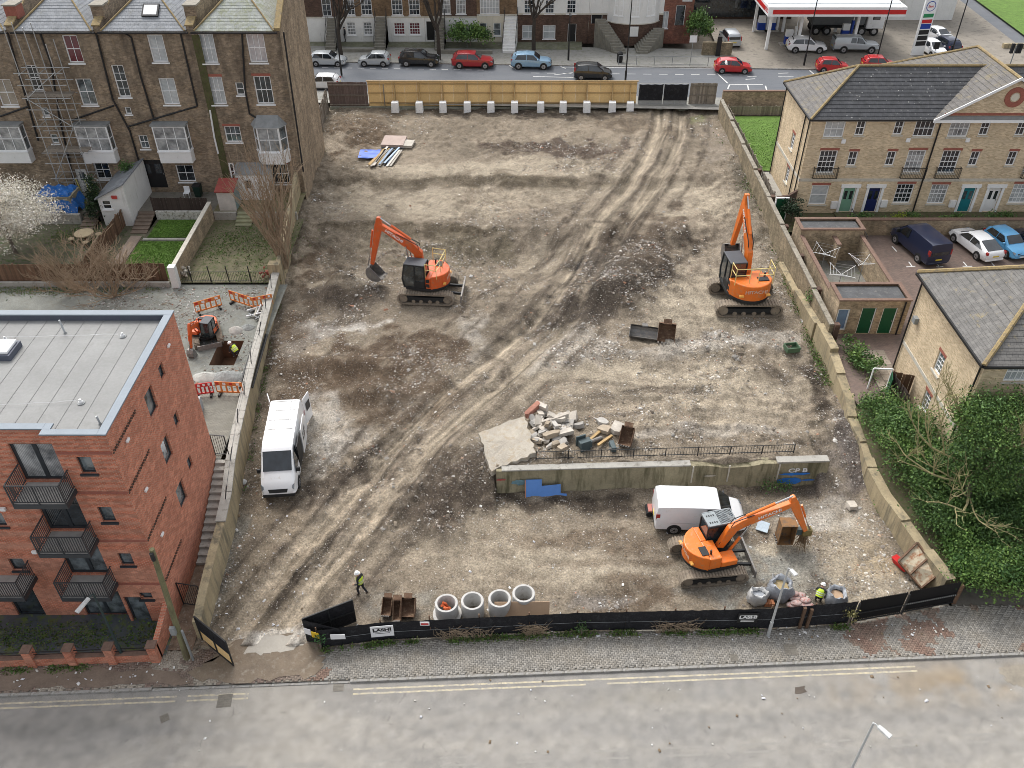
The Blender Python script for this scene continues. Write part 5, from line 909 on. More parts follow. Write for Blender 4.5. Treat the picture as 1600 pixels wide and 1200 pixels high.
bar_gate("black barred gate at the top of the concrete steps",(-16.7,35.6),(-15.9,35.5),2.6,1.5);bar_gate("black barred gate at the foot of the side path",(RBX+.05,27.2),(-15.45,27.0),.15,1.7)
# front garden of the flats
kind(MB().quad((-31,24.35,.02),(RBX,24.35,.02),(RBX,26.7,.02),(-31,26.7,.02)).build("front_garden",surf("wet_paving",(.075,.085,.095),.5,.3,.8,.2,20,dirt=(.11,.14,.03),dirt_amt=.55)),'structure')
gw=thing("front_garden_wall","low red brick garden wall with piers in front of the flats","wall",(-22,24,0))
wx=[-30.5,-27.3,-24.9,-22.7,-20.8,-18.95,-16.95]
def gwy(x):return 24.12+(x+16.9)*.045
for a,b in zip(wx[:-1],wx[1:]):
    MB().hexa([(a,gwy(a)-.11,-.1),(b,gwy(b)-.11,-.1),(b,gwy(b)+.11,-.1),(a,gwy(a)+.11,-.1),(a,gwy(a)-.11,.55),(b,gwy(b)-.11,.55),(b,gwy(b)+.11,.55),(a,gwy(a)+.11,.55)]).build("masonry",M_RED,gw)
    MB().hexa([(a,gwy(a)-.13,.552),(b,gwy(b)-.13,.552),(b,gwy(b)+.13,.552),(a,gwy(a)+.13,.552),(a,gwy(a)-.13,.62),(b,gwy(b)-.13,.62),(b,gwy(b)+.13,.62),(a,gwy(a)+.13,.62)]).build("coping",M_CAPB,gw)
    r_=MB();r_.bar((a,gwy(a),.95),(b,gwy(b),.95),.03);r_.bar((a,gwy(a),.75),(b,gwy(b),.75),.025);r_.build("rail",M_BLACKP,gw)
for x in wx:p_=MB().box(x-.2,x+.2,gwy(x)-.2,gwy(x)+.2,-.1,1.15).build("pier",M_RED,gw);MB().box(x-.23,x+.23,gwy(x)-.23,gwy(x)+.23,1.152,1.23).build("pier_cap",M_CAPB,p_)
MB().hexa([(-17.0,24.2,-.1),(-16.75,24.2,-.1),(-16.75,26.3,-.1),(-17,26.3,-.1),(-17.0,24.2,1.0),(-16.75,24.2,1.0),(-16.75,26.3,1.5),(-17,26.3,1.5)]).build("return_wall",M_RED,gw)

# ---------------------------------------------------------------- left gardens behind the terrace
def quadz(name,x0,x1,y0,y1,z,mat,k='structure'):return kind(MB().quad((x0,y0,z),(x1,y0,z),(x1,y1,z),(x0,y1,z)).build(name,mat),k)
M_WEED=surf("weedy_earth",(.15,.135,.085),.95,.45,1.2,.8,16,dirt=(.075,.10,.03),dirt_amt=.55,bdist=.05)
M_GSOIL=surf("garden_soil",(.12,.11,.075),.95,.45,1.2,.8,16,dirt=(.055,.095,.025),dirt_amt=.5,bdist=.05)
quadz("garden_earth",-48,-31.1,53.6,63.4,2.75,M_GSOIL);quadz("garden_earth",-31.1,-24.2,53.6,63.4,2.75,M_GSOIL);quadz("garden_earth",-24.2,-16.9,53.6,63.4,2.75,M_WEED)
quadz("house_patio",-48,-24.2,63.4,67.1,3.35,surf("patio_concrete",(.19,.175,.15),.95,.3,1,.3,20,dirt=(.10,.11,.06),dirt_amt=.4));quadz("house_patio",-24.2,-17.3,63.4,67.1,3.35,surf("mossy_patio",(.17,.15,.09),.95,.4,1.5,.4,20,dirt=(.12,.13,.03),dirt_amt=.5))
brick_wall("garden_wall","whitewashed low wall below the terrace patio",[(-28.8,63.3),(-24.4,63.3)],[2.6],[3.5],.2,surf("flaking_whitewash",(.55,.54,.50),.95,.25,2.5,.4,20,dirt=(.16,.15,.10),dirt_amt=.5));brick_wall("garden_wall","grey concrete patio edge behind the weedy garden",[(-24.1,63.3),(-22.3,63.3)],[2.6],[3.4],.2,M_CONC);brick_wall("garden_wall","concrete retaining edge under the bare shrub by the terrace",[(-20.8,63.3),(-17.4,63.3)],[2.6],[3.4],.2,M_CONC);brick_wall("garden_wall","low grey block wall below the blue-covered skip",[(-38,62.6),(-34.6,62.6)],[2.6],[3.6],.25,M_CONC)
quadz("lawn",-28.6,-24.5,60.2,63.15,2.80,M_GRASS);quadz("lawn",-29.0,-24.5,54.2,59.6,2.79,M_GRASS)
kind(MB().box(-28.8,-24.5,59.7,59.95,2.7,2.9).build("lawn_edging",M_CONC),'structure');quadz("garden_path",-30.0,-29.1,54.2,60.5,2.80,surf("pink_paving",(.26,.205,.165),.9,.25,2,.3,25))
def steps(label,x0,x1,y0,y1,z0,z1,n,mat):
    t=thing("garden_steps",label,"steps",((x0+x1)/2,y0,z0),0,"garden steps")
    for i in range(n):MB().box(x0,x1,y0+(y1-y0)*i/n,y1,z0-.2,z0+(z1-z0)*(i+1)/n-.004*(n-i)).build("step",mat,t,bevel=.01)
steps("brown steps climbing beside the white garden outbuilding",-30.2,-28.9,60.9,63.6,2.75,3.36,6,surf("brown_step",(.17,.13,.10),.9,.3,2,.3,25));steps("short mossy concrete steps in the weedy garden",-22.2,-20.9,62.0,63.5,2.75,3.36,4,surf("mossy_step",(.23,.23,.14),.9,.3,2,.3,25));steps("dark narrow steps by the blue-covered skip",-34.4,-33.3,60.8,63.5,2.75,3.36,6,surf("brown_step",(.17,.13,.10)))
timber_fence("timber_fence","brown close-board fence behind the flats' yard",(-40.5,53.5),(-24.9,53.7),2.75,1.55,M_FENCEB,M_FENCEB,bw=.16)
kind(MB().box(-40.5,-24.7,53.2,53.4,2.5,3.0).build("fence_plinth",M_CONC),'structure')
timber_fence("timber_fence","brown stepped fence between the two terrace gardens",(-31.0,54.0),(-31.0,62.8),2.75,1.5,M_FENCEB,M_FENCEB);timber_fence("timber_fence","dark brown fence along the patio above the lawn",(-29.0,63.5),(-24.5,63.5),3.4,1.15,M_FENCED,M_FENCED);timber_fence("timber_fence","short dark panel by the conifer",(-33.1,63.5),(-31.6,63.5),3.3,1.0,M_FENCED,M_FENCED)
brick_wall("garden_wall","brick wall with pale end pier between lawn and weedy garden",[(-24.25,53.6),(-24.25,63.2)],[2.6],[(4.1,4.3)],.22,M_GARDB,capm=M_STONE_T);t=MB().box(-24.5,-24.0,53.1,53.58,2.5,4.3).build("gate_pier",M_RENDER);tag(t,"pale rendered pier at the corner of the close-board fence","pier")
brick_wall("garden_wall","stained old wall between the terrace garden and the site",[(-17.0,54.6),(-17.2,57.2),(-17.5,60.5),(-17.75,64),(-17.9,66.9)],[1.5,1.5,1.5,1.5],[(3.9,4.1),(4.1,4.4),(4.4,4.7),(4.7,5.2)],.3,M_OLDR);t=MB().box(-17.6,-16.75,53.9,54.55,1.5,4.05).build("gate_pier",M_OLDR,bevel=.03);tag(t,"thick blue-grey rendered pier on the left site wall","pier")
rl=thing("iron_fence","low black iron bar fence across the weedy garden's end","fence",(-20.5,53.7,2.7));r_=MB();r_.bar((-23.9,53.7,3.6),(-17.7,53.7,3.6),.03);r_.bar((-23.9,53.7,2.85),(-17.7,53.7,2.85),.03);r_.build("rail",M_BLACKP,rl)
for i in range(52):MB().bar((-23.9+i*.12,53.7,2.7),(-23.9+i*.12,53.7,3.62),.015).build("bar",M_BLACKP,rl)
for x in (-23.2,-21.8,-20.5,-18.9):MB().bar((x,53.7,2.6),(x-.05,53.65,4.1),.06).build("post",M_BLACKP,rl)
# white outbuilding
wb=thing("white_outbuilding","white rendered lean-to outbuilding with grey pitched roof in the terrace garden","outbuilding",(-31.4,64.5,2.8));bx0,bx1,by0,by1=-32.6,-30.3,62.2,66.98
Fw=Face((0,by0,0),(1,0,0),(0,-1,0),bx0,bx1,2.6,5.2,.06);u,z=Fw.px(176,307);Fw.window(wb,-32.0,4.6,.75,.8,1,2,gm=G_DARK);m=MB();Fw.wall(m);m.quad((bx1,by0,2.6),(bx1,by1,2.6),(bx1,by1,6.3),(bx1,by0,6.3));m.quad((bx0,by1,2.6),(bx0,by0,2.6),(bx0,by0,5.2),(bx0,by1,5.2));m.quad((bx0,by0,5.2),(bx1,by0,5.2),(bx1,by0,6.3));m.build("wall",M_RENDER,wb);MB().slab([(bx0-.2,by0-.15,5.15),(bx1+.06,by0-.15,6.42),(bx1+.06,by1,6.42),(bx0-.2,by1,5.15)],.1).build("roof",M_SLATE,wb);MB().box(-31.4,-31.0,by0-.12,by0-.002,5.15,5.4).build("alarm_box",surf("red_box",(.45,.06,.05),.5),wb)
# red-roofed shed
sh=thing("garden_shed","small block shed with a faded red roof by the terrace","shed",(-23.0,64.4,3.35));MB().box(-23.7,-22.35,63.65,65.2,3.3,5.05).build("wall",surf("pale_block",(.50,.47,.43),.9,.2,2,.3,25),sh);MB().slab([(-23.8,63.5,5.06),(-22.25,63.5,5.06),(-22.25,65.3,5.45),(-23.8,65.3,5.45)],.08).build("roof",surf("red_felt",(.27,.06,.05),.8,.25,1.5,.2,20,dirt=(.22,.20,.07),dirt_amt=.3),sh);MB().box(-22.345,-22.3,63.8,65.0,3.4,4.95).build("door",surf("grey_blue_door",(.19,.25,.25),.7),sh)
# white lean-to with door on the end house
le=thing("white_lean_to","white single-storey rear lean-to with glazed white door","lean-to",(-21.4,66.3,3.3));Fe=Face((0,65.6,0),(1,0,0),(0,-1,0),-22.6,-19.9,3.3,5.6,.06);u,z=Fe.px(384,270);Fe.door(le,u,3.36,.95,2.0,M_UPVC,M_UPVC,1,G_DARK);u,z=Fe.px(363,268);Fe.window(le,u,z,.4,1.4,1,2,gm=G_DARK);m=MB();Fe.wall(m);m.quad((-19.9,65.6,3.3),(-19.9,66.99,3.3),(-19.9,66.99,6.0),(-19.9,65.6,5.6));m.quad((-22.6,66.99,3.3),(-22.6,65.6,3.3),(-22.6,65.6,5.6),(-22.6,66.99,6.0));m.build("wall",M_RENDER,le);MB().slab([(-22.7,65.5,5.61),(-19.8,65.5,5.61),(-19.8,66.98,6.02),(-22.7,66.98,6.02)],.06).build("roof",M_LEAD,le)
# scaffold tower
sc=thing("scaffold_tower","steel scaffold tower standing against the terrace house","scaffold",(-36,66,3.3));M_STEEL=surf("galvanised_steel",(.42,.43,.43),.5,.2,3,.1,30,metal=.5);sxs=(-36.9,-35.5,-34.2);sys_=(65.2,66.5)
for x in sxs:
    for y in sys_:MB().cyl((x,y,3.3),(x-.05,y,17.2 if x < -35 else 16.0),.035,6).build("standard",M_STEEL,sc)
for z in (5.4,7.6,9.8,12.0,13.9):
    for y in sys_:MB().cyl((-37.4,y,z),(-33.7,y,z),.03,6).build("ledger",M_STEEL,sc);MB().cyl((-37.4,y,z-.9),(-33.7,y,z-.9),.03,6).build("ledger",M_STEEL,sc)
    for x in sxs:MB().cyl((x,64.9,z-.05),(x,66.7,z-.05),.03,6).build("transom",M_STEEL,sc)
    if z in (7.6,12.0):
        for k in range(4):MB().box(-37.3,-33.8,65.3+k*.3,65.57+k*.3,z+.04,z+.08).build("board",M_FENCEG,sc)
for (x0,z0,x1,z1) in ((-37,5.4,-34.2,9.7),(-34.2,9.8,-37,12.0),(-37,12,-34.2,14),(-34.2,5.4,-36.8,3.3)):MB().cyl((x0,65.1,z0),(x1,65.1,z1),.03,6).build("brace",M_STEEL,sc)
for x in (-35.0,-34.3,-33.8):MB().cyl((x,64.9,3.3),(x-.4,65.2,5.4),.035,6).build("foot_brace",surf("yellow_tube",(.45,.42,.10),.6),sc)
# blue tarp skip, picnic table, bins, chair
tp=thing("covered_skip","builder's skip under a crumpled blue tarpaulin in the garden","skip",(-36.3,63.8,2.75));MB().hexa([(-37.6,63.0,3.3),(-35.3,63.0,3.3),(-35.3,64.6,3.3),(-37.6,64.6,3.3),(-37.8,62.9,4.9),(-35.1,62.9,4.9),(-35.1,64.8,4.9),(-37.8,64.8,4.9)]).build("skip_body",surf("skip_yellow",(.3,.27,.2),.7),tp)
r_=MB();n=10
for i in range(n):
    for j in range(n):
        def P_(i,j):
            u,v=i/n,j/n;x=-37.9+2.9*u;y=62.8+2.1*v;z=5.0+.12*math.sin(i*1.9)*math.cos(j*1.3)
            if v==0 or i==n:z=3.6+.35*math.sin(i*1.2+j);y -= .12*(v==0);x+=.15*(i==n)
            return (x,y,z)
        r_.quad(P_(i,j),P_(i+1,j),P_(i+1,j+1),P_(i,j+1))
r_.build("tarpaulin",surf("blue_tarp",(.02,.13,.42),.4,.35,2.5,.4,8,dirt=(.30,.38,.5),dirt_amt=.2),tp,smooth=30)
pt=thing("picnic_table","round wooden picnic table with stools in the left garden","table",(-33.2,59.7,2.75));M_PALEW=surf("pale_timber",(.42,.34,.22),.85,.2,3,.3,30);MB().cyl((-33.2,59.7,3.42),(-33.2,59.7,3.5),.72,18).build("table_top",M_PALEW,pt);MB().cyl((-33.2,59.7,2.75),(-33.2,59.7,3.42),.12,8).build("pedestal",M_FENCEB,pt)
for k in range(4):a=.4+k*math.pi/2;MB().cyl((-33.2+1.0*math.cos(a),59.7+1.0*math.sin(a),3.15),(-33.2+1.0*math.cos(a),59.7+1.0*math.sin(a),3.21),.24,12).build("seat",M_PALEW,pt);MB().cyl((-33.2+1.0*math.cos(a),59.7+1.0*math.sin(a),2.75),(-33.2+1.0*math.cos(a),59.7+1.0*math.sin(a),3.15),.06,6).build("leg",M_FENCEB,pt)
bn=thing("dark_bin","dark green wheelie bin on the patio beside a white chair","bin",(-26.1,66.2,3.36));MB().hexa([(-.25,-.28,.08),(.25,-.28,.08),(.25,.28,.08),(-.25,.28,.08),(-.3,-.35,1.0),(.3,-.35,1.0),(.3,.35,1.0),(-.3,.35,1.0)]).build("bin_body",surf("dark_green_plastic",(.01,.03,.022),.5),bn,bevel=.03,world=False);MB().box(-.32,.32,-.38,.38,1.0,1.08).build("lid",M_BLACK,bn,bevel=.02,world=False)
chr_=thing("garden_chair","white plastic garden chair on the terrace patio","chair",(-27.0,66.0,3.36));MB().box(-.24,.24,-.24,.24,.42,.46).build("seat",M_UPVC,chr_,world=False);MB().box(-.24,.24,.2,.25,.46,.9).build("backrest",M_UPVC,chr_,world=False)
for a in (-.21,.21):
    for b in (-.21,.21):MB().cyl((a,b,0),(a,b,.42),.02,6).build("leg",M_UPVC,chr_,world=False)
for (x,y,lb) in ((-24.0,54.6,"heap of pale stones by the end of the brick garden wall"),(-17.9,54.4,"heap of red bricks beside the rendered pier")):
    t=thing("stone_heap",lb,"heap",(x,y,2.7));
    for k in range(16):MB().ico((x+rng.uniform(-.35,.35),y+rng.uniform(-.5,.5),2.85+rng.uniform(0,.55)),rng.uniform(.09,.18),.25).build("stone",M_REDTRIM if "red" in lb else M_STONE_T,t)

# ================================================================ BACK STREET
BZ=3.5;BA=R(-2.7);BD=Vector((math.cos(BA),math.sin(BA),0));BN=Vector((-math.sin(BA),math.cos(BA),0));B0=Vector((0,98.85,BZ))
def B(s,t,z=0):p=B0+BD*s+BN*t;return Vector((p.x,p.y,BZ+z))
def strip(name,s0,s1,t0,t1,z,mat):return kind(MB().quad(B(s0,t0,z),B(s1,t0,z),B(s1,t1,z),B(s0,t1,z)).build(name,mat),'structure')
strip("road",-120,42,-9.3,0,-.1,M_ROADB)['label']='main street behind the hoarding'
M_PAVB=surf("street_pavement",(.25,.245,.225),.9,.2,.7,.2,25,dirt=(.17,.17,.13),dirt_amt=.4)
strip("pavement",-120,24,.12,6.5,0,M_PAVB);strip("pavement",-120,60,-11.8,-9.42,0,M_PAVB)
for t0 in (0,-9.42):kind(MB().hexa([B(-120,t0,-.2),B(44,t0,-.2),B(44,t0+.12,-.2),B(-120,t0+.12,-.2),B(-120,t0,.005),B(44,t0,.005),B(44,t0+.12,.005),B(-120,t0+.12,.005)]).build("kerb",M_KERB),'structure')
strip("verge",-120,8,5.4,9.4,.02,surf("front_area",(.15,.155,.10),.95,.4,.8,.4,15,dirt=(.22,.21,.18),dirt_amt=.5))
M_FORE=surf("forecourt_concrete",(.24,.215,.18),.9,.2,.5,.2,20,dirt=(.14,.125,.105),dirt_amt=.4)
strip("forecourt",24,60,.12,40,.0,M_FORE);strip("road",42,120,-30,60,-.1,M_ROADB)['label']='side road curving away beyond the filling station'
# road paint, from survey bearings
def mark(x0,y0,x1,y1,w_=.12):a,b=at(x0,y0,BZ-.09),at(x1,y1,BZ-.09);d=(b-a).normalized();n_=Vector((-d.y,d.x,0))*w_/2;kind(MB().quad(a-n_,b-n_,b+n_,a+n_).build("road_marking",M_LINE),'structure')
for i in range(14):mark(503+i*18.7,105.6+i*.3,513+i*18.7,105.7+i*.3)
for i in range(14):mark(830+i*25,114.0+i*.25,843+i*25,114.1+i*.25)
for q in ((833,119.5,896,121),(866,117,895,113.5),(876,104,884,107),(795,101.5,806,108.5),(1120,114,1137,130),(1140,132,1137,139),(1140,132,1192,132),(1148,141.5,1204,141.5),(1168,133,1170,141),(1196,134,1198,141),(1168,119.5,1182,119),(1165,124,1180,123),(1216,114.5,1232,114),(1216,120,1240,120),(1265,110,1272,116)):mark(*q,.14)
mark(880,104.8,1270,108.4,.12);mark(940,104.2,1100,106.0,.08)
# houses across the street
HY=107.0
def street_house(label,x0,x1,mat,lower=None,lz=6.4,top=13.5,wins=(),doors=(),bands=(),y=HY,roof=True):
    t=thing("street_house",label,"house",((x0+x1)/2,y+4,BZ),0,"houses across the main street");F=Face((0,y,0),(1,0,0),(0,-1,0),x0+.01,x1-.01,BZ-.2,top,.12);F1=Face((0,y,0),(1,0,0),(0,-1,0),x0+.01,x1-.01,BZ-.2,lz,.12);F2=Face((0,y,0),(1,0,0),(0,-1,0),x0+.01,x1-.01,lz,top,.12)
    for (px_,py_,w_,h_,nx,nz,gi,*fm) in wins:
        u,z=F.px(px_,py_);G=F1 if z < lz and lower else (F2 if lower else F);h2=min(h_,2*(lz-.03-z)) if G is F1 else h_;z=max(z,lz+.03+h2/2) if G is F2 else z;G.window(t,u,z,w_,h2,nx,nz,gm=GT[gi],fm=fm[0] if fm else None)
    for (px_,py_,w_,h_,mt,*k) in doors:
        u,z=F.px(px_,py_);G=F1 if lower and z < lz else (F2 if lower else F);z0=max(z,G.z0+.02) if G is F2 else z;G.door(t,u,z0,w_,min(h_,G.z1-z0-.05),mt,M_UPVC,0)
    if lower:m=MB();F1.wall(m);m.build("basement_wall",lower,t);m=MB();F2.wall(m)
    else:m=MB();F.wall(m)
    yb=y+9;m.quad((x1,y,BZ-.2),(x1,yb,BZ-.2),(x1,yb,top),(x1,y,top));m.quad((x0,yb,BZ-.2),(x0,y,BZ-.2),(x0,y,top),(x0,yb,top));m.quad((x1,yb,BZ-.2),(x0,yb,BZ-.2),(x0,yb,top),(x1,yb,top));m.build("wall",mat,t)
    MB().slab([(x0,y-.3,top+.02),(x1,y-.3,top+.02),(x1,y+4.5,top+2.5),(x0,y+4.5,top+2.5)],.15).build("roof",M_SLATE,t);MB().slab([(x1,yb+.3,top+.02),(x0,yb+.3,top+.02),(x0,y+4.5,top+2.5),(x1,y+4.5,top+2.5)],.15).build("roof",M_SLATE,t)
    if lower and lower is not mat:MB().box(x0+.01,x1-.01,y-.05,y-.001,lz-.08,lz+.08).build("band_course",M_STONE_T,t)
    return t
def hx(px_):return onY(px_,30,HY).x
street_house("red-brown house at the left of the far terrace, mostly hidden by the gable",hx(440),hx(538),M_BROWNB,M_RENDER,6.3,13.5,[(510,12,1.1,2.0,2,3,0)],[])
street_house("brown brick house with white basement and central black front door",hx(538),hx(663),M_GAULT,M_RENDER,6.35,13.5,[(545,8,1.3,2.3,3,4,0),(572,8,1.3,2.3,3,4,0),(620,8,1.3,2.3,3,4,0),(647,8,1.3,2.3,3,4,0),(549,45,1.05,1.5,3,4,2),(575,45,1.05,1.5,3,4,2),(624,45,1.3,1.4,4,4,3),(648,45,1.3,1.4,4,4,3)],[(596,27,1.1,2.4,M_BLACK)])
street_house("narrow dark brick house with dark teal porch behind the street tree",hx(663),hx(686),M_GAULT,M_RENDER,6.35,13.5,[],[(674,63,1.1,2.2,M_BLACK)])
street_house("dark brown brick house with white basement and evergreen bush in front",hx(686),hx(745),M_BROWNB,M_RENDER,6.35,13.5,[(696,8,1.15,2.0,3,4,2),(720,8,1.15,2.0,3,4,2),(718,43,.9,1.3,2,3,4)],[])
street_house("cream fronted house with broad first-floor windows and blue door",hx(745),hx(808),M_GAULT,M_CREAM,6.6,13.5,[(765,8,2.3,2.1,6,3,1),(755,46,.9,1.5,1,2,4),(777,46,.9,1.5,1,2,4)],[(799,30,1.0,2.4,M_NAVY)])
h5=street_house("white stucco house over brown brick ground floor behind the black car",hx(808),hx(920),M_RENDER,M_BROWNB,6.7,13.5,[(826,8,1.1,2.0,3,4,0),(859,8,1.1,2.0,3,4,0),(893,8,1.1,2.0,3,4,0),(826,50,1.5,1.6,2,2,1),(858,50,1.5,1.6,2,2,1)],[(893,67,1.0,2.2,M_BLACK)])
h6=street_house("white stucco house with bowed front over brown brick and twin stairways",hx(920),hx(1036),M_RENDER,M_BROWNB,6.7,13.5,[],[(932,37,1.3,2.4,M_BLACK)])
xa,xb=hx(948),hx(1030);bw_=MB();bl=MB();n=10;pts=[(lerp(xa,xb,i/n),HY-1.5*math.sin(math.pi*i/n)**.6) for i in range(n+1)]
bl.prism([(xa,HY+.05)]+pts[1:-1]+[(xb,HY+.05)],BZ,5.9);bw_.prism([(xa,HY+.05)]+pts[1:-1]+[(xb,HY+.05)],6.0,13.4);bl.build("bow_basement",M_BROWNB,h6);bw_.build("bow_front",M_RENDER,h6);MB().prism([(xa-.1,HY+.05)]+[(p[0],p[1]-.1) for p in pts[1:-1]]+[(xb+.1,HY+.05)],5.902,5.998).build("band_course",M_STONE_T,h6)
for i0,i1 in ((1,3),(4,6),(7,9)):
    a,b=Vector((*pts[i0],0)),Vector((*pts[i1],0));U=(b-a);L=U.length;F=Face((a.x,a.y,0),U,(U.y,-U.x,0),0,L,6,13);F.d=-.05;F.window(h6,L/2,7.9,min(1.3,L*.8),2.2,3,4,gm=G_NET if i0==4 else G_GREY,cut=False)
MB().box(hx(982),hx(996),HY-1.62,HY-1.5,4.6,5.7).build("wall_plaque",M_RENDER,h6)
street_house("small red brick house beside the filling station entrance",hx(1036),hx(1082),brickm("red_house_brick",(.26,.10,.065),(.18,.07,.05),(.24,.16,.13),stain_amt=.4),None,6,9.0,[(1039,31,.8,1.9,2,3,1),(1075,-8,1,1.2,2,2,1)],[(1061,40,1.1,2.3,G_DARK)])
def stair(label,x0,y_top,x1,y_bot,w_,z0,z1,n,mat,rail=True,along='y'):
    t=thing("entrance_steps",label,"steps",(x0,y_bot,z0),0,"front steps across the street")
    for i in range(n):
        k=i/n;ya=lerp(y_bot,y_top,k);xx=lerp(x1,x0,k);MB().box(xx-w_/2,xx+w_/2,ya,y_top,z0-.1,lerp(z0,z1,(i+1)/n)-.003*(n-i)).build("step",mat,t)
    if rail:
        for s_ in (-1,1):
            r_=MB();r_.bar((x1+s_*w_/2,y_bot,z0+1),(x0+s_*w_/2,y_top,z1+1),.05);
            for i in range(6):k=i/5;p=Vector((lerp(x1,x0,k)+s_*w_/2,lerp(y_bot,y_top,k),lerp(z0,z1,k)));r_.bar(p,p+Vector((0,0,1)),.03)
            r_.build("handrail",M_BLACKP,t)
M_STEP=surf("street_step",(.20,.19,.16),.9,.3,2,.3,25)
xs=hx(596);stair("steep central steps up to the black front door of the brown brick house",xs,HY-.1,xs,103.4,1.3,BZ,6.35,12,M_STEP);xs=hx(520);stair("dark steps at the left end of the far terrace",xs,HY-.1,xs,103.4,1.2,BZ,6.3,12,M_STEP);xs=hx(696);stair("shadowed steps beside the bush across the street",xs-.6,HY-.1,xs-.6,103.6,1.1,BZ,6.3,12,M_STEP)
xs=hx(799);stair("white sided steps with railings up to the blue door",xs,HY-.1,xs-.3,102.9,1.5,BZ,6.5,12,M_RENDER)
stair("left curved stairway of the bow-fronted house",hx(934),HY-1.55,hx(966),102.6,1.3,BZ,6.6,13,M_STEP,False);stair("right curved stairway of the bow-fronted house",hx(1030),HY-1.6,hx(1000),102.6,1.3,BZ,5.6,10,M_STEP,False)
brick_wall("garden_wall","low wall along the front gardens across the street",[(hx(535),103.2),(hx(590),103.2)],[BZ-.1],[BZ+.35],.25,M_STEP);brick_wall("garden_wall","low front wall below the evergreen bush across the street",[(hx(690),102.7),(hx(770),102.5)],[BZ-.1],[BZ+.4],.25,M_STEP);brick_wall("garden_wall","stone garden wall beside the filling station entrance",[(22.0,102.4),(25.4,102.2)],[BZ-.1],[BZ+1.4],.4,M_OLDW)
pr_=thing("guard_rail","grey pedestrian guard rail along the far pavement","railing",B(15,.6));r_=MB();r_.bar(B(12,.5,1.0),B(24,.5,1.0),.05);r_.bar(B(12,.5,.12),B(24,.5,.12),.04)
r_.build("rail",M_LEAD,pr_)
for i in range(7):MB().bar(B(12+i*2,.5,0),B(12+i*2,.5,1.0),.06).build("post",M_LEAD,pr_)
# ---------------------------------------------------------------- filling station
M_SRED=surf("sign_red",(.52,.02,.02),.4,.08,2,0);M_SBLUE=surf("sign_blue",(.015,.05,.30),.4,.1,2,0);M_CANT=surf("canopy_top",(.50,.55,.58),.6,.1,.4,.05,20);M_ORNG=surf("orange_goods",(.6,.22,.03),.6,.3,4,0)
cn=thing("station_canopy","white filling station canopy with red fascia stripe","canopy",(36,107,BZ));CX0,CX1,CY0,CY1,CZ=28.6,44.0,101.2,116.0,8.0
MB().box(CX0,CX1,CY0,CY1,CZ,CZ+1.0).build("canopy_deck",M_UPVC,cn);MB().quad((CX0+.2,CY0+.2,CZ+1.004),(CX1-.2,CY0+.2,CZ+1.004),(CX1-.2,CY1-.2,CZ+1.004),(CX0+.2,CY1-.2,CZ+1.004)).build("canopy_roof",M_CANT,cn)
for i in range(4):MB().box(CX0+.2,CX1-.2,CY0+1.5+i*3.4,CY0+1.6+i*3.4,CZ+1.004,CZ+1.03).build("roof_joint",M_LEAD,cn)
MB().box(CX0+.5,CX1-.05,CY0-.03,CY0-.002,CZ+.25,CZ+.72).build("fascia_stripe",M_SRED,cn);MB().box(CX0-.03,CX0-.002,CY0+1.6,CY1-.3,CZ+.25,CZ+.72).build("fascia_stripe",M_SRED,cn);text("canopy_lettering","ESSO",.62,(CX0-.012,CY0+.85,CZ+.5),(R(90),0,R(-90)),M_SRED,cn,bold=.01)
for x in (29.9,33.5,40.0):
    for y in (104.2,111):MB().box(x-.15,x+.15,y-.15,y+.15,BZ,CZ).build("column",M_UPVC,cn)
for i,(x,y,lb) in enumerate(((1230,62,"blue fuel pump on the island nearest the white car"),(1188,40,"blue fuel pump at the left island under the canopy"),(1204,40,"second blue fuel pump on the left island"),(1318,52,"fuel pump in front of the grey tipper truck"))):
    p=at(x,y+8,BZ);t=thing("fuel_pump",lb,"fuel pump",p,0,"pumps under the canopy");MB().box(-.9,.9,-.6,.6,0,.15).build("island",M_CONC,t,world=False);MB().box(-.45,.45,-.28,.28,.15,1.0).build("cabinet",M_SBLUE,t,bevel=.02,world=False);MB().box(-.42,.42,-.25,.25,1.0,1.75).build("display",M_UPVC,t,bevel=.02,world=False);MB().box(.6,.85,-.2,.2,.15,2.1).build("side_panel",M_UPVC if i!=3 else M_SBLUE,t,world=False);MB().box(-1.2,1.2,-.05,.05,3.4,3.75).build("number_board",M_SRED,t,world=False);MB().cyl((.75,0,2.1),(.75,0,3.4),.05,6).build("board_post",M_UPVC,t,world=False)
shp=thing("station_shop","dark fronted filling station shop behind the forecourt","shop",(29,118,BZ));MB().box(20.5,36,116.5,124,BZ,8.5).build("wall",M_BROWNB,shp);MB().box(21,35.5,116.3,116.49,BZ+.3,6.4).build("shopfront",G_DARK,shp)
for i,(x,y,c,lb) in enumerate(((1120,14,M_ORNG,"rack of orange goods outside the station shop"),(1133,14,M_SBLUE,"rack of blue goods outside the station shop"),(1152,15,surf("green_goods",(.03,.10,.08),.6),"rack of dark green goods outside the station shop"),(1175,13,surf("grey_goods",(.12,.14,.17),.6),"rack of grey goods outside the station shop"))):
    p=at(x,y+12,BZ);t=thing("goods_rack",lb,"display rack",p,0,"racks outside the station shop");MB().box(-.7,.7,-.3,.3,0,.2).build("base",M_BLACK,t,world=False)
    for k in range(4):MB().box(-.65,.65,-.28,.28,.25+k*.42,.6+k*.42).build("goods",c if k % 2==0 else surf("mixed_goods",(.35,.2,.12),.6,.6,9),t,world=False)
tt=thing("price_totem","tall white price totem sign with round red-and-blue emblem","sign",at(1432,86,BZ),R(8));MB().box(-.75,.75,-.15,.15,0,6.3).build("panel",M_UPVC,tt,bevel=.04,world=False)
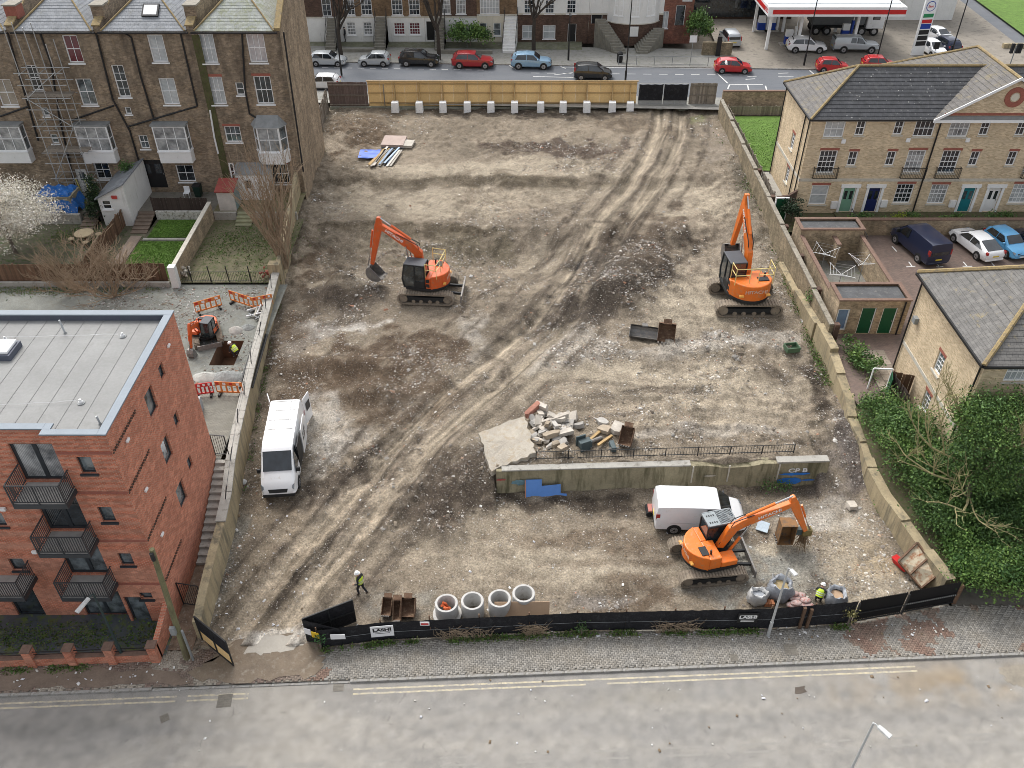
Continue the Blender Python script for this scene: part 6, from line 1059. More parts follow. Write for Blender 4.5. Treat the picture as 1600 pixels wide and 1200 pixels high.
rg=MB();rg.cyl((0,-.17,5.4),(0,-.151,5.4),.55,24);rg.build("emblem_ring",M_SBLUE,tt,world=False);MB().cyl((0,-.18,5.4),(0,-.171,5.4),.47,24).build("emblem",M_UPVC,tt,world=False);text("emblem_lettering","Esso",.36,(0,-.19,5.4),(R(90),0,0),M_SRED,tt,local=True,bold=.008)
for k,(c,h_) in enumerate(((surf("sign_green",(.02,.22,.08),.5),.4),(M_SRED,.4),(M_SBLUE,.55),(M_BLACK,.5),(M_BLACK,.5),(M_BLACK,.5))):MB().box(-.6,.6,-.17,-.151,4.2-k*.62,4.2-k*.62+h_).build("price_row",c,tt,world=False)
wbk=thing("white_building","plain white rendered building behind the filling station","building",(48,122,BZ));MB().box(44.5,56.5,116.0,132,BZ,12).build("wall",M_RENDER,wbk);MB().box(44.3,56.7,115.8,132.2,12.0,12.3).build("parapet",M_STONE_T,wbk)
strip("verge",62,120,8,40,.15,M_GRASS);kind(MB().box(58,120,104.5,105,BZ-.1,BZ+.5).build("verge_kerb",M_OLDR),'structure')

# ================================================================ VEHICLES
def paint(name,col,rough=.3,dirt=None,amt=.2,metal=0):return surf("paint_"+name,col,rough,.05,1,0,coat=.6,metal=metal,dirt=dirt,dirt_amt=amt)
M_TYRE=surf("tyre_rubber",(.018,.018,.018),.9,.3,4,.1,40);M_RIM=surf("alloy_rim",(.42,.42,.43),.35,.2,3,0,metal=.6);M_TRIM=surf("black_trim",(.02,.021,.022),.6,.2,3,0);M_VGLASS=glassm("vehicle_glass",(.012,.016,.02),.05);M_HEAD=surf("headlamp",(.16,.175,.19),.15,.1,5,0,coat=1);M_TAIL=surf("tail_lamp",(.32,.012,.012),.2,.1,5,0,coat=1);M_PLY=surf("plate_yellow",(.62,.47,.05),.5,.1,5,0);M_PLW=surf("plate_white",(.66,.66,.62),.5,.1,5,0)
SPEC={
 'hatch':dict(L=4.05,W=.86,H=1.47,st=[(-.50,.40,.80,.70,.84,.74,.70),(-.475,.26,.92,.90,.95,.98,.80),(-.43,.22,.96,.95,.98,1.27,.74),(-.35,.20,1,.95,1,1.43,.70),(-.15,.20,1,.93,1,1.47,.72),(.06,.20,1,.92,1,1.44,.71),(.24,.20,1,.90,.99,.96,.80),(.40,.22,.97,.80,.95,.85,.75),(.47,.26,.92,.68,.88,.72,.70),(.50,.32,.82,.55,.78,.58,.60)],ws=(6,5),rw=(1,3),side=[(-.40,-.33,-.11,-.11),(-.09,-.09,.05,.20)],wb=(-.31,.30),wr=.31),
 'mpv':dict(L=4.35,W=.88,H=1.63,st=[(-.50,.42,.84,.80,.88,.84,.76),(-.485,.28,.94,1.0,.97,1.08,.82),(-.45,.24,.97,1.02,.99,1.45,.77),(-.40,.22,1,1.02,1,1.58,.74),(-.15,.22,1,1.0,1,1.63,.75),(.08,.22,1,.98,1,1.60,.74),(.28,.22,1,.96,.99,1.03,.82),(.41,.24,.97,.86,.95,.90,.76),(.475,.28,.92,.70,.88,.74,.70),(.50,.34,.82,.56,.78,.60,.60)],ws=(6,5),rw=(1,3),side=[(-.44,-.38,-.14,-.14),(-.12,-.12,.07,.24)],wb=(-.31,.31),wr=.32),
 'suv':dict(L=4.5,W=.93,H=1.66,st=[(-.50,.48,.82,.85,.86,.88,.72),(-.48,.34,.93,1.02,.95,1.10,.82),(-.44,.30,.97,1.06,.98,1.38,.76),(-.36,.27,1,1.06,1,1.60,.71),(-.12,.27,1,1.04,1,1.66,.74),(.06,.27,1,1.02,1,1.62,.73),(.22,.27,1,1.0,.99,1.08,.82),(.40,.29,.97,.94,.95,.98,.78),(.475,.34,.92,.80,.88,.84,.72),(.50,.40,.82,.62,.78,.66,.62)],ws=(6,5),rw=(1,3),side=[(-.40,-.33,-.12,-.12),(-.10,-.10,.05,.19)],wb=(-.31,.31),wr=.36),
 'saloon':dict(L=4.6,W=.88,H=1.45,st=[(-.50,.45,.80,.80,.84,.84,.72),(-.47,.28,.93,.95,.95,1.02,.78),(-.40,.24,.97,.96,.98,1.12,.74),(-.20,.22,1,.95,1,1.40,.68),(-.04,.22,1,.93,1,1.45,.69),(.10,.22,1,.92,1,1.40,.68),(.27,.22,1,.90,.99,.95,.78),(.42,.24,.96,.78,.94,.82,.72),(.48,.28,.9,.64,.86,.68,.66),(.50,.34,.8,.54,.76,.56,.56)],ws=(6,5),rw=(1,3),side=[(-.36,-.20,-.06,-.06),(-.04,-.04,.09,.23)],wb=(-.30,.31),wr=.32),
 'van':dict(L=4.97,W=.99,H=1.98,st=[(-.50,.45,.93,1.0,.95,1.05,.88),(-.497,.32,.97,1.15,.99,1.55,.90),(-.485,.30,.99,1.15,1,1.93,.84),(-.44,.29,1,1.15,1,1.98,.84),(.08,.29,1,1.15,1,1.98,.84),(.17,.29,1,1.13,1,1.93,.83),(.345,.29,1,1.10,.98,1.20,.84),(.44,.30,.96,1.0,.92,1.04,.78),(.485,.34,.90,.75,.84,.80,.70),(.50,.40,.80,.60,.76,.62,.62)],ws=(6,5),rw=None,side=[(.04,.04,.155,.315)],wb=(-.29,.31),wr=.35),
 'bigvan':dict(L=5.98,W=1.02,H=2.5,st=[(-.50,.45,.95,1.1,.97,1.3,.93),(-.498,.34,.98,1.2,.99,2.2,.90),(-.49,.32,.99,1.2,1,2.46,.84),(-.45,.31,1,1.2,1,2.5,.84),(.12,.31,1,1.2,1,2.5,.84),(.22,.31,1,1.2,1,2.38,.83),(.375,.31,1,1.18,.98,1.42,.84),(.44,.32,.97,1.1,.93,1.16,.80),(.485,.36,.92,.8,.86,.86,.74),(.50,.42,.84,.62,.80,.64,.66)],ws=(6,5),rw=None,side=[(.15,.15,.235,.35)],wb=(-.25,.33),wr=.36),
 'pickup':dict(L=5.3,W=.93,H=1.8,st=[(-.50,.55,.9,1.0,.95,1.05,.9),(-.495,.45,.97,1.1,.98,1.5,.84),(-.47,.42,1,1.15,1,1.75,.76),(-.20,.42,1,1.15,1,1.78,.76),(-.10,.42,1,1.13,1,1.80,.75),(.08,.42,1,1.10,1,1.78,.74),(.20,.42,1,1.08,.99,1.18,.82),(.42,.44,.97,1.0,.95,1.06,.78),(.48,.48,.92,.9,.88,.94,.72),(.50,.52,.84,.7,.8,.74,.62)],ws=(6,5),rw=(1,2),side=[(-.16,-.14,-.04,-.04),(-.02,-.02,.07,.18)],wb=(-.28,.32),wr=.39)}
def vehicle(name,label,cat,kind_,loc,rz,pm,group=None,scale=1.0,lower=None,plate=None,detail=False,Ls=1.0,rear_dark=False):
    S=SPEC[kind_];L,W,st=S['L']*Ls,S['W'],S['st'];t=thing(name,label,cat,loc,rz,group);t.scale=(scale,)*3
    P=[]
    for (xf,zb,wl,zbelt,wb_,zt,wt) in st:
        x=xf*L;P.append([(x,wl*W*.88,zb),(x,wl*W,zb+.12),(x,wb_*W*1.0,lerp(zb,zbelt,.6)),(x,wb_*W*.97,zbelt),(x,wt*W,zt-.035),(x,wt*W*.8,zt),(x,0,zt+.012)])
    m=MB();n=7;vs=[];fs=[]
    for row in P:vs+=row + [(p[0],-p[1],p[2]) for p in row[-2::-1]]
    k=13
    for i in range(len(P)-1):
        for j in range(k-1):a=i*k+j;fs.append((a,a+k,a+k+1,a+1))
        fs.append((i*k+k-1,(i+1)*k+k-1,(i+1)*k,i*k))
    fs.append(tuple(range(k-1,-1,-1))[::-1]);fs.append(tuple(range((len(P)-1)*k,len(P)*k))[::-1]);m.add(vs,fs)
    body=m.build("body",pm,t,smooth=38,world=False)
    def srf(xf,q):       # outer surface point at station fraction xf: q 0 belt .. 1 roof edge
        for i in range(len(st)-1):
            if st[i][0] <= xf <= st[i+1][0]:
                f=(xf-st[i][0])/(st[i+1][0]-st[i][0]);a=[lerp(P[i][3][c],P[i+1][3][c],f) for c in range(3)];b=[lerp(P[i][4][c],P[i+1][4][c],f) for c in range(3)]
                return Vector(a).lerp(Vector(b),q)
    for (xa,xb,xc,xd) in S['side']:
        for sg in (1,-1):
            pts=[srf(xa,.06),srf(xb,.9 if xb-xa < .05 or xb==xa else .88),srf(xc,.88),srf(xd,.06)];pts=[Vector((p.x,sg*(p.y+.012),p.z)) for p in pts];g_=MB();g_.slab(pts if sg < 0 else pts[::-1],.02);g_.build("side_window",M_VGLASS,t,world=False)
    def glassq(i,j,nm):
        a,b=P[i],P[j];up=Vector((a[6][0]-b[6][0],0,a[6][2]-b[6][2])).cross(Vector((0,1,0)));up=up if up.z > 0 else -up;up.normalize()
        lo,hi=.08,.92;q=[]
        for f,sg in ((lo,1),(lo,-1),(hi,-1),(hi,1)):w_=lerp(a[4][1],b[4][1],f)*.93;c_=Vector((lerp(a[6][0],b[6][0],f),sg*w_,lerp(a[5][2],b[5][2],f)));q.append(c_+up*.035)
        if (q[1]-q[0]).cross(q[3]-q[0]).dot(up) < 0:q=q[::-1]
        g_=MB();g_.slab(q,.03,up);g_.build(nm,M_VGLASS,t,world=False)
    glassq(*S['ws'],"windscreen")
    if S['rw']:glassq(*S['rw'],"rear_window")
    wr=S['wr']
    for xf in S['wb']:
        for sg in (1,-1):
            x=xf*L;y=W*sg;a=MB();a.cyl((x,y-sg*.10,wr*1.04),(x,y+sg*.006,wr*1.04),wr*1.17,18);a.build("wheel_arch",M_TRIM if not lower else lower,t,world=False)
            wl_=MB().cyl((x,y-sg*.18,wr),(x,y+sg*.022,wr),wr,20).build("wheel",M_TYRE,t,bevel=.02,world=False);MB().cyl((x,y,wr),(x,y+sg*.03,wr),wr*.62,14).build("rim",M_RIM,wl_,world=False)
            sp=MB()
            for q in range(5):an=q*2*math.pi/5;sp.bar((x+math.cos(an)*wr*.2,y+sg*.032,wr+math.sin(an)*wr*.2),(x+math.cos(an)*wr*.55,y+sg*.032,wr+math.sin(an)*wr*.55),.03,.012)
            sp.cyl((x,y+sg*.02,wr),(x,y+sg*.036,wr),wr*.16,8);sp.build("hub",M_TRIM,wl_,world=False)
    xf=L/2;r0,r1=P[-3],P[-2];fw=r1[2][1]
    for sg in (1,-1):
        V3=Vector;q_=[V3(r0[3]).lerp(V3(r1[3]),.25),V3(r0[4]).lerp(V3(r1[4]),.6),V3(r1[4]),V3(r1[2]).lerp(V3(r1[3]),.55)];q_=[V3((v.x+.05,sg*(v.y+.03),v.z+.03)) for v in q_];hl=MB();hl.slab(q_ if sg > 0 else q_[::-1],.1);hl.build("headlight",M_HEAD,t,world=False)
        tz=st[1][3];ty=P[1][3][1];tl=MB();hh=.45 if 'van' in kind_ or kind_=='mpv' else .2;tl.box(-L/2-.005,-L/2+.20,sg*ty*.995-(.12 if sg>0 else 0),sg*ty*.995+(.12 if sg<0 else 0)+sg*.012,tz-.12,tz-.12+hh);tl.build("tail_light",M_TAIL,t,world=False)
        mx=srf(S['side'][-1][3]-.03,.15);mm=MB();mm.cbox((mx.x,sg*(mx.y+.13),mx.z+.06),(.12,.22,.17 if 'van' not in kind_ else .28));mm.build("mirror",M_TRIM if 'van' in kind_ else pm,t,bevel=.03,world=False)
        if detail:
            for xs in ((.04,.165) if kind_=='van' else (.14,.245)):
                q0,q1=srf(xs,.0),Vector((xs*L,W*1.0,.42));sm=MB();sm.bar((q0.x,sg*(q0.y+.004),q0.z),(q1.x,sg*(q1.y+.004),q1.z),.03,.012,(0,1,0));sm.build("door_seam",M_TRIM,t,world=False)
    ga_,gb_=P[-2][5],P[-1][5];gr=MB();gr.slab([(gb_[0]+.02,-fw*.55,gb_[2]-.03),(gb_[0]+.02,fw*.55,gb_[2]-.03),(ga_[0]+.04,fw*.62,ga_[2]-.04),(ga_[0]+.04,-fw*.62,ga_[2]-.04)],.05);gr.build("grille",M_TRIM,t,world=False)
    if lower:MB().box(L/2-.3,L/2+.03,-fw*1.0,fw*1.0,.28,.50).build("bumper",M_TRIM,t,bevel=.03,world=False)
    MB().box(L/2-.10,L/2+.018,-.26,.26,.36,.47).build("number_plate",M_PLW,t,world=False);MB().box(-L/2-.016,-L/2+.1,-.26,.26,.62,.73).build("number_plate",M_PLY,t,world=False)
    bp=MB();bp.box(-L/2-.008,-L/2+.12,-W*.84,W*.84,.30,.46);bp.build("bumper",M_TRIM if lower else pm,t,bevel=.03,world=False)
    if rear_dark:MB().box(-L/2-.012,-L/2+.02,-W*.7,W*.7,1.02,1.32).build("rear_window",M_VGLASS,t,world=False)
    if detail and kind_=='bigvan':
        q=MB();
        for i in range(4):q.box(-.46*L+i*.155*L*.9,-.46*L+i*.155*L*.9+.02,-W*.72,W*.72,S['H']+.01,S['H']+.03)
        q.box(-.46*L,.1*L,-W*.4,-W*.38,S['H']+.012,S['H']+.032);q.box(-.46*L,.1*L,W*.38,W*.4,S['H']+.012,S['H']+.032);q.build("roof_rib",surf("dirty_white",(.5,.5,.48),.6),t,world=False)
    return t
DUST=(.32,.29,.24)
P_WHITE=paint("white",(.74,.75,.76),dirt=(.5,.48,.44),amt=.05);P_VANW=paint("van_white",(.76,.77,.78),.35,(.55,.52,.47),.1);P_SILV=paint("silver",(.42,.45,.47),.35,metal=.3);P_BLACK=paint("black",(.01,.011,.013),.25);P_RED=paint("red",(.30,.012,.018),.3);P_BRED=paint("bright_red",(.46,.018,.022),.3);P_LBLUE=paint("ice_blue",(.22,.36,.50),.3,metal=.2);P_NAVY=paint("navy",(.012,.018,.045),.3);P_CYAN=paint("sky_blue",(.10,.33,.58),.3)
def car_at(label,k,px_,py_,z,rz,pm,cat="car",group=None,**kw):
    p=at(px_,py_,z);return vehicle("parked_car" if cat=="car" else "parked_"+cat,label,cat,k,(p.x,p.y,z),rz,pm,group,**kw)
RZ=BZ-.1;gq="cars along the main street"
car_at("silver hatchback half hidden behind the terrace gable",'hatch',514,101,RZ,R(-3),P_SILV,group=gq);car_at("small silver-blue hatchback with its bonnet to the left",'hatch',586,101,RZ,R(177),P_SILV,group=gq,Ls=.87)
car_at("black estate car parked across the street beside the tree",'suv',656,101,RZ,R(-3),P_BLACK,group=gq);car_at("dark red crossover parked across the street",'suv',739,104,RZ,R(-3),P_RED,group=gq,Ls=1.03,lower=M_TRIM);car_at("ice-blue crossover parked across the street",'suv',830,105,RZ,R(-3),P_LBLUE,group=gq,lower=M_TRIM);car_at("black compact people carrier driving along the street",'mpv',926,122,RZ,R(-3),P_BLACK,group=gq,Ls=.95)
car_at("red driving-school hatchback with white roof sign at the forecourt entrance",'hatch',1144,112,RZ,R(-4),P_BRED,group=gq);car_at("red small hatchback passing behind the townhouse roof",'hatch',1299,111,RZ,R(-5),P_BRED,group=gq,Ls=.86);car_at("red hatchback furthest right, half hidden by the townhouse ridge",'hatch',1371,108,RZ,R(-5),P_BRED,group=gq,Ls=.9)
car_at("white car half hidden behind the left end of the hoarding",'hatch',503,137,RZ,R(177),P_WHITE,group=gq)
p=at(1136,96,RZ+1.5);rs=thing("roof_sign","white learner roof sign on the red hatchback","sign",(p.x-.2,p.y-.6,RZ+1.46));MB().hexa([(-.1,-.4,0),(.1,-.4,0),(.1,.4,0),(-.1,.4,0),(-.03,-.36,.28),(.03,-.36,.28),(.03,.36,.28),(-.03,.36,.28)]).build("sign_panel",M_WHITE,rs,world=False)
car_at("silver people carrier driving into the forecourt",'mpv',1139,67,BZ,R(93),P_SILV,rear_dark=True);car_at("white crossover waiting beside the fuel pumps",'suv',1258,80,BZ,R(-3),P_WHITE,lower=M_TRIM);car_at("silver pickup truck with canopy back on the forecourt",'pickup',1334,80,BZ,R(-3),P_SILV,cat="pickup")
car_at("white hatchback parked nose-on beside the price totem",'hatch',1455,84,BZ,R(-82),P_WHITE);car_at("dark estate car parked behind the white hatchback",'suv',1473,78,BZ,R(100),P_NAVY);car_at("silver saloon parked behind the price totem",'saloon',1462,62,BZ,R(-70),P_WHITE)
CPZ=2.62;car_at("dark navy panel van parked in the car park",'van',1432,393,CPZ,R(103),P_NAVY,cat="van",rear_dark=True);car_at("white coupe-backed saloon parked in the car park",'saloon',1521,390,CPZ,R(103),P_WHITE,rear_dark=False);car_at("sky-blue small hatchback parked nose-out in the car park",'hatch',1569,390,CPZ,R(-77),P_CYAN,Ls=.93);car_at("dark car at the right edge of the car park",'hatch',1612,388,CPZ,R(103),P_NAVY)
# grey eight-wheel tipper under the canopy
p=at(1330,55,BZ);tk=thing("tipper_truck","grey tipper lorry with white cab under the station canopy","truck",(p.x-.5,p.y+1.0,BZ),R(-2));MB().hexa([(-4.6,-1.2,1.25),(1.7,-1.2,1.25),(1.7,1.2,1.25),(-4.6,1.2,1.25),(-4.8,-1.25,2.9),(1.8,-1.25,2.9),(1.8,1.25,2.9),(-4.8,1.25,2.9)]).build("tipper_body",surf("grey_steel",(.13,.14,.145),.5,.2,2),tk,bevel=.03,world=False);MB().box(2.0,4.1,-1.22,1.22,.8,3.1).build("cab",P_WHITE,tk,bevel=.12,world=False);MB().box(3.6,4.13,-1.1,1.1,1.9,2.8).build("windscreen",M_VGLASS,tk,world=False);MB().box(2.6,3.5,-1.24,1.24,1.9,2.7).build("side_window",M_VGLASS,tk,world=False);MB().box(-4.5,4.0,-.5,.5,.7,1.2).build("chassis",M_TRIM,tk,world=False)
for x in (-3.9,-2.6,1.6,3.1):
    for sg in (-1,1):wl_=MB().cyl((x,sg*.85,.5),(x,sg*1.2,.5),.5,18).build("wheel",M_TYRE,tk,world=False);MB().cyl((x,sg*1.1,.5),(x,sg*1.21,.5),.28,12).build("rim",M_RIM,wl_,world=False)
# ---- the two white site vans
pv_=at(448,727,.45);vz=site_z(pv_.x,pv_.y)
v1=vehicle("panel_van","large white van with open side and rear doors by the left wall","van",'bigvan',(pv_.x,pv_.y,vz-.02),R(-85),P_VANW,None,1.0,M_TRIM,detail=True)
dk=MB();dk.box(-.25,1.0,1.0,1.05,.55,2.2);dk.build("side_opening",M_BLACK,v1,world=False)
M_VSIGN=surf("dark_sign",(.03,.032,.035),.5)
sdm=MB();sdm.box(-1.75,-.3,1.075,1.13,.5,2.28);sd_=sdm.build("sliding_door",P_VANW,v1,bevel=.03,world=False);MB().box(-1.45,-.6,1.131,1.137,1.2,1.75).build("sign_panel",M_VSIGN,sd_,world=False);text("door_lettering","LASHI",.26,(-1.02,1.142,1.5),Matrix.Rotation(math.pi,3,'Z') @ Matrix.Rotation(math.pi/2,3,'X'),M_WHITE,sd_,local=True,bold=.006)
for sg in (1,-1):
    dm=MB();dm.hexa([(-2.98,sg*1.0,.5),(-2.98,sg*1.05,.5),(-3.8,sg*1.28,.5),(-3.8,sg*1.22,.5),(-2.98,sg*.92,2.35),(-2.98,sg*.97,2.35),(-3.8,sg*1.24,2.35),(-3.8,sg*1.18,2.35)]);rd_=dm.build("rear_door",P_VANW,v1,bevel=.02,world=False)
    if sg > 0:MB().hexa([(-3.15,1.085,1.3),(-3.15,1.09,1.3),(-3.65,1.25,1.3),(-3.65,1.245,1.3),(-3.15,1.075,1.9),(-3.15,1.08,1.9),(-3.65,1.235,1.9),(-3.65,1.23,1.9)]).build("sign_panel",M_VSIGN,rd_,world=False)
MB().box(-2.996,-2.97,-.88,.88,.55,2.3).build("load_opening",M_BLACK,v1,world=False);MB().box(2.15,2.55,-.28,.28,1.19,1.2).build("bonnet_badge_panel",surf("grey_badge",(.25,.25,.25),.5),v1,world=False);
for y in (-.45,.45):MB().box(2.28,2.42,y-.25,y+.25,1.235,1.25).build("bonnet_vent",M_TRIM,v1,world=False)
pv_=at(1090,818,0);v2=vehicle("panel_van","white panel van parked below the graffitied retaining wall","van",'van',(pv_.x,pv_.y+.15,site_z(pv_.x,pv_.y)-.02),R(-2),P_VANW,None,1.0,M_TRIM,detail=True)
for sg in (1,-1):MB().box(-1.7,.1,sg*.985-.01,sg*.985+.01,.9,.925).build("side_moulding",surf("moulding_grey",(.5,.5,.5),.6),v2,world=False)  # thin grey moulding strip along each side of the van

# ================================================================ EXCAVATORS
M_ORA=surf("digger_orange",(.62,.105,.022),.45,.12,2,.02,30,dirt=(.40,.17,.08),dirt_amt=.4,coat=.1);M_ORA2=surf("digger_bright_orange",(.74,.17,.02),.42,.1,2,.02,30,dirt=(.48,.22,.10),dirt_amt=.35,coat=.1);M_STEELD=surf("worn_bucket_steel",(.20,.19,.18),.55,.3,3,.2,25,metal=.3,dirt=(.32,.28,.22),dirt_amt=.4);M_TRK=surf("muddy_track",(.23,.19,.145),.9,.35,3,.4,20,dirt=(.10,.09,.08),dirt_amt=.35);M_ROD=surf("chrome_rod",(.6,.6,.6),.2,.1,3,0,metal=.9);M_RAILY=surf("pale_yellow_rail",(.70,.58,.25),.5,.1,3,0);M_CABG=glassm("cab_glass",(.02,.03,.035),.08);M_HOSE=M_TRIM;M_CABR=surf("cab_roof",(.06,.065,.075),.55,.2,2,0);M_RUST=surf("rusty_steel",(.135,.078,.048),.8,.4,3,.4,25,dirt=(.30,.22,.14),dirt_amt=.35)
def beam(pts,deps,w_,y0=0.0):      # boxy arm in the x-z plane through pts with depth deps
    up,dn=[],[]
    for i,p in enumerate(pts):
        a=Vector(pts[max(i-1,0)]);b=Vector(pts[min(i+1,len(pts)-1)]);d=(b-a).normalized();n_=Vector((-d.y,d.x));up.append(Vector(p)+n_*deps[i]/2);dn.append(Vector(p)-n_*deps[i]/2)
    m=MB();return m,[(p.x,p.y) for p in up]+[(p.x,p.y) for p in dn[::-1]]
def bucketm(w_,s_=1.0):   # bucket hanging from the origin (pin), mouth towards -x; returns profile pts
    return [(0,.12),(.28,.05),(.48,-.25),(.50,-.6),(.30,-.92),(-.05,-1.08),(-.42,-1.0)],[(0,0),(.22,-.04),(.38,-.28),(.40,-.58),(.24,-.84),(-.05,-.97),(-.42,-.97)]
def excavator(label,loc,th,slew,s,P0,P1,P2,P3,rail=False,guard=False,blade=None,om=None,bucket='std',txt=True,cabin_open=False,brot=0,lb2=None,mini=False):
    om=om or M_ORA;t=thing("mini_excavator" if mini else "excavator",label,"excavator",loc,th,None if mini else "orange excavators on the site");t.scale=(s,s,s)
    Lt,hT,wT,gY=1.85,.78,.6,1.2;rT=hT/2
    for sg in (1,-1):
        y0,y1=sg*gY-wT/2,sg*gY+wT/2;prof=[(-Lt+rT+math.cos(a)*rT,rT+math.sin(a)*rT) for a in [math.pi/2+math.pi*k/8 for k in range(9)]]+[(Lt-rT+math.cos(a)*rT,rT+math.sin(a)*rT) for a in [-math.pi/2+math.pi*k/8 for k in range(9)]]
        inner=[(x*(1-.085/ (Lt)),rT+(z-rT)*.80) for x,z in prof];n=len(prof);m=MB();vs=[(x,y0,z) for x,z in prof]+[(x,y1,z) for x,z in prof]+[(x,y0,z) for x,z in inner]+[(x,y1,z) for x,z in inner];fs=[]
        for i in range(n):j=(i+1)%n;fs+=[(n+i,n+j,j,i),(2*n+i,2*n+j,3*n+j,3*n+i),(i,j,2*n+j,2*n+i),(3*n+i,3*n+j,n+j,n+i)]
        m.add(vs,fs);tr=m.build("track",M_TRK,t,world=False)
        g_=MB();per=[];
        for i in range(n):
            a,b=Vector(prof[i]),Vector(prof[(i+1)%n]);k=max(1,int((b-a).length/.17))
            for q in range(k):per.append((a.lerp(b,q/k),(b-a).normalized()))
        for p_,d_ in per:nn=Vector((d_.y,-d_.x));c_=p_+nn*.018;ang=math.atan2(d_.y,d_.x);g_.cbox((c_.x,(y0+y1)/2,c_.y),(.10,wT+.02,.05),Matrix.Rotation(-ang,3,'Y'))
        kind(g_.build("track_shoe",M_TRK,tr,world=False),'stuff')
        MB().box(-Lt+.45,Lt-.45,y0+.08,y1-.08,.2,.52).build("track_frame",M_TRIM,tr,world=False)
        for x,r_ in ((-Lt+rT,.27),(Lt-rT,.27),(-.8,.13),(-.3,.13),(.3,.13),(.8,.13)):MB().cyl((x,y0+.05,rT if r_>.2 else .2),(x,y1-.05,rT if r_>.2 else .2),r_,14).build("track_wheel",M_TRK,tr,world=False)
    MB().box(-.9,.9,-.75,.75,.35,.72).build("undercarriage",M_TRIM,t,bevel=.05,world=False);MB().cyl((0,0,.7),(0,0,.9),.6,16).build("slew_ring",M_TRIM,t,world=False)
    if blade:
        x=blade;bl=MB();bl.hexa([(x,-1.25,.08),(x+.08,-1.25,.08),(x+.08,1.25,.08),(x,1.25,.08),(x-.06,-1.25,.62),(x+.04,-1.25,.62),(x+.04,1.25,.62),(x-.06,1.25,.62)]);b_=bl.build("dozer_blade",M_STEELD,t,world=False);ar=MB();ar.bar((x,.5,.35),(x*.45,.45,.45),.14);ar.bar((x,-.5,.35),(x*.45,-.45,.45),.14);ar.build("blade_arm",M_TRIM,b_,world=False)
    Rm=Matrix.Rotation(slew-th,4,'Z')
    def U():m=MB();m.M=Rm;return m
    arc=[(math.cos(a)*1.52,math.sin(a)*1.28) for a in [R(105)+R(150)*k/14 for k in range(15)]]
    U().prism([(1.15,1.2),(.1,1.24)]+arc+[(.1,-1.24),(1.15,-1.2)],.9,1.08).build("platform",M_TRIM,t,world=False)
    cwp=[(-.55,1.22)]+[p for p in arc if p[0] < -.45]+[(-.55,-1.22)]
    cw=U();cw.prism(cwp,1.0,1.98);cwo=cw.build("counterweight",om,t,bevel=.09,world=False,seg=3)
    U().box(-.55,.15,-1.2,.15,1.08,1.9).build("engine_cover",om,t,bevel=.06,world=False);U().box(-.55,-.2,.15,1.2,1.08,1.9).build("radiator_cover",om,t,bevel=.05,world=False);U().box(.16,1.12,-1.2,-.42,1.08,1.45).build("tool_box",om,t,bevel=.05,world=False)
    lv=U()
    for k in range(2):lv.box(-.48,-.24,1.195,1.212,1.2+k*.34,1.45+k*.34)
    lv.build("louvre",M_TRIM,t,world=False);U().box(-.9,-.5,-.9,-.3,1.985,2.03).build("engine_hatch",M_TRIM,t,world=False);MB.cyl(U(),(-.35,-.8,1.9),(-.38,-.8,2.2),.06,8).build("exhaust",M_TRIM,t,world=False)
    # cab
    a0,a1,b0,b1,c0,c1=-.15,1.38,.22,1.2,1.05,2.72
    fr=U();prof=[(a0,c0),(a1-.12,c0),(a1,1.7),(a1-.2,c1),(a0,c1)]
    def rod(p,q,w_=.07):fr.bar(p,q,w_,w_)
    for y in (b0+.03,b1-.03):
        for i in range(5):p,q=prof[i],prof[(i+1)%5];rod((p[0],y,p[1]),(q[0],y,q[1]))
    rod((.55,b1-.03,c0),(.5,b1-.03,c1))
    cf=fr.build("cab_frame",M_TRIM,t,world=False);rf_=U();rf_.box(a0-.02,a1-.16,b0,b1,c1-.02,c1+.07);rf_.build("cab_roof",M_CABR,t,bevel=.04,world=False)
    gs=U();
    gs.add([(x,b1-.035,z) for x,z in prof],[(4,3,2,1,0)]);gs.add([(x,b0+.035,z) for x,z in prof],[(0,1,2,3,4)]);gs.quad((a1-.12,b0+.04,c0),(a1-.12,b1-.04,c0),(a1,b1-.04,1.7),(a1,b0+.04,1.7))
    if not cabin_open:gs.quad((a1,b0+.04,1.7),(a1,b1-.04,1.7),(a1-.2,b1-.04,c1),(a1-.2,b0+.04,c1))
    gs.quad((a0,b1-.04,c0),(a0,b0+.04,c0),(a0,b0+.04,c1),(a0,b1-.04,c1));gs.build("cab_glass",M_CABG,t,world=False);U().box(a0-.01,.5,b1-.05,b1+.005,c0,1.55).build("cab_door_panel",om if mini else M_TRIM,t,world=False)
    # boom, arm
    bmw=.30
    def arm(nm,pts,deps,w_,mat,y0=-.08):
        m,poly=beam(pts,deps,w_);m.M=Rm;m.yprism(poly,y0-w_/2,y0+w_/2);return m.build(nm,mat,t,bevel=.03,world=False)
    P0,P1,P2,P3=map(Vector,(P0,P1,P2,P3));q=P0.lerp(P1,.55)
    dirn=(P2-P1).normalized();bo=arm("boom",[P0,P1-dirn*.15+(P0-P1)*.12,P1+dirn*.35,P2],[.42,.62,.6,.34],bmw,om)
    ad=(P3-P2).normalized();an=Vector((-ad.y,ad.x));horn=P2-ad*.55+an*(.1 if ad.y < 0 else -.1)
    st_=arm("dipper_arm",[horn,P2,P2+ad*.5,P3],[.22,.52,.48,.24],bmw*.86,om)
    def cyl(p,q_,y,r_,nm,split=.55):
        m_=U();mid=Vector(p).lerp(Vector(q_),split);m_.cyl((p[0],y,p[1]),(mid.x,y,mid.y),r_,8);o_=m_.build(nm,om,t,world=False);m2=U();m2.cyl((mid.x,y,mid.y),(q_[0],y,q_[1]),r_*.55,8);m2.build("piston_rod",M_ROD,o_,world=False)
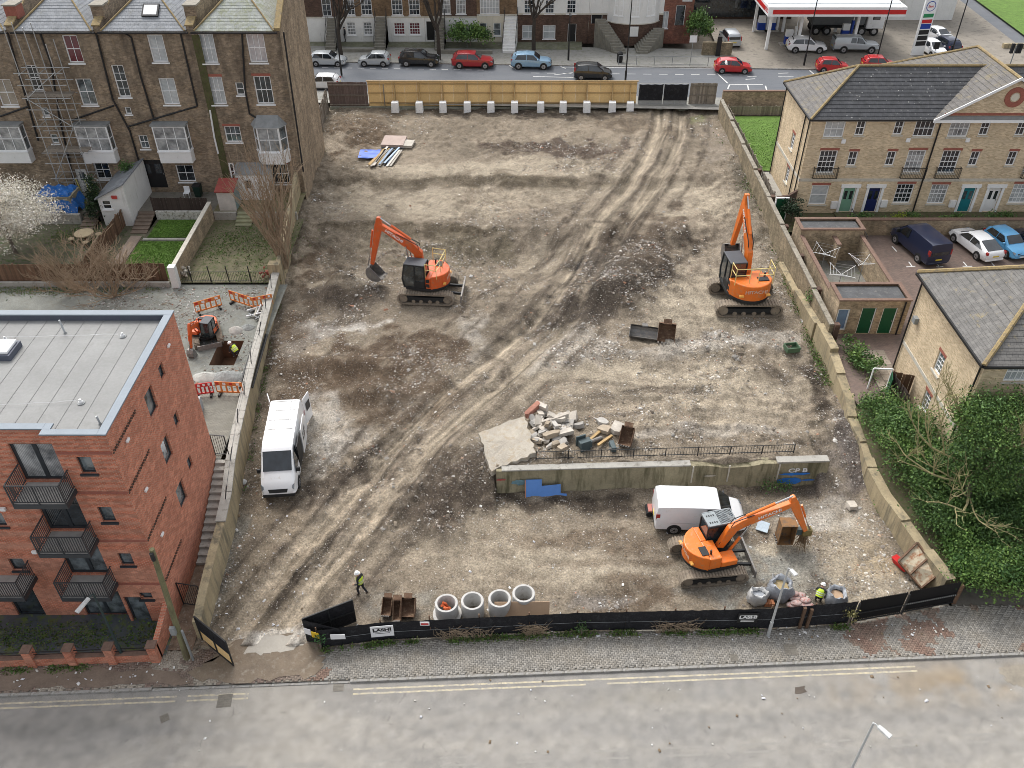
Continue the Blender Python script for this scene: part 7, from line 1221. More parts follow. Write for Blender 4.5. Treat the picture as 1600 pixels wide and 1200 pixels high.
    bp=P1+dirn*.7;cyl((.95,1.15),(bp.x,bp.y-.1),.17,.08,"boom_cylinder");cyl((.95,1.15),(bp.x,bp.y-.1),-.33,.08,"boom_cylinder")
    nb=Vector((-dirn.y,dirn.x));s0=P1+dirn*.6+nb*.42;cyl(s0,horn,-.08,.085,"arm_cylinder",.62)
    fo=an if (an.x > 0) else -an;k0=P2+ad*.55+fo*.36;k1=P3-ad*.35+fo*.26;cyl(k0,k1,-.08,.065,"bucket_cylinder",.6)
    hs_=U();hs_.tube([(P0.x-.1,.04,P0.y+.3),(P1.x-.2,.05,P1.y+.35),((P1+dirn*.7).x,.08,(P1+dirn*.7).y+.38),((P1+dirn*1.4).x,.1,(P1+dirn*1.4).y+.3)],.03,5);hs_.tube([(P0.x-.1,-.2,P0.y+.3),(P1.x-.25,-.2,P1.y+.38),((P1+dirn*.9).x,-.2,(P1+dirn*.9).y+.4)],.03,5);hs_.build("hose",M_HOSE,t,world=False)
    lk=U();lk.bar((k1.x,-.08,k1.y),(P3.x+fo.x*.28+ad.x*.2,-.08,P3.y+fo.y*.28+ad.y*.2),.08);lk.bar((P3.x+fo.x*.28+ad.x*.2,-.08,P3.y+fo.y*.28+ad.y*.2),(P3.x+ad.x*.12,-.08,P3.y+ad.y*.12),.08);lk.build("bucket_linkage",M_STEELD,t,world=False)
    if bucket:
        outr,inr=bucketm(.9);bw_={'std':.95,'mini':.7}.get(bucket,.95);cr,sr=math.cos(brot),math.sin(brot)
        def tf(p):return (P3.x+ad.x*.12+p[0]*cr-p[1]*sr,P3.y+ad.y*.12+p[0]*sr+p[1]*cr)
        bk=U();y0,y1=-.08-bw_/2,-.08+bw_/2;n=len(outr)
        vs=[(tf(p)[0],y,tf(p)[1]) for y in (y0,y1) for p in outr]+[(tf(p)[0],y,tf(p)[1]) for y in (y0+.03,y1-.03) for p in inr];fs=[]
        for i in range(n-1):fs+=[(i,i+1,n+i+1,n+i),(2*n+i,3*n+i,3*n+i+1,2*n+i+1)]
        bk.add(vs,fs);
        for y,e in ((y0,.03),(y1,-.03)):bk.add([(tf(p)[0],y,tf(p)[1]) for p in outr]+[(tf(p)[0],y+e,tf(p)[1]) for p in outr],[tuple(range(n)),tuple(range(2*n-1,n-1,-1))]+[(i,(i+1)%n,n+(i+1)%n,n+i) for i in range(n)])
        bko=bk.build("bucket",M_STEELD,t,world=False)
        for k in range(5):y=y0+.1+k*(bw_-.2)/4;te=U();a_=tf((-.40,-1.0));b_=tf((-.60,-.99));te.bar((a_[0],y,a_[1]),(b_[0],y,b_[1]),.08,.04);te.build("tooth",M_STEELD,bko,world=False)
        for y in (-.2,.04):ea=U();p_,q_=tf((0,.14)),tf((.1,-.1));ea.bar((P3.x,y,P3.y),(q_[0],y,q_[1]),.04,.2,(0,1,0));ea.build("bucket_ear",M_STEELD,bko,world=False)
    if rail:
        rl_=U();z0,z1=1.95,2.85
        loop=[(-.1,-1.1),(-1.0,-1.05),(-1.0,-.2)];loop2=[(-.2,1.1),(-.95,1.1),(-1.0,.3)]
        for lp in (loop,loop2):
            for z in (z1,z0+.5):rl_.tube([(x,y,z) for x,y in lp],.028,5)
            for x,y in lp:rl_.cyl((x,y,z0-.1),(x,y,z1),.026,5)
        rl_.tube([(-1.0,-.2,z1),(-1.0,.3,z1)],.028,5);rl_.build("guard_rail",M_RAILY,t,world=False)
    if guard:
        gd=U();zt=c1+.18
        for y in (b0,b1):gd.bar((a0,y,zt),(a1+.1,y,zt),.06)
        for k in range(13):x=.55+k*.07;gd.bar((x,b0,zt),(x,b1,zt),.025)
        for k in range(4):gd.bar((.5,b0+k*(b1-b0)/3,zt+.02),(a1+.1,b0+k*(b1-b0)/3,zt+.02),.025)
        for x in (a0,.5,a1+.1):gd.bar((x,b0,zt),(x,b1,zt),.06)
        gd.build("cab_guard",surf("grey_guard",(.26,.29,.30),.6),t,world=False);U().box(a0+.03,.47,b0+.03,b1-.03,zt-.02,zt+.02).build("guard_plate",surf("grey_guard",(.26,.29,.30)),t,world=False)
        for k in range(8):U().box(a0+.12+(k%4)*.13,a0+.19+(k%4)*.13,b0+.15+(k//4)*.5,b0+.27+(k//4)*.5,zt+.021,zt+.026).build("guard_slot",M_BLACK,t,world=False)
    if txt:
        c_=(P1+dirn*.4).lerp(P2,.5);ang=math.atan2(dirn.y,dirn.x)
        for sg in (1,-1):
            # lettering lies on the boom's side face, reading along the boom
            ux=Vector((dirn.x,0,dirn.y))*(-1 if sg > 0 else 1);uy=Vector((-dirn.y,0,dirn.x));uz=ux.cross(uy)
            if uy.z < 0:uy=-uy
            uz=ux.cross(uy);Mr=Matrix(((ux.x,uy.x,uz.x),(ux.y,uy.y,uz.y),(ux.z,uy.z,uz.z)));M3=Rm.to_3x3() @ Mr
            loc_=Rm.to_3x3() @ Vector((c_.x,-.08+sg*(bmw/2+.006),c_.y));text("boom_lettering","HITACHI",.30,loc_,M3,M_WHITE,bo,local=True,ext=.003,sx=1.15,bold=.008)
        M3=Rm.to_3x3() @ Matrix.Rotation(-math.pi/2,3,'Z') @ Matrix.Rotation(math.pi/2,3,'X');text("rear_lettering","HITACHI",.27,Rm.to_3x3() @ Vector((-1.528,0,1.66)),M3,surf("pale_lettering",(.62,.42,.32),.5),cwo,local=True,sx=1.2,bold=.008)
        for y in (-.75,.75):U().box(-1.46,-1.30,y-.12,y+.12,1.33,1.42).build("rear_lamp",surf("amber_lamp",(.8,.42,.1),.3),cwo,world=False)
    return t
def zat(x,y):return site_z(x,y)
E1=at(670,456,2.0);excavator("orange excavator with yellow guard rails and raised boom dumping at the left",(E1.x,E1.y,zat(E1.x,E1.y)+.06),R(176),R(168),1.08,(.45,1.75),(.72,3.25),(3.1,4.75),(3.85,1.75),rail=True,blade=-2.35,brot=R(-20))
E2=at(1161,472,2.0);excavator("orange excavator facing away with upright boom beside the right wall",(E2.x,E2.y,zat(E2.x,E2.y)+.06),R(0),R(96),1.24,(.45,1.75),(.9,3.2),(2.5,5.1),(3.3,2.0),rail=True,om=M_ORA2,brot=R(-10))
E3=at(1103,883,0);e3=excavator("orange excavator with caged cab roof and operator in the lower yard",(E3.x,E3.y,zat(E3.x,E3.y)+.05),R(6),R(14),.95,(.5,1.5),(1.3,3.0),(4.45,3.9),(5.7,1.4),guard=True,blade=2.35,om=M_ORA2,bucket=None,cabin_open=True)
ME=at(325,528,2.6);excavator("small orange mini digger with grey canopy cab in the left yard",(ME.x,ME.y,2.6),R(-68),R(-100),.62,(.7,1.3),(1.2,2.6),(2.6,3.0),(3.3,1.0),blade=2.2,bucket='mini',txt=False,mini=True)

# ================================================================ SITE EDGES: hoarding, fences, retaining wall
M_OSB=surf("osb_board",(.80,.56,.26),.8,.14,7,.3,60,rnd=.12,dirt=(.38,.24,.10),dirt_amt=.25);M_TIMB=surf("sawn_timber",(.40,.275,.13),.85,.2,4,.3,40,rnd=.15);M_GREYB=surf("brown_door_board",(.15,.11,.095),.85,.3,3,.3,30,rnd=.2);M_BLOCK=surf("concrete_block",(.84,.845,.84),.9,.05,2,.2,30,dirt=(.42,.42,.41),dirt_amt=.25)
HBY=86.9;hx0,hx1=onY(578,172,HBY).x,onY(992,174,HBY).x;HZ0,HZ1=3.25,5.75
hd=thing("osb_hoarding","long tan timber hoarding along the back of the site","hoarding",((hx0+hx1)/2,HBY,3));n=22;pn=None
for i in range(n):
    w_=(hx1-hx0)/n
    if pn is None:pn=MB().box(.006,w_-.006,0,.018,HZ0,HZ1).build("panel",M_OSB,hd,world=False);q=pn;pn.data.transform(Matrix.Translation((0,0,-3)))
    else:q=pn.copy();COL.objects.link(q)
    q.location=(hx0+w_*i-hd.location.x,rng.uniform(-.008,.008),0)
for z in (3.6,4.6,5.5):MB().box(hx0,hx1,HBY-.11,HBY-.02,z-.04,z+.04).build("rail",M_TIMB,hd)
MB().box(hx0-.1,hx1+.1,HBY-.12,HBY+.06,HZ1+.004,HZ1+.06).build("capping",M_TIMB,hd)
BLK=[617,655,692,730,767,804,845,880,917,957,985];bk0=None
for i,x in enumerate(BLK):
    p=onY(x,168,HBY-1.25);X=p.x
    MB().box(X-.05,X+.05,HBY-.2,HBY-.115,3.0,HZ1-.1).build("post",M_TIMB,hd);MB().bar((X,HBY-.2,5.2),(X,HBY-1.0,3.6),.08).build("prop",M_TIMB,hd)
    ords=["first","second","third","fourth","fifth","sixth","seventh","eighth","ninth","tenth","eleventh"][i]
    t=MB().hexa([(-.37,-.37,0),(.37,-.37,0),(.37,.37,0),(-.37,.37,0),(-.34,-.34,1.05),(.34,-.34,1.05),(.34,.34,1.05),(-.34,.34,1.05)]).build("concrete_block",M_BLOCK,None,bevel=.04) if bk0 is None else bk0.copy()
    if bk0 is None:bk0=t
    else:COL.objects.link(t)
    t.location=(X,HBY-1.05,3.0+rng.uniform(-.02,.02));t.rotation_euler=(0,0,rng.uniform(-.06,.06));tag(t,f"pale concrete ballast block at the hoarding's foot, {ords} from the left","concrete block","ballast blocks along the hoarding")
kind(MB().box(hx0-4,hx1+9,HBY-.35,HBY+.5,2.4,3.24).build("hoarding_kerb",surf("mossy_kerb",(.27,.27,.22),.9,.3,1.2,.4,20,dirt=(.16,.17,.09),dirt_amt=.4)),'structure');strip("verge",-30,30,-12.6,-11.8,-.02,M_CONC)
def board_panel(name,label,x0,x1,y,z0,z1,mat,n,cat="fence"):
    t=thing(name,label,cat,((x0+x1)/2,y,z0));w_=(x1-x0)/n
    for i in range(n):MB().box(x0+w_*i+.004,x0+w_*(i+1)-.004,y+rng.uniform(-.012,.012),y+.03,z0,z1+rng.uniform(-.03,.03)).build("board",mat,t)
    for k in (.12,.5,.9):MB().box(x0,x1,y-.08,y-.015,lerp(z0,z1,k)-.04,lerp(z0,z1,k)+.04).build("rail",M_FENCEG,t)
    return t
t=board_panel("timber_gate","brown boarded gate at the left end of the hoarding",onY(518,180,HBY).x,hx0-.05,HBY-.1,3.1,5.7,M_GREYB,12,"gate");MB().box(-13.0,-12.9,HBY-.3,HBY-.19,3,5.5).build("post",M_FENCEG,t)
board_panel("timber_fence","grey boarded fence at the right end of the hoarding",onY(1073,178,HBY).x,20.7,HBY-.1,3.2,5.6,M_FENCEG,16)
M_MESH=surf("black_debris_netting",(.010,.010,.013),.8,.5,1.2,.8,5,dirt=(.03,.032,.036),dirt_amt=.35,bdist=.12)
def cloth(name,a,b,z0,z1,mat,parent,sag=.04,bulge=.05,nu=14,nv=5,z0b=None,z1b=None,seed=1):
    r_=random.Random(seed);a,b=Vector(a),Vector(b);d=(b-a);nrm=Vector((-d.y,d.x,0)).normalized();m=MB();P=[];z0b=z0 if z0b is None else z0b;z1b=z1 if z1b is None else z1b
    for j in range(nv+1):
        for i in range(nu+1):
            u,v=i/nu,j/nv;p=a+d*u;z=lerp(lerp(z0,z0b,u),lerp(z1,z1b,u),v) - (sag*math.sin(math.pi*(u*3 % 1)) if j==nv else 0);p=p+nrm*bulge*(r_.random()-.5)*2*math.sin(math.pi*min(max(v,.08),.92));P.append((p.x,p.y,z))
    m.add(P,[(j*(nu+1)+i,j*(nu+1)+i+1,(j+1)*(nu+1)+i+1,(j+1)*(nu+1)+i) for j in range(nv) for i in range(nu)]);m.add([(p[0]+nrm.x*.012,p[1]+nrm.y*.012,p[2]) for p in P],[(j*(nu+1)+i,(j+1)*(nu+1)+i,(j+1)*(nu+1)+i+1,j*(nu+1)+i+1) for j in range(nv) for i in range(nu)]);return m.build(name,mat,parent,smooth=80)
bg2=thing("netted_gate","pair of black-netted site gates in the back hoarding","gate",(hx1+2.4,HBY,3.2));ga,gb=hx1+.15,onY(1071,174,HBY).x
for k in range(2):
    x0,x1=lerp(ga,gb,k/2)+.05,lerp(ga,gb,(k+1)/2)-.05;cloth("netting",(x0,HBY-.25,0),(x1,HBY-.25,0),3.9,5.55,M_MESH,bg2,.06,.07,seed=k+3);f=MB()
    for q in (((x0,HBY-.22,3.25),(x0,HBY-.22,5.6)),((x1,HBY-.22,3.25),(x1,HBY-.22,5.6)),((x0,HBY-.22,3.3),(x1,HBY-.22,3.3)),((x0,HBY-.22,5.6),(x1,HBY-.22,5.6)),(((x0+x1)/2,HBY-.22,3.3),((x0+x1)/2,HBY-.22,3.9))):f.bar(*q,.05)
    f.build("frame",M_STEEL,bg2);MB().box(x0,x1,HBY-.19,HBY-.17,3.32,3.95).build("lower_panel",surf("grey_sheet",(.32,.32,.31),.7),bg2)
# old timber/panel fence along the upper left edge
timber_fence("timber_fence","weathered panel fence along the upper left edge of the site",(-18.75,86.2),(-18.35,77),3.0,2.1,M_FENCEG,M_FENCEG,zb=2.9);timber_fence("timber_fence","leaning weathered fence beside the terrace gable",(-18.35,76.8),(-17.95,67.5),2.9,1.7,M_FENCEG,M_FENCEG,zb=2.6)
# front fence of black netting on posts
ff=thing("netted_fence","black-netted fence along the pavement at the front of the site","fence",(3,25.6,0));FZ=[1.4,1.4,1.4,1.4,1.6,1.7,1.7]
for i in range(1,5):
    a,b=FENCE[i],FENCE[i+1];L=math.dist(a,b);nseg=max(1,round(L/2.6))
    for k in range(nseg):
        p,q=[(lerp(a[0],b[0],(k+e)/nseg),lerp(a[1],b[1],(k+e)/nseg)) for e in (0,1)];ha,hb=lerp(FZ[i],FZ[i+1],k/nseg),lerp(FZ[i],FZ[i+1],(k+1)/nseg);cloth("netting",(p[0],p[1],0),(q[0],q[1],0),.02,ha,M_MESH,ff,.03,.06,12,4,.02,hb,seed=i*9+k);MB().bar((p[0],p[1]+.05,-.2),(p[0]+rng.uniform(-.04,.04),p[1]+.07,ha+rng.uniform(.05,.3)),.06).build("post",M_RUST,ff)
        w_=MB();w_.tube([(p[0],p[1]-.05,ha*.5),(q[0],q[1]-.05,hb*.5)],.008,3);w_.build("wire",M_LEAD,ff)
for x,h_ in ((14.2,1.6),(14.55,1.5)):MB().bar((x,25.95,-.1),(x-.05,25.9,h_),.14).build("post",M_FENCEB,ff)
cg=thing("sheet_metal_gate","black corrugated metal gates at the right end of the front fence","gate",(19.5,26.7,0))
for k,(a,b) in enumerate((((16.9,26.25),(19.4,26.75)),((19.5,26.8),(22.3,27.4)))):
    A,B_=Vector((a[0],a[1],0)),Vector((b[0],b[1],0));d=(B_-A);nn=Vector((-d.y,d.x,0)).normalized();m=MB();N_=46;P=[]
    for z in (.12,1.7):
        for i in range(N_+1):p=A+d*(i/N_)+nn*(.03 if i % 2 else -.03);P.append((p.x,p.y,z))
    m.add(P,[(i,i+1,N_+2+i,N_+1+i) for i in range(N_)]);m.build("gate_sheet",M_BLACK,cg)
    f=MB();f.bar(A-nn*.06+Vector((0,0,.75)),B_-nn*.06+Vector((0,0,.75)),.05);f.bar(A-nn*.06+Vector((0,0,.15)),B_-nn*.06+Vector((0,0,.15)),.05);f.bar(A-nn*.06,A-nn*.06+Vector((0,0,1.55)),.08);f.build("frame",M_TRIM,cg)
    if k==1:
        for i in range(24):p=A+d*(i/24)-nn*.1+Vector((0,0,.78));MB().cyl(p,p+Vector((0,0,.10)),.03,5,.004).build("spike",M_STEEL,cg)
MB().bar((22.4,27.45,-.1),(22.4,27.45,1.4),.2).build("post",M_RUST,cg)
def panel_gate(label,a,b,h_,torn):
    t=thing("netted_gate",label,"gate",(a[0],a[1],0));cloth("netting",(a[0],a[1],0),(b[0],b[1],0),h_*(.45 if torn else .03),h_,M_MESH,t,.02,.04,10,4,seed=int(h_*77));f=MB()
    for q in (((a[0],a[1],0),(a[0],a[1],h_)),((b[0],b[1],.05),(b[0],b[1],h_)),((a[0],a[1],h_),(b[0],b[1],h_)),((a[0],a[1],.08),(b[0],b[1],.08)),((a[0],a[1],h_*.5),(b[0],b[1],h_*.5)),(((a[0]+b[0])/2,(a[1]+b[1])/2,.08),((a[0]+b[0])/2,(a[1]+b[1])/2,h_))):f.bar(*q,.06)
    f.build("frame",M_TRIM,t)
    if torn:MB().hexa([(a[0],a[1]+.02,.1),(b[0],b[1]+.02,.1),(b[0],b[1]+.04,.1),(a[0],a[1]+.04,.1),(a[0],a[1]+.02,h_*.48),(b[0],b[1]+.02,h_*.48),(b[0],b[1]+.04,h_*.48),(a[0],a[1]+.04,h_*.48)]).build("lower_panel",M_OSB,t)
    return t
panel_gate("open black gate leaf swung over the pavement at the left entrance",(-15.05,25.15),(-13.2,23.75),1.95,True);panel_gate("open black gate leaf swung into the site at the right of the entrance",(-9.95,25.15),(-7.75,26.25),1.75,False);cloth("netting",(-9.95,25.1,0),(-8.2,24.85,0),.02,1.75,M_MESH,ff,.02,.05,8,4,.02,1.4,seed=77)
# signs on the fence
M_SIGNW=surf("white_sign",(.75,.75,.76),.5,.04,1,0);M_SIGNY=surf("yellow_sign",(.75,.50,.03),.5,.04,1,0)
def sign(label,c,w_,h_,mat,txt=None,tm=None,sz=.3,rot=0.0,box=None,lines=0):
    t=thing("site_sign",label,"sign",c,rot);MB().box(-w_/2,w_/2,-.015,.015,-h_/2,h_/2).build("sign_board",mat,t,world=False)
    if box:
        f=MB();y=-.019;bw,bh=w_*.40,h_*.2;zc_=h_*.14
        for q in ((-bw,bw,zc_+bh-.025,zc_+bh),(-bw,bw,zc_-bh,zc_-bh+.025),(-bw,-bw+.025,zc_-bh+.025,zc_+bh-.025),(bw-.025,bw,zc_-bh+.025,zc_+bh-.025)):f.box(q[0],q[1],y,y+.003,q[2],q[3])
        f.build("sign_border",box,t,world=False)
    if txt:text("sign_lettering",txt,sz,(0,-.02,h_*.14),(R(90),0,0),tm,t,local=True,sx=1.25,bold=.012)
    for k in range(lines):MB().box(-w_*.33,w_*.33,-.019,-.016,-h_*.2-k*.10,-h_*.2-k*.10+.035).build("small_print",tm,t,world=False)
def fpt(x,off=-.1):return Vector((x,float(fence_y(x))+off,0))
p=fpt(at(600,1000,0).x);sign("white LASHI company sign hanging on the front fence",(p.x,p.y,.85),1.1,.8,M_SIGNW,"LASHI",M_BLACK,.27,R(6),M_BLACK,1);p=fpt(at(1163,985,0).x);sign("black LASHI company sign on the front fence beside the street lamp",(p.x,p.y,1.0),1.0,.72,M_BLACK,"LASHI",M_WHITE,.27,R(1),M_WHITE,2)
p=fpt(at(667,990,0).x);sign("small red and white notice on top of the front fence",(p.x,p.y,1.28),.45,.26,M_SIGNW,None,None);MB().box(p.x-.18,p.x+.18,p.y-.025,p.y-.017,1.22,1.33).build("red_strip",M_SRED,bpy.data.objects["site_sign.002"])
sign("white and blue safety notice by the site entrance",(-9.75,24.9,1.1),.35,.42,M_SIGNW,rot=R(-20));sign("yellow warning notice by the site entrance",(-9.38,24.78,1.0),.38,.42,M_SIGNY,rot=R(-15));sign("pale notice board tied to the netting right of the entrance",(-8.3,24.72,.95),.7,.36,M_SIGNW,rot=R(2))

# mid-site retaining wall
WA,WB=at(776,768,0),at(1287,753,0);wd_=(WB-WA);wd_.z=0;wl_len=wd_.length;wu=wd_.normalized();wn_=Vector((wu.y,-wu.x,0));WH=1.62
M_WALLC=surf("stained_retaining_concrete",(.30,.265,.175),.95,.3,.9,.5,14,dirt=(.115,.105,.06),dirt_amt=.55,streak=True,bdist=.04)
rw=thing("retaining_wall","graffitied concrete retaining wall across the lower yard","retaining wall",(WA.x,WA.y,0));Fw_=Face((WA.x,WA.y,0),wu,wn_,0,wl_len,-.3,WH)
m=Fw_.mb();N_=40;prof=[]
for i in range(N_):
    a,b=wl_len*i/N_,wl_len*(i+1)/N_;ja,jb=.05*math.sin(i*1.3)*math.sin(i*.7),.05*math.sin((i+1)*1.3)*math.sin((i+1)*.7);ta=WH-(.25 if .62 < i/N_ < .80 else 0)*math.sin((i/N_-.62)/.18*math.pi)-.02*math.sin(i*2.1);tb=WH-(.25 if .62 < (i+1)/N_ < .80 else 0)*math.sin(((i+1)/N_-.62)/.18*math.pi)-.02*math.sin((i+1)*2.1)
    m.quad((a,-.3,.16+ja),(b,-.3,.16+jb),(b,.45,.05+jb),(a,.45,.05+ja));m.quad((a,.45,.05+ja),(b,.45,.05+jb),(b,tb,jb*.3),(a,ta,ja*.3));m.quad((a,ta,ja*.3),(b,tb,jb*.3),(b,tb,-.5),(a,ta,-.5))
m.quad((0,-.3,-.5),(0,-.3,.16),(0,.45,.05),(0,WH,0),(0,WH,-.5));m.quad((wl_len,-.3,.16),(wl_len,-.3,-.5),(wl_len,WH,-.5),(wl_len,WH,0),(wl_len,.45,.05));m.build("masonry",M_WALLC,rw)
Fw_.mb().box(.3,wl_len*.58,WH+.004,WH+.10,-.38,.06).build("coping",M_CONC,rw,bevel=.02);Fw_.mb().box(wl_len*.84,wl_len-.05,WH+.004,WH+.13,-.45,.05).build("coping",M_CONC,rw,bevel=.02)
for x in (1079,1136,1213):u,z=Fw_.px(x,748);
for x,y in ((1081,742),(1137,742),(1214,742)):u,z=Fw_.px(x,y);Fw_.mb().box(u-.035,u+.035,.35,WH-.02,.03,.10).build("white_joint",M_STONE_T,rw)
M_BLUEP=surf("blue_graffiti",(.03,.17,.55),.8,.25,3,.2,20);u,z=Fw_.px(1246,735);text("graffiti","CP B",.42,Fw_.M @ Vector((u,z+.05,.065)),Matrix(((wu.x,0,wn_.x),(wu.y,0,wn_.y),(0,1,0))),M_SIGNW,rw,bold=.012,sx=1.3)
def splash(cx,cy,w_,h_,mat,seed,name="paint_patch"):
    r_=random.Random(seed);u,z=Fw_.px(cx,cy);n=18;pts=[(u+math.cos(2*math.pi*i/n)*w_*r_.uniform(.65,1.1),z+math.sin(2*math.pi*i/n)*h_*r_.uniform(.6,1.15)) for i in range(n)];m=Fw_.mb();m.add([(a,b,.09+.10*max(0,(.45-b))) for a,b in pts],[tuple(range(n))]);m.build(name,mat,rw)
splash(1233,749,.85,.26,M_BLUEP,3);splash(1240,739,1.0,.12,M_BLUEP,5);splash(1262,748,.45,.06,M_BLUEP,6);splash(812,752,.5,.25,surf("pale_blue_graffiti",(.14,.25,.30),.8,.4,4),7);splash(783,748,.33,.09,surf("red_graffiti",(.38,.09,.08),.8,.4,4),9);splash(1108,742,.4,.06,M_STONE_T,11)
rl=thing("site_railing","rusty railing along the top of the mid-site retaining wall","railing",(WA.x+9,WA.y+1,WH));ra,rb2=wl_len*.12,wl_len*.90;r0=Fw_.mb();r0.bar((ra,WH+.72,-.75),(rb2,WH+.68,-.8),.03,.03,(0,0,1));r0.bar((ra,WH+.2,-.75),(rb2,WH+.15,-.8),.035,.035,(0,0,1));r0.build("rail",M_TRIM,rl);n=88;pm=None
for i in range(n+1):
    u=lerp(ra,rb2,i/n);b_=Fw_.mb();b_.bar((u,WH+.05,-.76),(u+rng.uniform(-.03,.03),WH+.74+rng.uniform(-.05,.04),-.76),.016 if i % 11 else .05);b_.build("bar" if i % 11 else "post",M_TRIM,rl)
bb=thing("blue_board","blue L-shaped board leaning on the left of the retaining wall","board",at(848,772,0));u0,_=Fw_.px(821,760);m=Fw_.mb()
for q in (((0,0),(.92,0),(.92,1.12),(0,1.12)),((.92,0),(2.0,0),(2.0,.78),(.92,.70)),((2.0,.0),(2.35,.0),(2.35,.16),(2.0,.2))):
    P=[(u0+a,.0+b*.93,.55-b*.34) for a,b in q];m.add(P+[(a,b-.01,c-.03) for a,b,c in P],[(0,1,2,3),(7,6,5,4),(0,4,5,1),(1,5,6,2),(2,6,7,3),(3,7,4,0)])
m.build("panel",surf("blue_board",(.10,.24,.58),.6,.1,2,.05,20),bb);m=Fw_.mb();m.bar((u0-.03,.0,.57),(u0-.03,1.04,.19),.04,.04);m.build("batten",surf("orange_edge",(.6,.25,.12),.7),bb)

# ================================================================ SITE OBJECTS
def zs(x,y):return site_z(x,y)
def spot(px_,py_,z):p=at(px_,py_,z);return Vector((p.x,p.y,zs(p.x,p.y)))
# broken slab and rubble pile
M_SLABC=surf("broken_slab",(.37,.335,.28),.95,.25,1.1,.8,12,dirt=(.33,.27,.19),dirt_amt=.45,bdist=.05);sl=thing("concrete_slab","big tilted broken concrete slab beside the rubble pile","slab",spot(795,700,1.7))
c4_=[at(746,677,1.75),at(820,650,2.05),at(838,708,2.1),at(768,738,1.55)];m=MB();n=9;top=[]
edge=[c4_[0].lerp(c4_[1],i/n) for i in range(n)]+[c4_[1].lerp(c4_[2],i/n) for i in range(n)]+[c4_[2].lerp(c4_[3],i/n) for i in range(n)]+[c4_[3].lerp(c4_[0],i/n) for i in range(n)];cc=sum(c4_,Vector())/4
edge=[p+(p-cc).normalized()*rng.uniform(-.14,.06) for p in edge];k=len(edge);m.add([cc+Vector((0,0,.12))]+[p.lerp(cc,.5)+Vector((0,0,.1+rng.uniform(-.02,.02))) for p in edge]+[p+Vector((0,0,rng.uniform(-.02,.02)+.05)) for p in edge]+[p+Vector((0,0,-.35)) for p in edge],[(0,1+i,1+(i+1)%k) for i in range(k)]+[(1+i,1+k+i,1+k+(i+1)%k,1+(i+1)%k) for i in range(k)]+[(1+k+i,1+2*k+i,1+2*k+(i+1)%k,1+k+(i+1)%k) for i in range(k)]);m.build("slab",M_SLABC,sl)
rp=thing("rubble_pile","heap of broken concrete lumps and brick on the slab's right","rubble pile",spot(862,668,1.8));RPM=[surf("lump_grey",(.38,.36,.33),.9,.25,3,.5,18,rnd=.2),surf("lump_pale",(.44,.40,.345),.9,.25,3,.5,18,rnd=.2),surf("lump_brick",(.30,.14,.10),.9,.3,4,.5,18),surf("lump_tan",(.34,.28,.21),.9,.25,3,.5,18,rnd=.2)]
def chunk(c,d,rot,mat,parent,nm="lump"):
    m=MB();c=Vector(c);e=Matrix.Rotation(rot[2],3,'Z') @ Matrix.Rotation(rot[0],3,'X') @ Matrix.Rotation(rot[1],3,'Y');vs=[]
    for sz in (-1,1):
        for sx_,sy_ in ((-1,-1),(0,-1.1),(1,-1),(1.1,0),(1,1),(0,1.1),(-1,1),(-1.1,0)):vs.append(c+e @ Vector((sx_*d[0]/2*rng.uniform(.7,1.05),sy_*d[1]/2*rng.uniform(.7,1.05),sz*d[2]/2*rng.uniform(.7,1.1))))
    m.add(vs,[tuple(range(7,-1,-1)),tuple(range(8,16))]+[(i,(i+1)%8,8+(i+1)%8,8+i) for i in range(8)]);return m.build(nm,mat,parent)
for i in range(64):
    a=rng.uniform(0,6.283);rr_=rng.random()**.6;px_,py_=858+math.cos(a)*rr_*38+4,664+math.sin(a)*rr_*34;p=spot(px_,py_,1.9);h_=(1-rr_)*.75;s_=rng.uniform(.25,.62);mt=RPM[rng.choice([0,0,0,1,1,1,3])];chunk(p+Vector((0,0,.1+h_*rng.uniform(.3,1))),(s_*rng.uniform(1,1.7),s_*rng.uniform(.5,.8),s_*rng.uniform(.35,.6)),(rng.uniform(-.5,.5),rng.uniform(-.5,.5),rng.uniform(0,6)),mt,rp)
for (px_,py_,l_,a,mt) in ((832,644,1.5,.9,2),(868,658,1.7,.35,1),(861,682,1.1,.5,3),(846,638,1.0,-.7,1),(884,678,1.0,.2,1),(905,660,.6,0,0),(878,705,.6,.8,3),(868,700,.5,.3,3)):p=spot(px_,py_,2);chunk(p+Vector((0,0,.45 if px_<890 else .15)),(l_,.36,.34),(rng.uniform(-.3,.3),rng.uniform(-.25,.25),a),RPM[mt],rp)
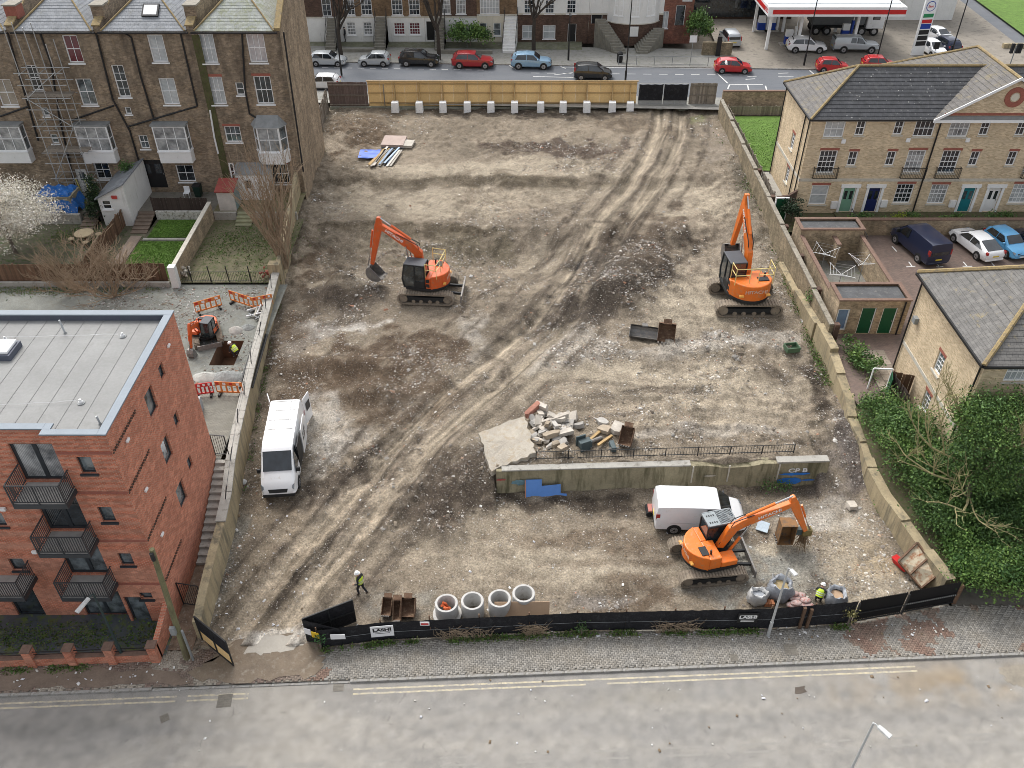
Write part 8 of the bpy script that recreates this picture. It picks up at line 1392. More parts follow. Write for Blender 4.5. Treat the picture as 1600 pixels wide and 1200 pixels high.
# loose excavator buckets and attachments
def loose_bucket(label,px_,py_,z,rz,w_,s_,mat,teeth=True,roll=0.0,cat="bucket",inner=None):
    p=spot(px_,py_,z);t=thing("loose_bucket",label,cat,p,rz,"loose digger buckets");outr,inr=bucketm(w_);n=len(outr);m=MB();cr,sr=math.cos(roll),math.sin(roll)
    def tf(q):x,z_=q[0]*s_,(q[1]+1.05)*s_;z_ -= .55*s_;return (x*cr-z_*sr,x*sr+z_*cr+.52*s_)
    y0,y1=-w_/2,w_/2;vs=[(tf(q)[0],y,tf(q)[1]) for y in (y0,y1) for q in outr]+[(tf(q)[0],y,tf(q)[1]) for y in (y0+.03,y1-.03) for q in inr];fs=[]
    for i in range(n-1):fs+=[(i,i+1,n+i+1,n+i),(2*n+i,3*n+i,3*n+i+1,2*n+i+1)]
    m.add(vs,fs)
    for y,e in ((y0,.03),(y1,-.03)):m.add([(tf(q)[0],y,tf(q)[1]) for q in outr]+[(tf(q)[0],y+e,tf(q)[1]) for q in outr],[tuple(range(n)),tuple(range(2*n-1,n-1,-1))]+[(i,(i+1)%n,n+(i+1)%n,n+i) for i in range(n)])
    m.build("shell",mat,t,world=False)
    if teeth:
        for k in range(5):y=y0+.08+k*(w_-.16)/4;a_,b_=tf((-.38,-1.0)),tf((-.62,-.99));MB().bar((a_[0],y,a_[1]),(b_[0],y,b_[1]),.08*s_,.05*s_).build("tooth",M_STEELD,t,world=False)
    for y in (-.12,.12):a_,b_=tf((.05,.02)),tf((.22,.34));MB().bar((a_[0],y*s_,a_[1]),(b_[0],y*s_,b_[1]),.05,.28*s_,(0,1,0)).build("ear",mat,t,world=False)
    return t
loose_bucket("rust-red toothed digger bucket lying in the middle of the site",1040,532,1.9,R(80),1.15,1.05,M_RUST,True,R(-5));loose_bucket("wide grey grading bucket lying beside the rusty toothed one",1005,528,1.9,R(76),1.9,.75,M_STEELD,False,R(-35));loose_bucket("rusty narrow bucket standing right of the rubble pile",978,690,1.8,R(70),.75,.95,M_RUST,True,R(-25))
loose_bucket("small rusty trenching bucket left of the three near the fence",606,955,0,R(85),.5,.75,M_RUST,True,R(-35));loose_bucket("narrow rusty bucket in the middle of the three near the fence",622,962,0,R(92),.42,.85,M_RUST,True,R(-35));loose_bucket("wider rusty bucket right of the three near the fence",638,957,0,R(88),.75,.8,M_RUST,False,R(-35))
p=spot(918,694,1.8);t=thing("breaker_attachment","dark green hydraulic attachment lying among loose timbers","attachment",p,R(25));M_DKG=surf("dark_green_steel",(.06,.085,.09),.6,.3,3,.1,30);MB().box(-.55,.2,-.25,.25,.05,.5).build("bracket",M_DKG,t,bevel=.04,world=False);MB().cyl((.2,0,.28),(1.0,.1,.2),.12,10).build("tool",M_STEELD,t,world=False)
for y in (-.3,.3):MB().box(-.6,.0,y-.04,y+.04,.0,.7).build("side_plate",M_DKG,t,world=False)
for px_,py_,a,l_,lb in ((931,682,.9,1.2,"pale timber left of the crossed pair by the attachment"),(945,690,.8,1.3,"pale timber right of the crossed pair by the attachment")):p=spot(px_,py_,1.8);t=MB().box(-l_/2,l_/2,-.08,.08,0,.12).build("timber_baulk",M_TIMB,None,bevel=.01);t.location=p+Vector((0,0,.03));t.rotation_euler=(0,.05,a);tag(t,lb,"timber")
p=spot(957,700,1.8);t=thing("quick_hitch","dark grey quick hitch between the timbers and the rusty bucket","attachment",p,R(100));MB().box(-.35,.35,-.15,.15,.05,.4).build("block",M_DKG,t,bevel=.05,world=False);MB().cyl((-.25,-.3,.3),(-.25,.3,.3),.06,8).build("pin",M_STEELD,t,world=False)
for px_,py_,s_,mt,lb in ((942,660,.55,RPM[0],"grey holed concrete piece above the timbers"),(945,674,.6,RPM[3],"tan flat stone by the timbers"),(963,672,.75,RPM[1],"pale curved concrete fragment behind the rusty bucket"),(1330,790,.5,RPM[1],"pale concrete lump at the right foot of the retaining wall")):p=spot(px_,py_,1.8 if py_<750 else .2);o=chunk(p+Vector((0,0,.1)),(s_*1.3,s_,.3),(.1,.1,rng.uniform(0,3)),mt,None,"concrete_fragment");tag(o,lb,"concrete")
# timber stack, pallets, tarp at the back
def plank_stack(label,c,rz,n,L,spread,mats,nm="plank_stack"):
    t=thing(nm,label,"timber stack",c,rz)
    for i in range(n):o=MB().box(-.09,.09,-L/2,L/2,0,.05).build("plank",mats[i % len(mats)],t,world=False);o.location=(rng.uniform(-spread,spread),rng.uniform(-.5,.3),.02+.055*(i*5//n));o.rotation_euler=(0,0,rng.uniform(-.12,.12))
M_PLB=surf("blue_grey_plank",(.30,.38,.48),.8,.25,2,.2,30,rnd=.25);M_PLW2=surf("pale_plank",(.52,.48,.42),.85,.2,2,.3,30,rnd=.25)
plank_stack("heap of blue and pale scaffold boards at the back left of the site",spot(604,250,2.8),R(-12),22,3.6,1.0,[M_PLB,M_PLW2,M_PLW2,M_TIMB]);t=thing("board_stack","stack of pinkish boards on blue bearers behind the planks","board stack",spot(616,226,2.9),R(-4))
for i in range(4):MB().box(-1.05,1.05,-1.1,1.1,.12+i*.06,.17+i*.06).build("board",surf("pinkish_board",(.42,.33,.29),.8,.15,2,.1,30,rnd=.1),t,world=False)
for y in (-.9,0,.9):MB().box(-1.1,1.1,y-.08,y+.08,0,.115).build("bearer",M_PLB,t,world=False)
t=thing("board_stack","small stack of pale boards right of the pinkish ones","board stack",spot(638,229,2.9),R(-8));
for i in range(3):MB().box(-.5,.5,-.7,.7,.02+i*.07,.08+i*.07).build("board",M_PLW2,t,world=False)
p=spot(577,246,2.8);m=MB();n=10;P=[]
for j in range(n+1):
    for i in range(n+1):u,v=i/n-.5,j/n-.5;P.append((u*1.9+.05*rng.random(),v*1.7+.05*rng.random(),.18+.07*math.sin(v*14)+.05*rng.random()))
m.add(P,[(j*(n+1)+i,j*(n+1)+i+1,(j+1)*(n+1)+i+1,(j+1)*(n+1)+i) for j in range(n) for i in range(n)]);o=m.build("blue_tarpaulin",surf("bright_blue_tarp",(.09,.18,.62),.5,.2,2,.2,8),None,smooth=60);o.location=p;tag(o,"bright blue folded tarpaulin left of the plank heap","tarpaulin")
# concrete rings
def ring(label,px_,py_,stack=1,base=False,fill=False):
    p=at(px_,py_,0);p.z=zs(p.x,p.y)-.03;t=thing("concrete_ring",label,"concrete ring",p,0,"concrete manhole rings by the fence");M_RING=surf("ring_concrete",(.47,.46,.44),.9,.12,1.5,.25,25,dirt=(.33,.31,.28),dirt_amt=.3)
    for k in range(stack):z0=k*.52 if stack > 1 else 0;h_=.5 if stack > 1 else 1.05;MB().lathe([(.42,z0),(.575,z0),(.575,z0+h_-.03),(.555,z0+h_),(.455,z0+h_),(.44,z0+h_-.03),(.42,z0)],32).build("ring",M_RING,t,smooth=35,world=False)
    if base:MB().lathe([(.43,0),(.72,0),(.72,.2),(.58,.24),(.43,.24)],32).build("base_ring",M_RING,t,smooth=35,world=False)
    if fill:
        for k in range(6):a=rng.uniform(0,6.28);MB().tube([(.2*math.cos(a),.2*math.sin(a),.3),(.15*math.cos(a+1),.15*math.sin(a+1),.75+.1*rng.random()),(.25*math.cos(a+1.6),.25*math.sin(a+1.6),.9)],.065,8).build("pipe_fitting",surf("orange_pipe",(.55,.12,.04),.5),t,world=False)
ring("concrete manhole ring holding orange pipe fittings, leftmost of four",699,962,1,True,True);ring("plain concrete manhole ring, second from the left of four",739,958);ring("concrete manhole ring behind the cardboard sheet, third of four",781,954);ring("double-stacked concrete manhole rings, rightmost of four",818,944,2)
M_CARD=surf("cardboard",(.42,.29,.19),.85,.08,1,.1,20);t=thing("cardboard_sheet","large flat cardboard sheet propped behind the front fence","cardboard",at(815,972,0));a,b=at(772,972,0),at(858,970,0);MB().hexa([a,b,b+Vector((0,.03,0)),a+Vector((0,.03,0)),a+Vector((.02,.55,.85)),b+Vector((.02,.55,.78)),b+Vector((.02,.58,.78)),a+Vector((.02,.58,.85))]).build("sheet",M_CARD,t);q=a.lerp(b,.1)+Vector((0,.38,.62));MB().box(q.x-.1,q.x+.12,q.y-.05,q.y-.02,q.z-.06,q.z+.1).build("label",M_SIGNW,t)
# bulk bags and sacks
M_BAG=surf("grey_bulk_bag",(.33,.35,.38),.6,.25,3,.5,10,dirt=(.20,.21,.23),dirt_amt=.3,bdist=.05);M_BAGL=surf("pale_bag",(.52,.52,.51),.55,.2,3,.5,10,bdist=.05)
def bag(label,px_,py_,r_,h_,mat,fill,squash=1.0,seed=1):
    p=spot(px_,py_,0);q=random.Random(seed);t=thing("bulk_bag",label,"bulk bag",p);n=22;vs=[];prof=[(.85,0),(1.05,.25),(1.06,.55),(.98,.85),(.85,1.05),(.68,1.0),(.62,.8)]
    for r2,z in prof:
        for i in range(n):a=2*math.pi*i/n;k=1+.13*math.sin(a*5+z*4+seed)+q.uniform(-.07,.07);vs.append((math.cos(a)*r2*r_*k,math.sin(a)*r2*r_*k*squash,z*h_*(1+q.uniform(-.08,.1))))
    m=MB();m.add(vs,[(k*n+i,k*n+(i+1)%n,(k+1)*n+(i+1)%n,(k+1)*n+i) for k in range(len(prof)-1) for i in range(n)]);m.build("bag",mat,t,smooth=70,world=False)
    MB().cyl((0,0,h_*.6),(0,0,h_*.78),r_*.62,12).build("contents",fill,t,world=False)
    for k in range(4):a=k*math.pi/2+.5;MB().tube([(math.cos(a)*r_*.8,math.sin(a)*r_*.8*squash,h_*.95),(math.cos(a+.2)*r_*1.0,math.sin(a+.2)*r_*1.0*squash,h_*1.2),(math.cos(a+.4)*r_*.8,math.sin(a+.4)*r_*.8*squash,h_*.95)],.03,5).build("lifting_loop",M_BAGL,t,world=False)
M_SAND=surf("sand_fill",(.40,.31,.17),.95,.3,5,.4,30);bag("big grey bulk bag of sand beside the street lamp",1216,930,.62,1.0,M_BAG,M_SAND,.9,2);bag("slumped pale bulk bag left of the street lamp",1182,940,.5,.75,M_BAGL,M_BAG,.7,5);bag("grey bulk bag standing alone behind the fence on the right",1303,942,.5,.85,M_BAG,M_CARD,1,8)
sk=thing("sack_pile","pile of red and white cement sacks between the bulk bags","sacks",spot(1242,942,0));M_SKR=surf("red_white_sack",(.50,.38,.35),.6,.3,4,.3,12,dirt=(.42,.10,.07),dirt_amt=.5)
for i in range(14):c=Vector((rng.uniform(-.6,.6),rng.uniform(-.4,.4),.12+.13*(i//5)))+sk.location;MB().ico(c,.3,.06,2,None,(1,.65,.35)).build("sack",M_SKR,sk,smooth=60)
t=thing("brick_bundle","short stack of orange clay pieces by the big bulk bag","bricks",spot(1201,945,0));
for i in range(6):MB().box(-.25+.17*(i%3),-.1+.17*(i%3),-.15,.15,.05+.12*(i//3),.16+.12*(i//3)).build("clay_block",surf("orange_clay",(.42,.17,.08),.85),t,world=False)
# mini appliances, scrap
p=spot(1191,826,0);t=thing("metal_sheet","small pale blue metal panel lying by the digger's boom","panel",p,R(-25));MB().hexa([(-.32,-.3,.05),(.32,-.3,.05),(.32,.3,.22),(-.32,.3,.22),(-.32,-.32,.12),(.32,-.32,.12),(.32,.28,.29),(-.32,.28,.29)]).build("sheet",surf("pale_blue_panel",(.42,.50,.56),.5),t,world=False)
p=spot(1021,800,0);t=thing("red_cart","small red and white equipment cart behind the white van","equipment",p);MB().box(-.35,.25,-.3,.3,.15,.4).build("frame",surf("faded_red",(.42,.16,.13),.6),t,bevel=.03,world=False);MB().cyl((-.3,-.35,.17),(-.3,.35,.17),.17,12).build("wheel",M_TYRE,t,world=False)
p=spot(1407,884,.2);t=thing("red_barrow","red overturned barrow body by the rusty trailer bed","barrow",p,R(-60));t.scale=(.7,.7,.7);MB().hexa([(-.55,-.2,.05),(.55,-.25,.05),(.55,.25,.05),(-.55,.2,.05),(-.75,-.3,.5),(.7,-.33,.45),(.7,.33,.45),(-.75,.3,.5)]).build("tray",M_SRED,t,bevel=.02,world=False);MB().cyl((.6,-.1,.2),(.6,.1,.2),.2,12).build("wheel",M_TYRE,t,world=False)
a_,b_,c_,d_=at(1403,877,.75),at(1433,848,1.5),at(1467,897,1.1),at(1439,919,.2);t=thing("rusty_trailer_bed","rusty tipped steel trailer bed leaning on the right wall","trailer bed",at(1436,900,0));m=MB();m.slab([d_,c_,b_,a_],.06);m.build("bed",surf("rust_sheet",(.46,.40,.29),.8,.25,1.6,.3,20,dirt=(.26,.10,.04),dirt_amt=.6),t);f=MB()
for q in ((a_,b_),(b_,c_),(c_,d_),(d_,a_),(a_.lerp(d_,.5),b_.lerp(c_,.5))):f.bar(q[0]+Vector((0,-.02,.04)),q[1]+Vector((0,-.02,.04)),.09)
f.build("frame",M_RUST,t)
p=spot(1236,548,2);t=thing("green_crate","dark green plastic crate near the right boundary wall","crate",p,R(10));f=MB();f.box(-.45,.45,-.35,.35,0,.06);f.box(-.45,.45,-.35,-.3,.06,.35);f.box(-.45,.45,.3,.35,.06,.35);f.box(-.45,-.4,-.3,.3,.06,.35);f.box(.4,.45,-.3,.3,.06,.35);f.build("tray",surf("green_plastic",(.08,.14,.08),.6),t,world=False)
for px_,py_,lb in ((1249,498,"white bag scrap at the foot of the right wall"),(1254,513,"white sheet scrap by the right wall plinth"),(372,733,"white polythene scrap by the left wall behind the van")):p=spot(px_,py_,1.5);o=MB().ico(p+Vector((0,0,.08)),.26,.4,2,None,(1,.7,.35)).build("plastic_scrap",M_BAGL,None);tag(o,lb,"scrap")
# ex3's tipped bucket and the roots hanging from its grab
gx=E3+Vector((math.cos(R(14))*5.5,math.sin(R(14))*5.5,0));bx_=gx+Vector((-.95,.05,0));t0=thing("tipped_bucket","brown digger bucket hanging side-on from the excavator's boom","bucket",(bx_.x,bx_.y,.35));f=MB();X,Y,Z=0,0,0
f.box(-.42,.42,.32,.36,0,1.45);f.box(-.42,-.38,-.3,.32,0,1.45);f.box(.38,.42,-.3,.32,0,1.45);f.box(-.38,.38,-.3,.32,0,.04);f.box(-.38,.38,-.3,.32,1.41,1.45);f.build("shell",surf("brown_bucket",(.22,.115,.045),.75,.35,2,.2,20,dirt=(.10,.085,.07),dirt_amt=.55),t0,world=False);MB().box(.43,.85,-.12,.12,.6,1.0).build("hanger",M_DKG,t0,world=False)
for k in range(4):MB().box(-.5,-.43,-.28+.18*k,-.2+.18*k,.1,.2).build("tooth",M_STEELD,t0,world=False)
t1=thing("root_bundle","grab with a bundle of uprooted roots hanging from the boom","roots",(gx.x,gx.y,0));MB().box(-.15,.35,-.2,.2,.95,1.4).build("grab",surf("yellow_black_grab",(.16,.12,.04),.6,.6,6),t1,bevel=.05,world=False);rm_=MB()
for k in range(70):a=rng.uniform(0,6.28);r0_=rng.uniform(0,.3);r1_=r0_+rng.uniform(.0,.45);rm_.tube([(math.cos(a)*r0_*.5,math.sin(a)*r0_*.5,1.05),(math.cos(a)*r0_,math.sin(a)*r0_,.6),(math.cos(a)*r1_,math.sin(a)*r1_,rng.uniform(-.05,.2))],.022,3,.008)
kind(rm_.build("root",surf("root_brown",(.17,.11,.06),.95,.4,6,.3,30),t1,world=False),'stuff')
# left yard: barriers, pile, steel bars, pipes
M_BARO=surf("barrier_orange",(.62,.20,.05),.6,.1,2,0);M_BARR=surf("barrier_red",(.52,.035,.03),.6,.1,2,0)
def barrier(label,a,b,mat):
    a,b=at(*a,2.6),at(*b,2.6);L=(b-a).length;ang=math.atan2(b.y-a.y,b.x-a.x);t=thing("plastic_barrier",label,"barrier",a,ang,"plastic barriers in the yard");f=MB();h_=1.0
    f.box(0,L,-.02,.02,.72,h_);f.box(0,L,-.02,.02,.18,.28)
    for k in range(6):x=L*k/5;f.box(max(0,x-.05),min(L,x+.05),-.02,.02,.28,.72)
    f.build("panel",mat,t,world=False)
    for k in range(4):MB().box(L*(k+.15)/4,L*(k+.6)/4,-.026,.026,.78,.95).build("stripe",M_SIGNW if mat is M_BARR or k % 2 else M_BARR,t,world=False)
    for x in (.2,L-.2):MB().box(x-.06,x+.06,-.3,.3,0,.17).build("foot",M_TRIM,t,world=False)
barrier("orange barrier behind the mini digger's cab",(307,492),(348,480),M_BARO);barrier("orange slanting barrier at the back of the left yard",(361,472),(398,484),M_BARO);barrier("orange barrier nearest the left site wall",(398,484),(428,478),M_BARO);barrier("red barrier beside the corner of the red brick flats",(304,621),(336,617),M_BARR);barrier("orange barrier across the paved end of the left yard",(340,616),(382,618),M_BARO)
t=thing("steel_bars","bundle of dark steel bars lying along the left site wall","steel bars",at(395,570,2.65));
for k in range(7):a,b=at(400+k*3,522,2.68+.02*(k%2)),at(374+k*3.4,606,2.68+.02*(k%2));MB().bar(a,b,.09,.09).build("bar",M_TRIM,t)
t=thing("pipe_bundle","tangle of white plastic pipes and debris by the yard wall","pipes",at(410,487,2.6));
for k in range(9):p=at(403+rng.uniform(-12,14),487+rng.uniform(-8,8),2.75);a=rng.uniform(0,3);MB().cyl(p-Vector((math.cos(a)*.5,math.sin(a)*.5,0)),p+Vector((math.cos(a)*.5,math.sin(a)*.5,rng.uniform(0,.2))),.06,8).build("pipe",(M_UPVC,M_STONE_T,M_LEAD)[k%3],t)
def heap(label,px_,py_,z,rx,ry,h_,mat,name="gravel_heap"):
    c=at(px_,py_,z);n,k_=20,8;m=MB();vs=[c+Vector((0,0,h_))]
    for j in range(1,k_+1):
        for i in range(n):a=2*math.pi*i/n;r_=j/k_;vs.append(c+Vector((math.cos(a)*rx*r_*(1+.1*math.sin(a*3)),math.sin(a)*ry*r_,h_*(1-r_**1.3)+rng.uniform(-.03,.03)*(j<k_)-.04*(j==k_))))
    m.add(vs,[(0,1+i,1+(i+1)%n) for i in range(n)]+[(1+(j-1)*n+i,1+j*n+i,1+j*n+(i+1)%n,1+(j-1)*n+(i+1)%n) for j in range(1,k_) for i in range(n)]);tag(m.build(name,mat,None,smooth=60),label,"heap")
M_GRAV=surf("grey_gravel",(.27,.28,.27),.95,.35,6,.9,30,bdist=.04);heap("grey gravel heap in front of the trench",355,590,2.6,1.1,.7,.45,M_GRAV);heap("pale mortar heap beside the mini digger's blade",322,590,2.6,.9,.6,.35,surf("pale_mortar",(.38,.38,.35),.95,.25,4,.7,20));heap("pale spoil heap on the edge of the trench",368,517,2.6,.5,.5,.35,RPM[0]);heap("grey rubble heap beside the steel bars",388,512,2.6,.5,.4,.25,M_GRAV)
p=at(305,642,2.6);t=thing("yard_cabinet","grey utility cabinet by the corner of the flats","cabinet",p);MB().box(-.45,.45,-.3,.3,0,.9).build("body",surf("cabinet_grey",(.34,.36,.37),.6),t,bevel=.02,world=False);MB().box(-.42,-.01,-.31,-.301,.06,.84).build("door",surf("cabinet_grey",(.34,.36,.37)),t,world=False)

# ================================================================ STREET FURNITURE
M_GALV=surf("galvanised_column",(.47,.48,.48),.5,.12,3,.05,30,metal=.3);M_GRPOST=surf("dark_green_post",(.03,.05,.05),.5,.3,3,.1,30)
def lamp(label,base,h_,head,mat,hm,dark=False):
    base=Vector(base);head=Vector(head);t=thing("street_lamp",label,"street lamp",base);top=base+Vector((0,0,h_));MB().cyl(base,base+Vector((0,0,1.1)),.085,10,.08).build("base",mat,t);MB().cyl(base+Vector((0,0,1.1)),top,.06,10,.045).build("column",mat,t);d=(head-top);d.z=0;dn=d.normalized();MB().tube([top,top+dn*.08+Vector((0,0,.05)),top.lerp(head,.35)],.03,6).build("bracket",mat,t)
    a=top.lerp(head,.25);b=head;s_=dn.cross(Vector((0,0,1)))*.13;m=MB();m.hexa([a-s_*.8,b-s_,b+s_,a+s_*.8,a-s_*.6+Vector((0,0,.10)),b-s_*.8+Vector((0,0,.07)),b+s_*.8+Vector((0,0,.07)),a+s_*.6+Vector((0,0,.10))]);m.build("lantern",hm,t,bevel=.02)
b=at(1200,993,0);top=onY(1228,888,b.y);lamp("grey street lamp standing at the front fence beside the bulk bags",(b.x,b.y,0),top.z,(top.x+.35,top.y-.45,top.z+.02),M_GALV,M_BAGL)
b=at(1365,1130,5.1);lamp("grey street lamp at the bottom edge, its base out of frame",(b.x,b.y,-.1),5.2,(b.x+.45,b.y-.6,5.12),M_GALV,M_BAGL);b=at(195,1031,0);top=onY(150,928,b.y);lamp("dark green street lamp in front of the red brick flats",(b.x,b.y,0),top.z,(top.x-.55,top.y-.9,top.z-.15),M_GRPOST,M_BAGL)
b=at(292,1028,0);top=onY(237,858,b.y);t=thing("telegraph_pole","mossy wooden telegraph pole at the site entrance","pole",(b.x,b.y,0));M_POLE=surf("mossy_pole",(.17,.16,.085),.9,.3,2,.4,20,dirt=(.10,.075,.05),dirt_amt=.5,streak=True);MB().cyl((b.x,b.y,-.1),(top.x,b.y,top.z),.15,12,.11).build("pole",M_POLE,t);MB().cyl((top.x,b.y-.14,top.z-.55),(top.x,b.y-.14,top.z-.1),.09,8).build("terminal_box",M_TRIM,t);MB().box(b.x-.12,b.x+.12,b.y-.3,b.y-.14,2.2,2.7).build("junction_box",M_LEAD,t)
b=at(302,1031,0);t=MB().cyl((b.x,b.y,-.1),(b.x,b.y,2.3),.06,10).build("grey_post",M_LEAD,None);tag(t,"short grey metal post beside the telegraph pole","post")
for (x0,y0,h_,z,lb) in ((534,118,9,BZ,"black lamp column rising beside the terrace gable end"),(977,128,9,BZ,"tall black lamp column beside the back hoarding"),(888,94,5,BZ,"short black lamp column in front of the white stucco house"),(1256,102,9,BZ,"tall black lamp column before the filling station"),(1368,100,9,BZ,"tall black lamp column behind the townhouse ridge"),(1485,88,9,BZ,"black lamp column beside the price totem")):
    p=at(x0,y0,z);t=thing("street_lamp",lb,"street lamp",p,0,"black lamp columns on the main street");MB().cyl((0,0,0),(0,0,1.2),.11,8).build("base",M_BLACKP,t,world=False);MB().cyl((0,0,1.2),(0,0,h_),.075,8,.05).build("column",M_BLACKP,t,world=False);MB().box(-.12,.12,-.9,.1,h_,h_+.12).build("lantern",M_TRIM,t,world=False)
for (x0,y0,w_,h_,lb) in ((730,75,.5,2.6,"small white sign on a pole in front of the evergreen bush"),(1079,95,.8,2.8,"white sign plate on twin poles by the forecourt entrance"),(1455,100,.6,2.4,"black box on a pole behind the townhouse ridge")):
    p=at(x0,y0,BZ);t=thing("road_sign",lb,"sign",p);MB().cyl((0,0,0),(0,0,h_),.035,6).build("pole",M_LEAD,t,world=False);MB().box(-w_/2,w_/2,-.06,-.036,h_-.75,h_).build("plate",M_SIGNW if "black" not in lb else M_BLACK,t,world=False)
t=thing("litter_bin","black litter bin on the far pavement by the guard rail","bin",at(968,97,BZ));MB().lathe([(.28,0),(.34,.1),(.34,1.0),(.2,1.15),(.001,1.18)],12).build("body",M_BLACK,t,world=False);t=thing("gate_post_panel","dark upright panel at the forecourt entrance","panel",at(1121,88,BZ));MB().box(-.25,.25,-.08,.08,0,2.2).build("panel",M_BLACK,t,world=False)
t=thing("traffic_light","cluster of black traffic signal heads at the junction","traffic light",at(1572,118,BZ));MB().cyl((0,0,0),(0,0,3.2),.06,8).build("pole",M_LEAD,t,world=False)
for dx in (-.35,.25,.5):MB().box(dx-.15,dx+.15,-.12,.12,2.4,3.4).build("signal_head",M_BLACK,t,world=False)
# road ironwork, markings, mud on the front street
M_IRON=surf("cast_iron",(.16,.145,.12),.6,.3,6,.6,40,bdist=.02)
def iron(label,px_,py_,w_,d_,rz,z=-.114,name="manhole_cover"):
    p=at(px_,py_,z);t=thing(name,label,"manhole cover",p,rz);MB().box(-w_/2,w_/2,-d_/2,d_/2,-.03,.006).build("frame",M_IRON,t,world=False);n=5
    for i in range(n):
        for j in range(n):MB().box(-w_*.44+w_*.88*i/n+.01,-w_*.44+w_*.88*(i+1)/n-.012,-d_*.44+d_*.88*j/n+.01,-d_*.44+d_*.88*(j+1)/n-.012,.006,.013).build("cover_stud",M_IRON,t,world=False)
iron("large square iron cover in the road before the entrance",351,1095,.66,.66,R(5));iron("small iron cover in the road lower left",257,1122,.38,.38,R(30));iron("slotted iron drain by the kerb at the entrance",529,1074,.5,.42,KA,name="drain_grate");iron("brown iron cover in the block pavement right of centre",1236,1015,.6,.6,KA,.006);iron("small grey cover in the block pavement",1147,1028,.38,.38,KA,.006)
M_YLINE=surf("worn_yellow_line",(.50,.44,.31),.85,.2,3,.2,40,dirt=(.30,.285,.26),dirt_amt=.75)
for t0 in (-.38,-.62):
    for s0,s1 in ((-40,-15.5),(-15,-12.2),(-7.4,19.2)):
        n=int((s1-s0)/1.0)+1
        for i in range(n):
            a,b=lerp(s0,s1,i/n),lerp(s0,s1,(i+1)/n)-.01
            if rng.random() < .04:continue
            kind(MB().quad(K(a,t0,-.112),K(b,t0,-.112),K(b,t0+.09,-.112),K(a,t0+.09,-.112)).build("yellow_line",M_YLINE),'structure')
M_WLINE=surf("faded_white_line",(.275,.262,.238),.9,.1,3,.1,40,dirt=(.24,.228,.208),dirt_amt=.8)
for i in range(-5,8):
    for dt in (0,.35):kind(MB().quad(K(i*3.3,-3.9-dt,-.1125),K(i*3.3+1.6,-3.9-dt,-.1125),K(i*3.3+1.6,-3.8-dt,-.1125),K(i*3.3,-3.8-dt,-.1125)).build("road_marking",M_WLINE),'structure')
def mudsheet(name,pts,z,mat,seed,jag=.25,sub=8):
    r_=random.Random(seed);P=[at(x,y,z) for x,y in pts];out=[]
    for a,b in zip(P,P[1:]+P[:1]):
        for i in range(sub):q=a.lerp(b,i/sub);out.append((q.x+r_.uniform(-jag,jag),q.y+r_.uniform(-jag,jag)*.6))
    m=MB();m.prism(out,z-.004,z);o=m.build(name,mat);return kind(o,'structure')
M_MUD=surf("drying_mud",(.185,.145,.105),.85,.3,1.2,.6,12,dirt=(.27,.235,.185),dirt_amt=.4,bdist=.03);M_MUDW=surf("wet_mud",(.085,.066,.05),.55,.3,1.2,.5,12);M_DUSTC=surf("cement_dust",(.40,.37,.32),.95,.15,1.2,.3,14)
mudsheet("mud",[(372,1000),(470,985),(500,1012),(505,1040),(480,1058),(330,1066),(290,1052),(330,1030)],.022,M_MUD,3);mudsheet("dust_patch",[(400,995),(470,990),(478,1008),(430,1020),(385,1022)],.03,M_DUSTC,5,.18);mudsheet("mud",[(0,1046),(150,1044),(280,1048),(290,1066),(100,1075),(0,1080)],.012,surf("thin_mud",(.17,.13,.10),.9,.35,1,.3,14),7,.3);mudsheet("dust_patch",[(1560,1045),(1600,1036),(1640,1060),(1600,1072),(1575,1068)],-.111,surf("sandy_spill",(.265,.235,.19),.95,.3,1.2,.3,14),9,.12);mudsheet("stain",[(1242,1074),(1258,1072),(1260,1082),(1244,1084)],-.111,M_MUDW,11,.06,4)

